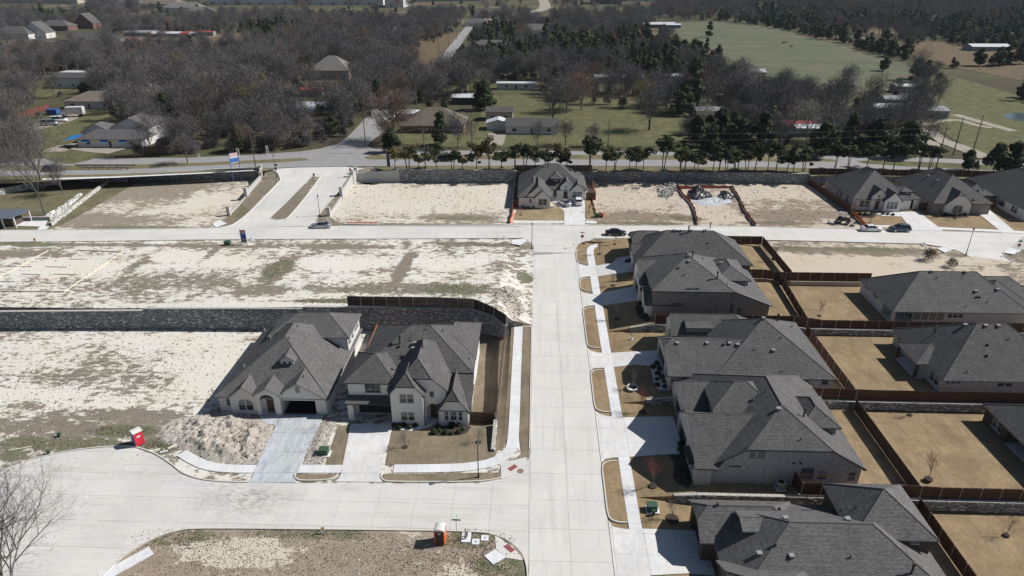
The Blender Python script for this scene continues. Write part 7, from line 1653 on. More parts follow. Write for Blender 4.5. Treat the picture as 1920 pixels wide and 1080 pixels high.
ware('huge white warehouse on the skyline left of centre', 388, 721, 9, 240, 19, 'siding_white'); ware('bright white end building of the skyline warehouse', 722, 757, 14, 60, 19, 'siding_white'); ware('long pale warehouse on the skyline at upper left', -60, 150, 6, 200, 12, 'siding_tan')
ware('low brown building on the skyline right of the far road', 1112, 1165, 8, 60, 12, 'brick_brown', 'metal_grey'); ware('white roofed works on the skyline right of centre', 1180, 1230, 2, 60, 8, 'siding_white'); ware('white roofed depot among far trees at right', 1500, 1545, 9, 40, 6, 'siding_white'); ware('small white depot right of the far trees', 1390, 1440, 2, 60, 8, 'siding_white'); ware('pale flat building at the upper right', 1835, 1885, 13, 40, 5, 'siding_tan'); ware('grey works left of the far road on the skyline', 770, 900, 2, 90, 9, 'siding_grey', 'metal_grey')
# greenhouse hoops
p = at(565, 208, FARZ); r = thing('greenhouse', 'white plastic hoop greenhouse in the bare wood', 'greenhouse', tuple(p))
for j, (dy, w, x0) in enumerate(((0, 2.6, -10), (7, 2.4, -6))):
    mb = MB(); n = 10; prev = None
    for k in range(n + 1):
        a = math.pi * k / n; c = (p.y + dy + w * math.cos(a), FARZ + w * math.sin(a) * 1.0)
        if prev: mb.face([(p.x + x0, *prev), (p.x + 9, *prev), (p.x + 9, *c), (p.x + x0, *c)][::-1])
        prev = c
    mb.build('plastic_cover', M['sheeting'], r)
for k in range(9):
    mb = MB(); x = p.x - 12 + k * 2.4; pts = [Vector((x, p.y - 6 + 2.4 * math.cos(math.pi * q / 8), FARZ + 2.4 * math.sin(math.pi * q / 8))) for q in range(9)]
    for a, b in zip(pts[:-1], pts[1:]): mb.tube(a, b, .07, .07, 4)
    mb.build('hoop', M['galv'], r)
p = at(101, 214, FARZ); r = thing('dumpster', 'bright blue dumpster behind the gravel yard', 'dumpster', tuple(p), local=True); M['dump_blue'] = plain('dumpster_blue', (.03, .10, .32), .6); mb = MB(); mb.box(-2, -1.2, .2, 2, 1.2, 1.9); mb.build('bin', M['dump_blue'], r); mb = MB(); mb.box(-2.1, -1.3, 1.9, 2.1, 1.3, 2.0); mb.build('lid', M['dump_blue'], r)
fence('red brown board fence beyond the gravel yard at left', [tuple(at(0, 238, FARZ).xy), tuple(at(40, 222, FARZ).xy), tuple(at(92, 205, FARZ).xy)], lambda x, y: FARZ, 'fence_red', 2.2)
# cattle
def cow(label, px, py, rot):
    p = at(px, py, FARZ); me = bpy.data.meshes.new('cow'); V = [(0, 0, 1.15), (.75, 0, 1.2), (-.75, 0, 1.15), (1.15, 0, 1.35), (1.5, 0, 1.15), (.7, .25, .6), (.7, .25, .05), (.7, -.25, .6), (.7, -.25, .05), (-.7, .25, .6), (-.75, .25, .05), (-.7, -.25, .6), (-.75, -.25, .05), (-1.05, 0, 1.2), (-1.15, 0, .6)]
    Ed = [(0, 1), (0, 2), (1, 3), (3, 4), (1, 5), (5, 6), (1, 7), (7, 8), (2, 9), (9, 10), (2, 11), (11, 12), (2, 13), (13, 14)]
    me.from_pydata(V, Ed, []); o = bpy.data.objects.new('cow', me); COL.objects.link(o); me.materials.append(M['trim_black']); sm = o.modifiers.new('skin', 'SKIN'); o.modifiers.new('sub', 'SUBSURF').levels = 1
    rad = [.38, .36, .36, .2, .14, .12, .06, .12, .06, .14, .06, .14, .06, .06, .03]
    for i, r_ in enumerate(rad): me.skin_vertices[0].data[i].radius = (r_, r_)
    me.skin_vertices[0].data[0].use_root = True; o.location = p; o.rotation_euler.z = rot; tag(o, label, 'cow', 'cattle on the big pasture')
try:
    cow('left of three dark cows on the big pasture', 1468, 82, .3); cow('middle of three dark cows on the big pasture', 1473, 81.5, 2.8); cow('lone dark cow nearer on the big pasture', 1483, 89, .1)
except Exception as ex: print('cow', ex)

# ================================================================== TREES
def branch_tree(seed, H=12., spread=.9, trunk=.22, levels=4, kids=(6, 5, 4, 5), twigs=3, tw=.05, lean=.0, first=.28, up=.35, tl=.9):
    rr = random.Random(seed); tk = MB(); cr = MB()
    def ribbon(a, b, w):
        d = b - a
        if d.length < 1e-4: return
        n = d.cross(Vector((rr.uniform(-1, 1), rr.uniform(-1, 1), rr.uniform(-1, 1)))).normalized() * w / 2
        cr.face([a - n, b, a + n])
    def grow(p, d, L, r, lv):
        # bend in two pieces
        m = p + d * L * .5; d2 = (d + Vector((rr.uniform(-.3, .3), rr.uniform(-.3, .3), rr.uniform(-.05, .25)))).normalized(); e = m + d2 * L * .5
        dst = tk if lv <= 1 else cr
        if lv <= 2: dst.tube(p, m, r, r * .8, 5 if lv == 0 else 4, False); dst.tube(m, e, r * .8, r * .5, 5 if lv == 0 else 4, False)
        elif lv == 3: dst.tube(p, e, r, r * .5, 3, False)
        else: ribbon(p, e, r * 2)
        if lv >= levels:
            for _ in range(twigs):
                t_ = rr.uniform(.2, 1); q = p.lerp(e, t_); dd = (d2 + Vector((rr.uniform(-1, 1), rr.uniform(-1, 1), rr.uniform(-.5, .9))) * .9).normalized()
                ribbon(q, q + dd * tl * rr.uniform(.6, 1.3), tw)
            return
        n = kids[lv]
        for i in range(n):
            t_ = lerp(first if lv == 0 else .25, 1.0, (i + rr.random() * .8) / n); q = p.lerp(m, t_ * 2) if t_ < .5 else m.lerp(e, t_ * 2 - 1)
            a = 2.4 * i + rr.uniform(-.5, .5) + lv; side = d2.orthogonal().normalized(); side = side * math.cos(a) + d2.cross(side) * math.sin(a)
            k = spread * rr.uniform(.7, 1.25) * (1.0 if lv else lerp(1.2, .45, t_)); dd = (d2 + side * k + Vector((0, 0, up * .5))).normalized()
            grow(q, dd, L * (rr.uniform(.55, .8) if lv else rr.uniform(.5, .75) * lerp(1.1, .8, t_)), r * (.52 if lv else .5) * lerp(1.1, .7, t_), lv + 1)
    grow(Vector((0, 0, -.2)), Vector((lean, lean * .5, 1)).normalized(), H * .58, trunk, 0)
    return tk, cr
def two(tk, cr, nm, tm, cm):
    return tk.mesh(nm + '_trunk', M[tm]), cr.mesh(nm + '_crown', M[cm])
def joined(tk, cr, tm, cm, name):
    j = MB(); j.v = tk.v + cr.v; n = len(tk.v); j.f = tk.f + [tuple(i + n for i in f) for f in cr.f]; j.mi = [0] * len(tk.f) + [1] * len(cr.f); j.uv = [(0, 0)]
    return j.mesh(name, [M[tm], M[cm]])
def cedar_tree(seed, H=8., W=2.6, n=900, leaf=.42, cone=.6, clear=.08, trunk=.16, blobs=14):
    rr = random.Random(seed); tk = MB(); cr = MB(); tk.tube((0, 0, -.2), (0, 0, H * .8), trunk, trunk * .4, 6, False)
    B = []
    for i in range(blobs):
        t_ = rr.random() ** .8; z = lerp(H * (clear + .1), H * .95, t_); rad = W * (lerp(1, .12, t_) if rr.random() < cone else math.sqrt(max(.05, 1 - (2 * t_ - .9) ** 2)) * .9)
        a = rr.uniform(0, 6.283); q = rad * rr.uniform(.2, .8); B.append((q * math.cos(a), q * math.sin(a), z, W * rr.uniform(.36, .6) * lerp(1, .6, t_)))
        if i % 2 == 0: tk.tube((0, 0, z * .7), (q * math.cos(a), q * math.sin(a), z), trunk * .35, .03, 3, False)
    for _ in range(n):
        b = B[rr.randrange(len(B))]; u = Vector((rr.gauss(0, 1), rr.gauss(0, 1), rr.gauss(0, 1))).normalized() * b[3] * rr.uniform(.7, 1.1); c = Vector((b[0], b[1], b[2])) + Vector((u.x, u.y, u.z * .75))
        if c.z < H * clear: continue
        nrm = (u.normalized() + Vector((rr.uniform(-.6, .6), rr.uniform(-.6, .6), rr.uniform(-.3, .7)))).normalized(); s = nrm.orthogonal().normalized(); v = nrm.cross(s); k = leaf * rr.uniform(.5, 1.2); a = rr.uniform(0, 6.283); s, v = s * math.cos(a) + v * math.sin(a), v * math.cos(a) - s * math.sin(a)
        cr.face([c - s * k, c + v * k * .6, c + s * k, c - v * k * .6])
    return tk, cr
BARE = [branch_tree(10 + i, H=rr_h, spread=sp_, kids=k_, twigs=4, tw=.075, tl=1.0) for i, (rr_h, sp_, k_) in enumerate(((12, .95, (7, 5, 4, 4)), (13, .8, (8, 5, 4, 3)), (11, 1.1, (7, 5, 4, 4)), (12.5, .9, (6, 6, 4, 4)), (10, 1.2, (7, 5, 4, 4)), (13, 1.0, (7, 6, 4, 3))))]
BMESH = [two(*b, 'bare', 'bark', 'twig') for b in BARE]
CED = [cedar_tree(50 + i, H=h_, W=w_, n=2300, leaf=.42, cone=c_, clear=.05, blobs=24) for i, (h_, w_, c_) in enumerate(((8.5, 2.7, .8), (7.5, 3.2, .5), (9.5, 2.6, .9), (6.5, 2.9, .3), (8, 3.4, .6)))]
CMESH = [two(*c, 'cedar', 'bark', 'cedar') for c in CED]
def tree(name, label, cat, meshes, x, y, z, s, rot, group=None):
    r = bpy.data.objects.new(name, None); COL.objects.link(r); r.location = (x, y, z); r.rotation_euler.z = rot; r.scale = (s, s, s) if not isinstance(s, tuple) else s; tag(r, label, cat, group)
    for nm, me in zip(('trunk', 'crown'), meshes): o = bpy.data.objects.new(nm, me); COL.objects.link(o); o.parent = r
    return r
def pix(x, y, z):
    d = Vector((x, y, z)) - EYE; w = d.dot(FW); return 960 + FPX * d.dot(RT) / w, 540 - FPX * d.dot(UPV) / w, w
def inpoly(x, y, P):
    c = False
    for i in range(len(P)):
        a, b = P[i], P[i - 1]
        if (a[1] > y) != (b[1] > y) and x < (b[0] - a[0]) * (y - a[1]) / (b[1] - a[1]) + a[0]: c = not c
    return c
clear_px = [[(-400, 350), (-400, 290), (0, 288), (60, 262), (100, 272), (110, 295), (360, 293), (480, 287), (575, 281), (628, 268), (655, 250), (682, 230), (712, 230), (726, 250), (706, 276), (760, 279), (1200, 282), (1450, 285), (1700, 292), (1920, 300), (2400, 318), (2400, 380)],
    [(1262, 42), (1330, 38), (1440, 50), (1500, 64), (1600, 90), (1700, 122), (1724, 140), (1700, 158), (1640, 164), (1500, 161), (1410, 135), (1385, 122), (1330, 92), (1275, 72)],
    [(1580, 47), (1640, 50), (1690, 62), (1660, 66), (1600, 57)], [(1660, 84), (1760, 80), (1850, 92), (2000, 108), (2000, 160), (1860, 138), (1760, 116)],
    [(1720, 172), (1760, 150), (1860, 170), (1960, 200), (2060, 300), (1930, 300), (1830, 290), (1800, 262), (1760, 225)],
    [(905, 184), (990, 182), (1060, 190), (1150, 200), (1240, 212), (1300, 232), (1270, 262), (1200, 272), (1100, 276), (1050, 262), (900, 274), (885, 262), (900, 220)], [(755, 268), (760, 252), (870, 254), (900, 272), (820, 276)],
    [(190, 64), (330, 66), (470, 62), (478, 74), (400, 86), (250, 82)], [(60, 240), (80, 205), (130, 200), (200, 205), (235, 240), (240, 284), (80, 290)], [(-40, 170), (60, 156), (150, 148), (180, 152), (60, 175), (-30, 190)],
    [(540, 214), (545, 196), (610, 196), (612, 214)], [(776, 90), (860, 62), (868, 78), (815, 125), (778, 118)], [(1120, 158), (1130, 148), (1290, 148), (1290, 158)], [(1480, 256), (1490, 238), (1530, 238), (1532, 258)], [(900, 262), (905, 225), (1050, 225), (1050, 262)], [(590, 152), (600, 128), (660, 128), (660, 150)],
    [(985, 30), (1000, -10), (1045, -10), (1030, 24)], [(370, -60), (725, -60), (725, 9), (370, 9)], [(716, -60), (766, -60), (766, 17), (716, 17)], [(-80, -20), (160, -20), (160, 5), (-80, 5)], [(765, -20), (1232, -20), (1232, 4), (1165, 9), (1110, 9), (765, 4)], [(230, 24), (240, 4), (370, 6), (372, 24)], [(1220, 56), (1222, 40), (1275, 40), (1275, 56)], [(0, 84), (0, 66), (190, 48), (200, 84), (100, 90)]]
cedar_px = [[(795, 135), (800, 100), (880, 88), (1000, 84), (1100, 72), (1240, 62), (1330, 92), (1392, 128), (1398, 150), (1300, 158), (1180, 140), (1000, 138), (880, 140)], [(1440, 50), (1500, 44), (1600, 70), (1700, 98), (1760, 128), (1740, 150), (1690, 118), (1600, 92), (1500, 66)],
    [(1370, 38), (1450, 20), (1600, 30), (1760, 40), (1960, 20), (1960, 105), (1850, 88), (1700, 66), (1560, 52), (1440, 52)], [(1740, 145), (1780, 118), (1860, 140), (2000, 170), (2000, 215), (1870, 180), (1790, 160)], [(60, 45), (70, 20), (170, 22), (180, 46)], [(450, 80), (455, 55), (560, 52), (565, 78)], [(1220, 276), (1290, 250), (1350, 246), (1440, 262), (1440, 290), (1300, 290)], [(1500, 300), (1520, 258), (1600, 262), (1700, 258), (1760, 272), (1760, 300)], [(280, 30), (300, 16), (460, 16), (460, 36)], [(560, 34), (640, 20), (760, 30), (760, 44), (600, 44)], [(870, 70), (930, 48), (980, 60), (960, 90), (880, 96)]]
lanes = [[at(a, b, FARZ).xy for a, b in L] for L in ([(640, 288), (668, 262), (700, 226), (740, 180), (790, 140), (832, 112), (868, 66), (888, 40)], [(1738, 290), (1745, 270), (1720, 250)], [(1850, 297), (1800, 276), (1760, 262)])]
def seg_d(x, y, L):
    m = 1e9; q = Vector((x, y))
    for a, b in zip(L[:-1], L[1:]): ab = b - a; t_ = max(0, min(1, (q - a).dot(ab) / ab.length_squared)); m = min(m, (q - a - ab * t_).length)
    return m
rt = random.Random(99); cand = []
y = 197.0
while y < 1750:
    st = 7.6 if y < 330 else (8.6 if y < 520 else (10.5 if y < 850 else 14.0))
    lim = .80 * y + 25; x = -lim
    while x < lim:
        X = x + rt.uniform(-.48, .48) * st; Y = y + rt.uniform(-.48, .48) * st; x += st
        px, py, w = pix(X, Y, FARZ)
        if px < -160 or px > 2080 or py > 345 or py < -40: continue
        if any(inpoly(px, py, P) for P in clear_px): continue
        tpx, tpy, _ = pix(X, Y, FARZ + (8 if w < 650 else 14))
        if any(inpoly(tpx, tpy, P) for P in clear_px[1:]) and rt.random() < .93: continue
        if any(seg_d(X, Y, L) < ((11 if py < 130 else (2.5 if 122 < py < 222 else 7)) if i == 0 else 6.5) for i, L in enumerate(lanes)): continue
        if inpoly(tpx, tpy, [(812, 118), (862, 62), (876, 62), (852, 118)]): continue
        if any(abs(X - a) < 12 + w * .006 and -(8 + w * (.012 if (px > 1350 or hid) else .055)) < Y - b < 15 for a, b, hid in fh): continue
        ced = any(inpoly(px, py, P) for P in cedar_px); n = mnoise.noise(Vector((X * .012, Y * .012, 3)))
        kind = 'c' if (ced and rt.random() < .9) or (not ced and rt.random() < .07 + .18 * max(0, n) + (.1 if py < 50 else 0)) else 'b'
        if not ced and rt.random() < .10: continue
        s = rt.uniform(.72, 1.25) * (1.0 if kind == 'b' else rt.uniform(.85, 1.2)) * (1.25 if y > 850 else 1.0)
        if kind == 'b' and py > 262 and px < 620: s *= .8
        cand.append((w, X, Y, s, rt.uniform(0, 6.283), kind, rt.randrange(100), px, py))
    y += st
cand.sort()
nb = nc = 0; far_b = []; far_c = []
def where(px, py):
    lr = 'left' if px < 640 else ('centre' if px < 1280 else 'right')
    return lr
TWM = {}
def recol(mi, mat):
    k = (mi, mat)
    if k not in TWM: me = BMESH[mi][1].copy(); me.materials[0] = M[mat]; TWM[k] = me
    return TWM[k]
for (w, X, Y, s, ro, kind, v, px, py) in cand:
    vis = -20 < px < 1940
    if kind == 'b':
        if nb < 240 and vis:
            i = v % len(BMESH); q = rt.random(); cm = 'twig' if q < .90 else ('twig_red' if q < .94 else ('twig_pale' if q < .96 else ('twig_green' if q < .98 else 'twig_dark')))
            lab = {'twig': 'bare grey brown winter tree in the wood', 'twig_red': 'bare tree with reddish twigs in the wood', 'twig_pale': 'bare tree with pale silvery twigs in the wood', 'twig_green': 'tree with yellow green buds in the wood', 'twig_dark': 'dark bare tree in the wood'}[cm] + ' beyond the highway, ' + where(px, py)
            tree('bare_tree', lab, 'tree', (BMESH[i][0], recol(i, cm)), X, Y, FARZ - .1, s, ro, 'bare trees of the wood, ' + where(px, py) + (' ' + cm.replace('_', ' '))); nb += 1
        else: far_b.append((X, Y, FARZ - .1, s, ro, v))
    else:
        if nc < 230 and vis: tree('cedar_tree', 'dark evergreen cedar in the wood beyond the highway, ' + where(px, py), 'tree', CMESH[v % len(CMESH)], X, Y, FARZ - .1, s, ro, 'cedars of the wood, ' + where(px, py)); nc += 1
        else: far_c.append((X, Y, FARZ - .1, s, ro, v))
print('trees', len(cand), nb, nc, len(far_b), len(far_c))
def scatter(name, label, pts, meshes):
    col = bpy.data.collections.new(name + '_kinds')
    for i, me in enumerate(meshes): col.objects.link(bpy.data.objects.new('%s_kind' % name, me))
    me = bpy.data.meshes.new(name); me.from_pydata([p[:3] for p in pts], [], []); o = bpy.data.objects.new(name, me); COL.objects.link(o)
    for an, ty, vals in (('sc', 'FLOAT', [p[3] for p in pts]), ('ro', 'FLOAT', [p[4] for p in pts]), ('ki', 'INT', [p[5] % len(meshes) for p in pts])):
        at_ = me.attributes.new(an, ty, 'POINT'); at_.data.foreach_set('value', vals)
    g = bpy.data.node_groups.new(name + '_nodes', 'GeometryNodeTree'); g.interface.new_socket('Geometry', in_out='INPUT', socket_type='NodeSocketGeometry'); g.interface.new_socket('Geometry', in_out='OUTPUT', socket_type='NodeSocketGeometry')
    N = g.nodes; Lk = g.links; gi = N.new('NodeGroupInput'); go = N.new('NodeGroupOutput'); ip = N.new('GeometryNodeInstanceOnPoints'); ci = N.new('GeometryNodeCollectionInfo')
    ci.inputs[0].default_value = col; ci.inputs['Separate Children'].default_value = True; ci.inputs['Reset Children'].default_value = True
    def att(nm, ty): a = N.new('GeometryNodeInputNamedAttribute'); a.data_type = ty; a.inputs[0].default_value = nm; return a.outputs[0]
    Lk.new(gi.outputs[0], ip.inputs['Points']); Lk.new(ci.outputs[0], ip.inputs['Instance']); ip.inputs['Pick Instance'].default_value = True; Lk.new(att('ki', 'INT'), ip.inputs['Instance Index'])
    cx_ = N.new('ShaderNodeCombineXYZ'); Lk.new(att('ro', 'FLOAT'), cx_.inputs[2]); Lk.new(cx_.outputs[0], ip.inputs['Rotation'])
    c2 = N.new('ShaderNodeCombineXYZ'); s_ = att('sc', 'FLOAT'); [Lk.new(s_, c2.inputs[k]) for k in range(3)]; Lk.new(c2.outputs[0], ip.inputs['Scale'])
    Lk.new(ip.outputs[0], go.inputs[0]); md = o.modifiers.new('scatter', 'NODES'); md.node_group = g
    return tag(o, label, name.replace('_', ' '), kind='stuff')
JB = [joined(*b, 'bark', 'twig', 'bare_kind') for b in BARE[:5]] * 3 + [joined(*BARE[0], 'bark', 'twig_red', 'bare_kind')]
JC = [joined(*c, 'bark', 'cedar', 'cedar_kind') for c in CED] * 2 + [joined(*CED[1], 'bark', 'cedar_brown', 'cedar_kind')]
o = scatter('distant_wood', 'grey bare wood stretching to the skyline', far_b, JB); o['category'] = 'wood'
o = scatter('distant_cedars', 'dark evergreen groves between the far fields', far_c, JC); o['category'] = 'wood'
# undergrowth
SC = [branch_tree(300 + i, H=3.2, spread=1.3, trunk=.06, kids=(9, 5, 4, 3), levels=3, twigs=6, tw=.07, first=.05, tl=.8) for i in range(4)]
und = []
for (w, X, Y, s, ro, kind, v, px, py) in cand:
    if w > 700: break
    for _ in range(3 if (py > 225 and px < 680) else 1):
        und.append((X + rt.uniform(-4.5, 4.5), Y + rt.uniform(-4.5, 4.5), FARZ - .1, rt.uniform(.6, 1.5), rt.uniform(0, 6.28), rt.randrange(100)))
und = [u for u in und if not any(inpoly(*pix(u[0], u[1], FARZ)[:2], P) for P in clear_px[:1])]
for i in range(46):
    px, py = rt.uniform(1400, 1765), rt.uniform(196, 286); p = at(px, py, FARZ)
    if 1482 < px < 1532 and py > 236: continue
    tree('bare_tree', 'dark grey bare tree standing among the yards and sheds at right', 'tree', (BMESH[i % 6][0], recol(i % 6, 'twig')), p.x, p.y, FARZ - .1, rt.uniform(.7, 1.15), rt.uniform(0, 6.28), 'bare trees among the right-hand yards')
o = scatter('undergrowth', 'tangled grey brown scrub under the trees beyond the highway', und, [joined(*b, 'bark', 'twig_dark' if i % 2 else 'twig', 'scrub_kind') for i, b in enumerate(SC)]); o['category'] = 'scrub'
# trees that stand out
big = branch_tree(501, H=17, spread=1.15, trunk=.42, kids=(9, 6, 5, 4), twigs=5, tw=.08, tl=1.2, first=.2)
bigm = two(*big, 'big', 'bark', 'twig_red'); bigg = (bigm[0], two(*branch_tree(502, H=16, spread=1.2, trunk=.4, kids=(8, 6, 5, 4), twigs=4, tw=.075, tl=1.1, first=.3), 'big2', 'bark', 'twig')[1])
big2 = two(*branch_tree(503, H=16, spread=1.15, trunk=.4, kids=(8, 6, 5, 4), twigs=4, tw=.075, tl=1.1, first=.25), 'big3', 'bark', 'twig')
def T(nm, lab, px, py, meshes, s=1., ro=0., h=FARZ, cat='tree', grp=None): p = at(px, py, h); return tree(nm, lab, cat, meshes, p.x, p.y, p.z - .05, s, ro, grp)
T('bare_tree', 'big round bare tree with reddish twigs beside the side road', 738, 266, bigm, 1.05); T('bare_tree', 'wide bare oak standing alone on the green lawn', 1217, 244, big2, 1.0, 1.)
T('bare_tree', 'tall bare tree at the left edge of the lawn', 1036, 226, big2, .9, 2.5); T('bare_tree', 'bare tree behind the grey roofed house', 1062, 212, bigg, .9, 4); T('bare_tree', 'tall bare tree with budding crown behind the lawn', 1090, 206, (big2[0], bigm[1]), .9, 1.5)
T('bare_tree', 'small bare tree at the right end of the lawn', 1290, 268, big2, .6, .4); T('bare_tree', 'gnarled bare tree leaning beside the grey roofed house', 1060, 272, BMESH[4], .85, 1); T('bare_tree', 'thin bare tree in front of the grey roofed house', 1008, 275, BMESH[1], .6, 2); T('bare_tree', 'bare tree poking above the trimmed row', 1110, 274, BMESH[2], .65, 3)
T('bare_tree', 'pale silvery bare tree in the left wood', 295, 215, (big2[0], recol(0, 'twig_pale')), 1.0, 2); T('bare_tree', 'tree with yellow green buds in the left wood', 345, 160, (BMESH[0][0], recol(2, 'twig_green')), 1.3)
T('bare_tree', 'bare tree leaning over the highway verge at left', 352, 306, BMESH[4], .9, 2.2)
T('bare_tree', 'tall bare tree over the creek hollow, nearest the pale riprap', 84, 403, two(*branch_tree(511, H=19, spread=.75, trunk=.2, kids=(8, 5, 4, 4), twigs=3, tw=.06, first=.45), 'tall', 'bark', 'twig'), 1.0, 0, hN)
T('bare_tree', 'tall bare tree rooted at the foot of the creek headwall', 82, 356, two(*branch_tree(512, H=20, spread=.8, trunk=.36, kids=(8, 6, 5, 4), twigs=4, tw=.06, first=.3), 'tall2', 'bark', 'twig'), 1.0, 1, hN); T('bare_tree', 'slim leaning bare tree by the creek headwall', 118, 364, BMESH[1], .75, 2, hN); T('bare_tree', 'dark bare tree at the left edge over the pale wall', -6, 378, BMESH[2], 1.25, 4, hN); T('bare_tree', 'bare tree beyond the stone wall at the left edge', 20, 322, BMESH[0], 1.2, 2, hN)
T('bare_tree', 'bare tree behind the black highway car at far left', 60, 318, BMESH[3], 1.3, 5, hN)
for px, py, lab, s in ((828, 272, 'dense bushy evergreen in front of the brown brick house', 1.15), (908, 206, 'dark conical evergreen left of the lawn', 1.3), (162, 182, 'round dark evergreen before the white gabled house', 1.0), (298, 235, 'upright green cedar in the left wood', 1.1), (1656, 133, 'lone round cedar on the big pasture', 1.1), (1330, 70, 'lone spreading tree on the upper pasture', 1.3), (735, 286, 'ivy covered dark tree base beside the side road', .9), (1297, 210, 'large dark spreading cedar right of the lawn', 1.9), (1280, 216, 'second dark cedar right of the lawn', 1.4), (508, 170, 'dark cedar above the greenhouse', 1.2), (1815, 320, 'round trimmed tree right of the highway gap', .85), (1862, 324, 'wide evergreen by the highway at right, left one', 1.0), (1893, 326, 'wide evergreen by the highway at right, right one', 1.0), (1718, 148, 'dark cedar clump at the pasture corner, left', 1.2), (1732, 146, 'dark cedar clump at the pasture corner, right', 1.1),
                        (1835, 124, 'round tree in the brown field, leftmost', 1.4), (1868, 124, 'round tree in the brown field, second', 1.5), (1885, 122, 'round tree in the brown field, third', 1.5), (1912, 120, 'round tree in the brown field, rightmost', 1.8), (1425, 290, 'broad dark cedar behind the trimmed row', 1.4), (1385, 288, 'broad dark cedar left of its twin behind the trimmed row', 1.5), (1540, 296, 'broad dark cedar near the red roofed shed', 1.3), (1640, 288, 'broad dark cedar among the right-hand yards', 1.5), (1700, 296, 'broad dark cedar beside the gravel drive', 1.3)):
    T('cedar_tree', lab, px, py, CMESH[(px + py) % 5] if 'round' not in lab else CMESH[3], s * 1.1, px)
T('cedar_tree', 'rust leaved oak left of the lawn', 902, 205, (CMESH[1][0], (lambda m: (m.materials.clear(), m.materials.append(M['cedar_rust']), m)[2])(CMESH[1][1].copy())), 1.1)
# the trimmed row along the highway
ROW = []
for i in range(8):
    rr = random.Random(700 + i); tk = MB(); cr = MB(); top = rr.uniform(3.2, 4.6); ww = rr.uniform(.8, 1.45)
    st_ = [(0, 0)] if i % 2 else [(-.15, 0), (.2, .1)]
    for sx, sy in st_:
        q = Vector((sx, sy, -.2)); e = Vector((sx * 3 + rr.uniform(-.3, .3), sy * 2, top)); tk.tube(q, e, .13, .09, 6, False)
        for k in range(5): a = rr.uniform(0, 6.28); tk.tube(e - Vector((0, 0, rr.uniform(0, 1.2))), e + Vector((1.6 * math.cos(a), 1.6 * math.sin(a), rr.uniform(.6, 2.6))), .06, .02, 4, False)
    B = [(rr.gauss(0, 1.05) * ww, rr.gauss(0, .9), top + rr.uniform(-.3, 3.0) * rr.uniform(.5, 1.1), rr.uniform(.4, 1.15)) for _ in range(16)]
    for _ in range(1500):
        b = B[rr.randrange(16)]; u = Vector((rr.gauss(0, 1), rr.gauss(0, 1), rr.gauss(0, 1))).normalized() * b[3] * rr.uniform(.6, 1.1); c = Vector(b[:3]) + Vector((u.x, u.y, u.z * .7)); n_ = (u + Vector((rr.uniform(-.6, .6), rr.uniform(-.6, .6), rr.uniform(-.2, .7)))).normalized(); s1 = n_.orthogonal().normalized(); v1 = n_.cross(s1); k = rr.uniform(.12, .3)
        cr.face([c - s1 * k, c + v1 * k * .7, c + s1 * k, c - v1 * k * .7])
    ROW.append(two(tk, cr, 'row', 'bark', 'cedar'))
rusty = ROW[2][1].copy(); rusty.materials[0] = M['cedar_brown']
xs = [737, 764, 786, 815, 845, 868, 893, 921, 938, 960, 983, 1002, 1024, 1046, 1062, 1106, 1140, 1156, 1180, 1196, 1210, 1246, 1274, 1285, 1298, 1312, 1334, 1348, 1358, 1371, 1385, 1398, 1414, 1438, 1452, 1470, 1490, 1508]
for i, px in enumerate(xs):
    k = rt.randrange(8); s = rt.uniform(.95, 1.2) * (1.25 if px in (1106, 1246, 1438) else 1); px += rt.uniform(-5, 5); px_ = round(px); s = (s * rt.uniform(.85, 1.3), s, s * rt.uniform(.85, 1.15)); py = 318 + rt.uniform(0, 4) + (px - 735) * .004; brown = i in (0, 1, 6, 7, 13)
    p = at(px, py, FARZ); tree('trimmed_tree', ('brownish' if brown else 'dark green') + ' high-trimmed tree in the row along the highway' + (', leftmost' if i == 0 else ''), 'tree', (ROW[k][0], rusty if brown else ROW[k][1]), p.x, p.y, FARZ - .1, s, rt.uniform(0, 6.28), 'trimmed trees in the highway row, ' + ('brownish' if brown else 'green'))
for px, py, s in ((1566, 316, 1.1), (1590, 318, 1.2), (1625, 314, 1.1), (1655, 317, 1.3), (1675, 318, 1.3), (1722, 320, 1.2), (1742, 318, 1.1)):
    p = at(px, py, FARZ); tree('trimmed_tree', 'dark green tree at the highway behind the northeast houses', 'tree', ROW[px % 8], p.x, p.y, FARZ - .1, s, px, 'trees at the highway behind the northeast houses')
# near tree whose crown reaches in from the lower left
nt = two(*branch_tree(601, H=16, spread=.85, trunk=.28, levels=5, kids=(9, 6, 5, 4, 3), twigs=3, tw=.018, lean=.16, first=.22, tl=.6), 'near', 'bark', 'twig')
T('bare_tree', 'big bare tree reaching into the lower left corner over the cul-de-sac', 18, 1175, nt, 1.12, .6, hS)

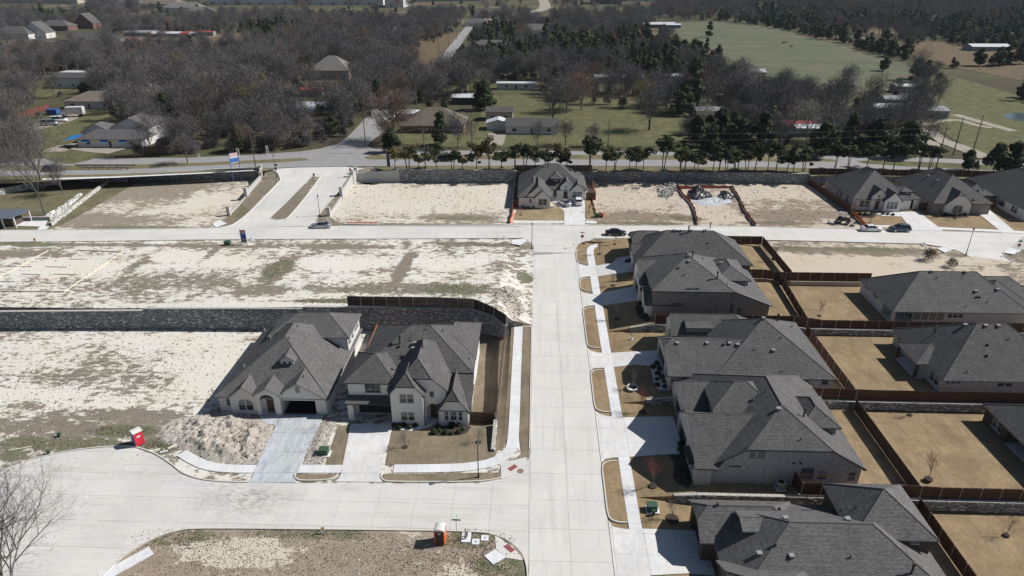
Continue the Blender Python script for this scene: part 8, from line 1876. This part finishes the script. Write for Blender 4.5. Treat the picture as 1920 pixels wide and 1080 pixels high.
# saplings in the yards
SAP = [two(*branch_tree(800 + i, H=h_, spread=s_, trunk=.045, kids=(7, 4, 3, 2), levels=3, twigs=3, tw=.022, tl=.35, first=.35), 'sapling', 'bark', m_) for i, (h_, s_, m_) in enumerate(((3.6, .6, 'twig'), (4.2, .55, 'twig_red'), (3.0, .7, 'twig')))]
M['sap_red'] = barkm('sapling_red_twigs', (.22, .06, .055), (.26, .08, .06))
redc = SAP[1][1].copy(); redc.materials[0] = M['sap_red']
def sapling(lab, px, py, h, s=1., red=False, ring=None, stakes=True):
    p = at(px, py, h); r = tree('sapling', lab, 'young tree', (SAP[1][0], redc) if red else SAP[(px + py) % 3], p.x, p.y, p.z, s, px * 1.7)
    mb = MB(); n = 14
    if ring == 'white':
        for k in range(20): a = 6.283 * k / 20; mb.box(math.cos(a) * .9 - .14, math.sin(a) * .9 - .14, -.05, math.cos(a) * .9 + .14, math.sin(a) * .9 + .14, .32)
        tag(mb.build('stone_ring', M['stone_white'], r), kind='stuff'); mb = MB()
    R_ = .85 if 'dark mulch circle' in lab or ring else .45
    mb.face([(R_ * math.cos(6.283 * k / n), R_ * math.sin(6.283 * k / n), .09) for k in range(n)]); mb.prism([(R_ * math.cos(6.283 * k / n), R_ * math.sin(6.283 * k / n)) for k in range(n)], -.1, .085, False); mb.build('mulch_ring', M['mulch'], r)
    if stakes:
        for a in (0.5, 2.6, 4.7): mb = MB(); mb.tube((.7 * math.cos(a), .7 * math.sin(a), 0), (.7 * math.cos(a), .7 * math.sin(a), 1.3), .02, .02, 4); mb.build('stake', M['wood_pole'], r)
hRl = hRp
sapling('staked bare sapling on the left of the white two-storey house lawn', 759, 839, hL, .9); sapling('staked bare sapling on the right of the white two-storey house lawn', 897, 830, hL, .9)
sapling('bare sapling in the white stone ring by the stone wall below the white garden house', 1186, 728, hRl, .9, ring='white', stakes=False); sapling('low sapling in the white stone ring beside the middle drive', 1183, 636, hRl, .35, ring='white', stakes=False)
sapling('red twigged young tree on the shaded lawn before the washed brick house', 1224, 911, hRl, 1.15, True, stakes=False); sapling('red twigged young tree at the foot of the stone wall by the drive', 1205, 772, hRl, 1.1, True, stakes=False); sapling('bare sapling in a dark mulch circle near the transformer box', 1260, 973, hRl, .95, stakes=False)
sapling('red twigged young tree in the back yard behind the washed brick house', 1741, 898, lambda x, y: .3, 1.1, True, stakes=False); sapling('bare sapling in the bright yard corner behind the stone wall', 1706, 778, lambda x, y: 0, .8); sapling('bare sapling in the greenish yard at the lower right edge', 1887, 1003, lambda x, y: -1.2, .8)
sapling('bare sapling on the shaded lawn of the grey brick house', 1157, 598, hRl, 1.0, stakes=False); sapling('staked sapling on the lawn between two right-hand drives', 1150, 535, hRl, .9); sapling('staked sapling on the corner lawn, left one', 1124, 476, hRl, .9); sapling('staked sapling on the corner lawn verge, right one', 1153, 458, hRl, .8)
sapling('bare sapling in the yard behind the corner house', 1450, 486, lambda x, y: 3.05, 1.0, stakes=False); sapling('staked sapling in the yard behind the grey brick house', 1536, 592, lambda x, y: 2.6, .8); sapling('bare sapling on the lone house lawn', 976, 403, hN, .9); sapling('staked sapling right of the lone house drive', 1104, 398, hN, .8)
sapling('bare sapling before the first northeast house', 1630, 418, hN, .8); sapling('bare sapling on the lawn of the second northeast house, left one', 1758, 407, hN, .8); sapling('bare sapling on the lawn of the second northeast house, right one', 1790, 410, hN, .9)
# planting beds and shrubs
def shrubm(seed, r=.38, n=260):
    rr = random.Random(seed); mb = MB()
    for _ in range(n):
        u = Vector((rr.gauss(0, 1), rr.gauss(0, 1), abs(rr.gauss(0, 1)))).normalized() * r * rr.uniform(.6, 1.1); c = u + Vector((0, 0, r * .3)); n_ = (u + Vector((rr.uniform(-.2, .2), rr.uniform(-.2, .2), .1))).normalized(); s1 = n_.orthogonal().normalized(); v1 = n_.cross(s1); k = rr.uniform(.05, .11)
        mb.face([c - s1 * k, c + v1 * k * .7, c + s1 * k, c - v1 * k * .7])
    return mb.mesh('shrub', M['shrub'])
SH = [shrubm(i) for i in range(3)]
def shrubs(grp, lab, pts, h, s=1.):
    for i, (px, py) in enumerate(pts):
        p = at(px, py, h); o = bpy.data.objects.new('shrub', SH[i % 3]); COL.objects.link(o); o.location = (p.x, p.y, p.z); o.rotation_euler.z = px; k = s * rt.uniform(.75, 1.25); o.scale = (k, k, k * 1.15); tag(o, lab, 'shrub', grp)
bed = lambda px, h, mat='mulch', dz=.05: patch('planting_bed', [tuple(p) for p in curve(ats(px + px[:1], h), 4)[:-1]], h, M[mat], 1.5, dz)
bed([z2(420, 985), z2(440, 975), z2(690, 985), z2(690, 1010), z2(560, 1025), z2(425, 1020)], hL); bed([z2(735, 1045), z2(790, 1010), z2(830, 990), z2(1070, 985), z2(1082, 1010), z2(1040, 1050), z2(930, 1068), z2(800, 1068)], hL)
shrubs('shrubs in the left front bed of the white two-storey house', 'rounded green shrub in the left front bed of the white two-storey house', [z2(450, 985), z2(485, 1005), z2(530, 985), z2(575, 1005), z2(625, 985)], hL, 1.2); shrubs('shrubs in the right front bed of the white two-storey house', 'rounded green shrub in the right front bed of the white two-storey house', [z2(815, 1000), z2(930, 990), z2(992, 985), z2(785, 1048), z2(825, 1030), z2(880, 1048), z2(930, 1055), z2(990, 1045), z2(1025, 1020)], hL, 1.1)
bed([z6(0, 640), z6(60, 590), z6(110, 610), z6(125, 700), z6(180, 800), z6(185, 850), z6(95, 862), z6(45, 825), z6(20, 740)], hRl, 'gravel_white')
shrubs('shrubs in the white gravel bed', 'dark shrub in the white gravel bed', [z6(60, 605), z6(25, 640), z6(85, 655), z6(70, 705), z6(110, 740), z6(60, 760), z6(130, 785), z6(65, 820), z6(140, 835)], hRl, 1.0)
bed([(1270, 815), (1290, 812), (1296, 905), (1275, 908), (1262, 895), (1264, 870), (1252, 845)], hRl); shrubs('shrubs before the washed brick house', 'dark shrub in the shaded bed before the washed brick house', [(1276, 835), (1283, 855), (1276, 880), (1286, 893), (1275, 845)], hRl, 1.3)
bed([(1190, 578), (1212, 560), (1218, 600), (1200, 596)], hRl); shrubs('shrubs before the grey brick house', 'dark shrub in the bed before the grey brick house', [(1200, 572), (1206, 582), (1210, 594), (1198, 586)], hRl, 1.4)
bed([(1172, 486), (1186, 484), (1186, 500), (1170, 500)], hRl); shrubs('shrubs at the corner house', 'dark shrub in the entrance bed of the corner house', [(1175, 492), (1182, 490)], hRl, 1.2)
bed([(974, 388), (1031, 388.5), (1031, 391), (975, 391)], hN); shrubs('shrubs of the lone white house', 'low shrub in the front bed of the lone white house', [(980, 389.5), (990, 389.5), (1002, 389.5), (1014, 389.5), (1026, 389.5), (1040, 372), (1068, 372.5)], hN, 1.0)
bed([(1600, 400), (1640, 401), (1637, 408), (1600, 406)], hN); bed([(1652, 400), (1680, 401), (1676, 405), (1654, 404)], hN); shrubs('shrubs of the first northeast house', 'low shrub in the front beds of the first northeast house', [(1603, 402), (1612, 403), (1622, 404), (1632, 405), (1655, 402), (1664, 403), (1674, 404)], hN, 1.2)
bed([(1768, 402), (1812, 402), (1812, 408), (1770, 408)], hN); shrubs('shrubs of the second northeast house', 'low shrub in the front bed of the second northeast house', [(1772, 404), (1780, 405), (1790, 406), (1800, 405), (1809, 404)], hN, 1.2)
# weeds
def tufts(label, areas, n, mat, s0=.06, s1=.2, seed=5):
    rr = random.Random(seed); mb = MB()
    for _ in range(n):
        a, b, rx, ry, h = areas[rr.randrange(len(areas))]; c = at(a, b, h); th = rr.uniform(0, 6.283); q = rr.random() ** .6; x, y = c.x + rx * q * math.cos(th), c.y + ry * q * math.sin(th)
        z = h(x, y); s = rr.uniform(s0, s1)
        for k in range(3): a_ = rr.uniform(0, 6.28); dx, dy = math.cos(a_) * s, math.sin(a_) * s; mb.face([(x - dx * .6, y - dy * .6, z - .03), (x + dx * .6, y + dy * .6, z - .03), (x + dy * .5, y - dx * .5, z + s * rr.uniform(.5, 1.2))])
    o = mb.build('weeds', M[mat]); return tag(o, label, 'weeds', kind='stuff')
tufts('live green weeds round the cul-de-sac and front lot', [(100, 832, 11, 1.6, hL), (230, 808, 5, 1.4, hL), (300, 835, 3, 1.6, hL), (600, 1002, 9, .9, hS), (340, 1010, 6, 1.6, hS), (930, 1060, 3.5, 2.4, hS), (900, 1012, 4, 1.6, hS), (760, 1050, 9, 3, hS), (500, 1045, 9, 3, hS)], 4500, 'weed', .04, .11)
tufts('dead brown weeds over the lower lots', [(120, 700, 22, 9, hL), (60, 790, 12, 4, hL), (250, 690, 12, 8, hL), (600, 1050, 14, 4, hS), (350, 1050, 8, 3, hS), (820, 1050, 7, 3, hS)], 4500, 'weed_dead', .04, .11, 6)
tufts('weeds over the upper lots', [(520, 505, 4, 9, hU), (740, 540, 18, 4, hU), (860, 540, 8, 4, hU), (650, 565, 11, 1.4, hU), (300, 520, 20, 7, hU), (900, 460, 12, 2, hU), (985, 520, 1.8, 3, hU)], 3000, 'weed', .04, .14, 8)
# pond-side brush pile on the dirt lot at right
rb = two(*branch_tree(900, H=2.4, spread=1.6, trunk=.05, kids=(12, 5, 4, 3), levels=3, twigs=6, tw=.03, first=.02, tl=.5), 'brush', 'bark', 'twig_dark')
T('brush_pile', 'dark tangled brush pile on the bare dirt lot', 1739, 487, rb, 1.2, 0, lambda x, y: 2.7, 'brush pile'); T('brush_pile', 'smaller brush heap near the lot corner', 1782, 500, rb, .9, 1, lambda x, y: 2.7, 'brush pile')

# ================================================================== AIR
mb = MB(); mb.box(-3000, -120, -8, 3000, 2600, 62)
hz_ = bpy.data.materials.new('haze'); hz_.use_nodes = True; n_ = hz_.node_tree.nodes; n_.remove(n_['Principled BSDF']); pv = n_.new('ShaderNodeVolumePrincipled'); pv.inputs['Color'].default_value = (.74, .86, 1, 1); pv.inputs['Density'].default_value = .00005; pv.inputs['Anisotropy'].default_value = 0.1
hz_.node_tree.links.new(pv.outputs[0], n_['Material Output'].inputs['Volume'])
tag(mb.build('haze', hz_), 'thin bluish air haze over the whole view', 'haze', kind='stuff')
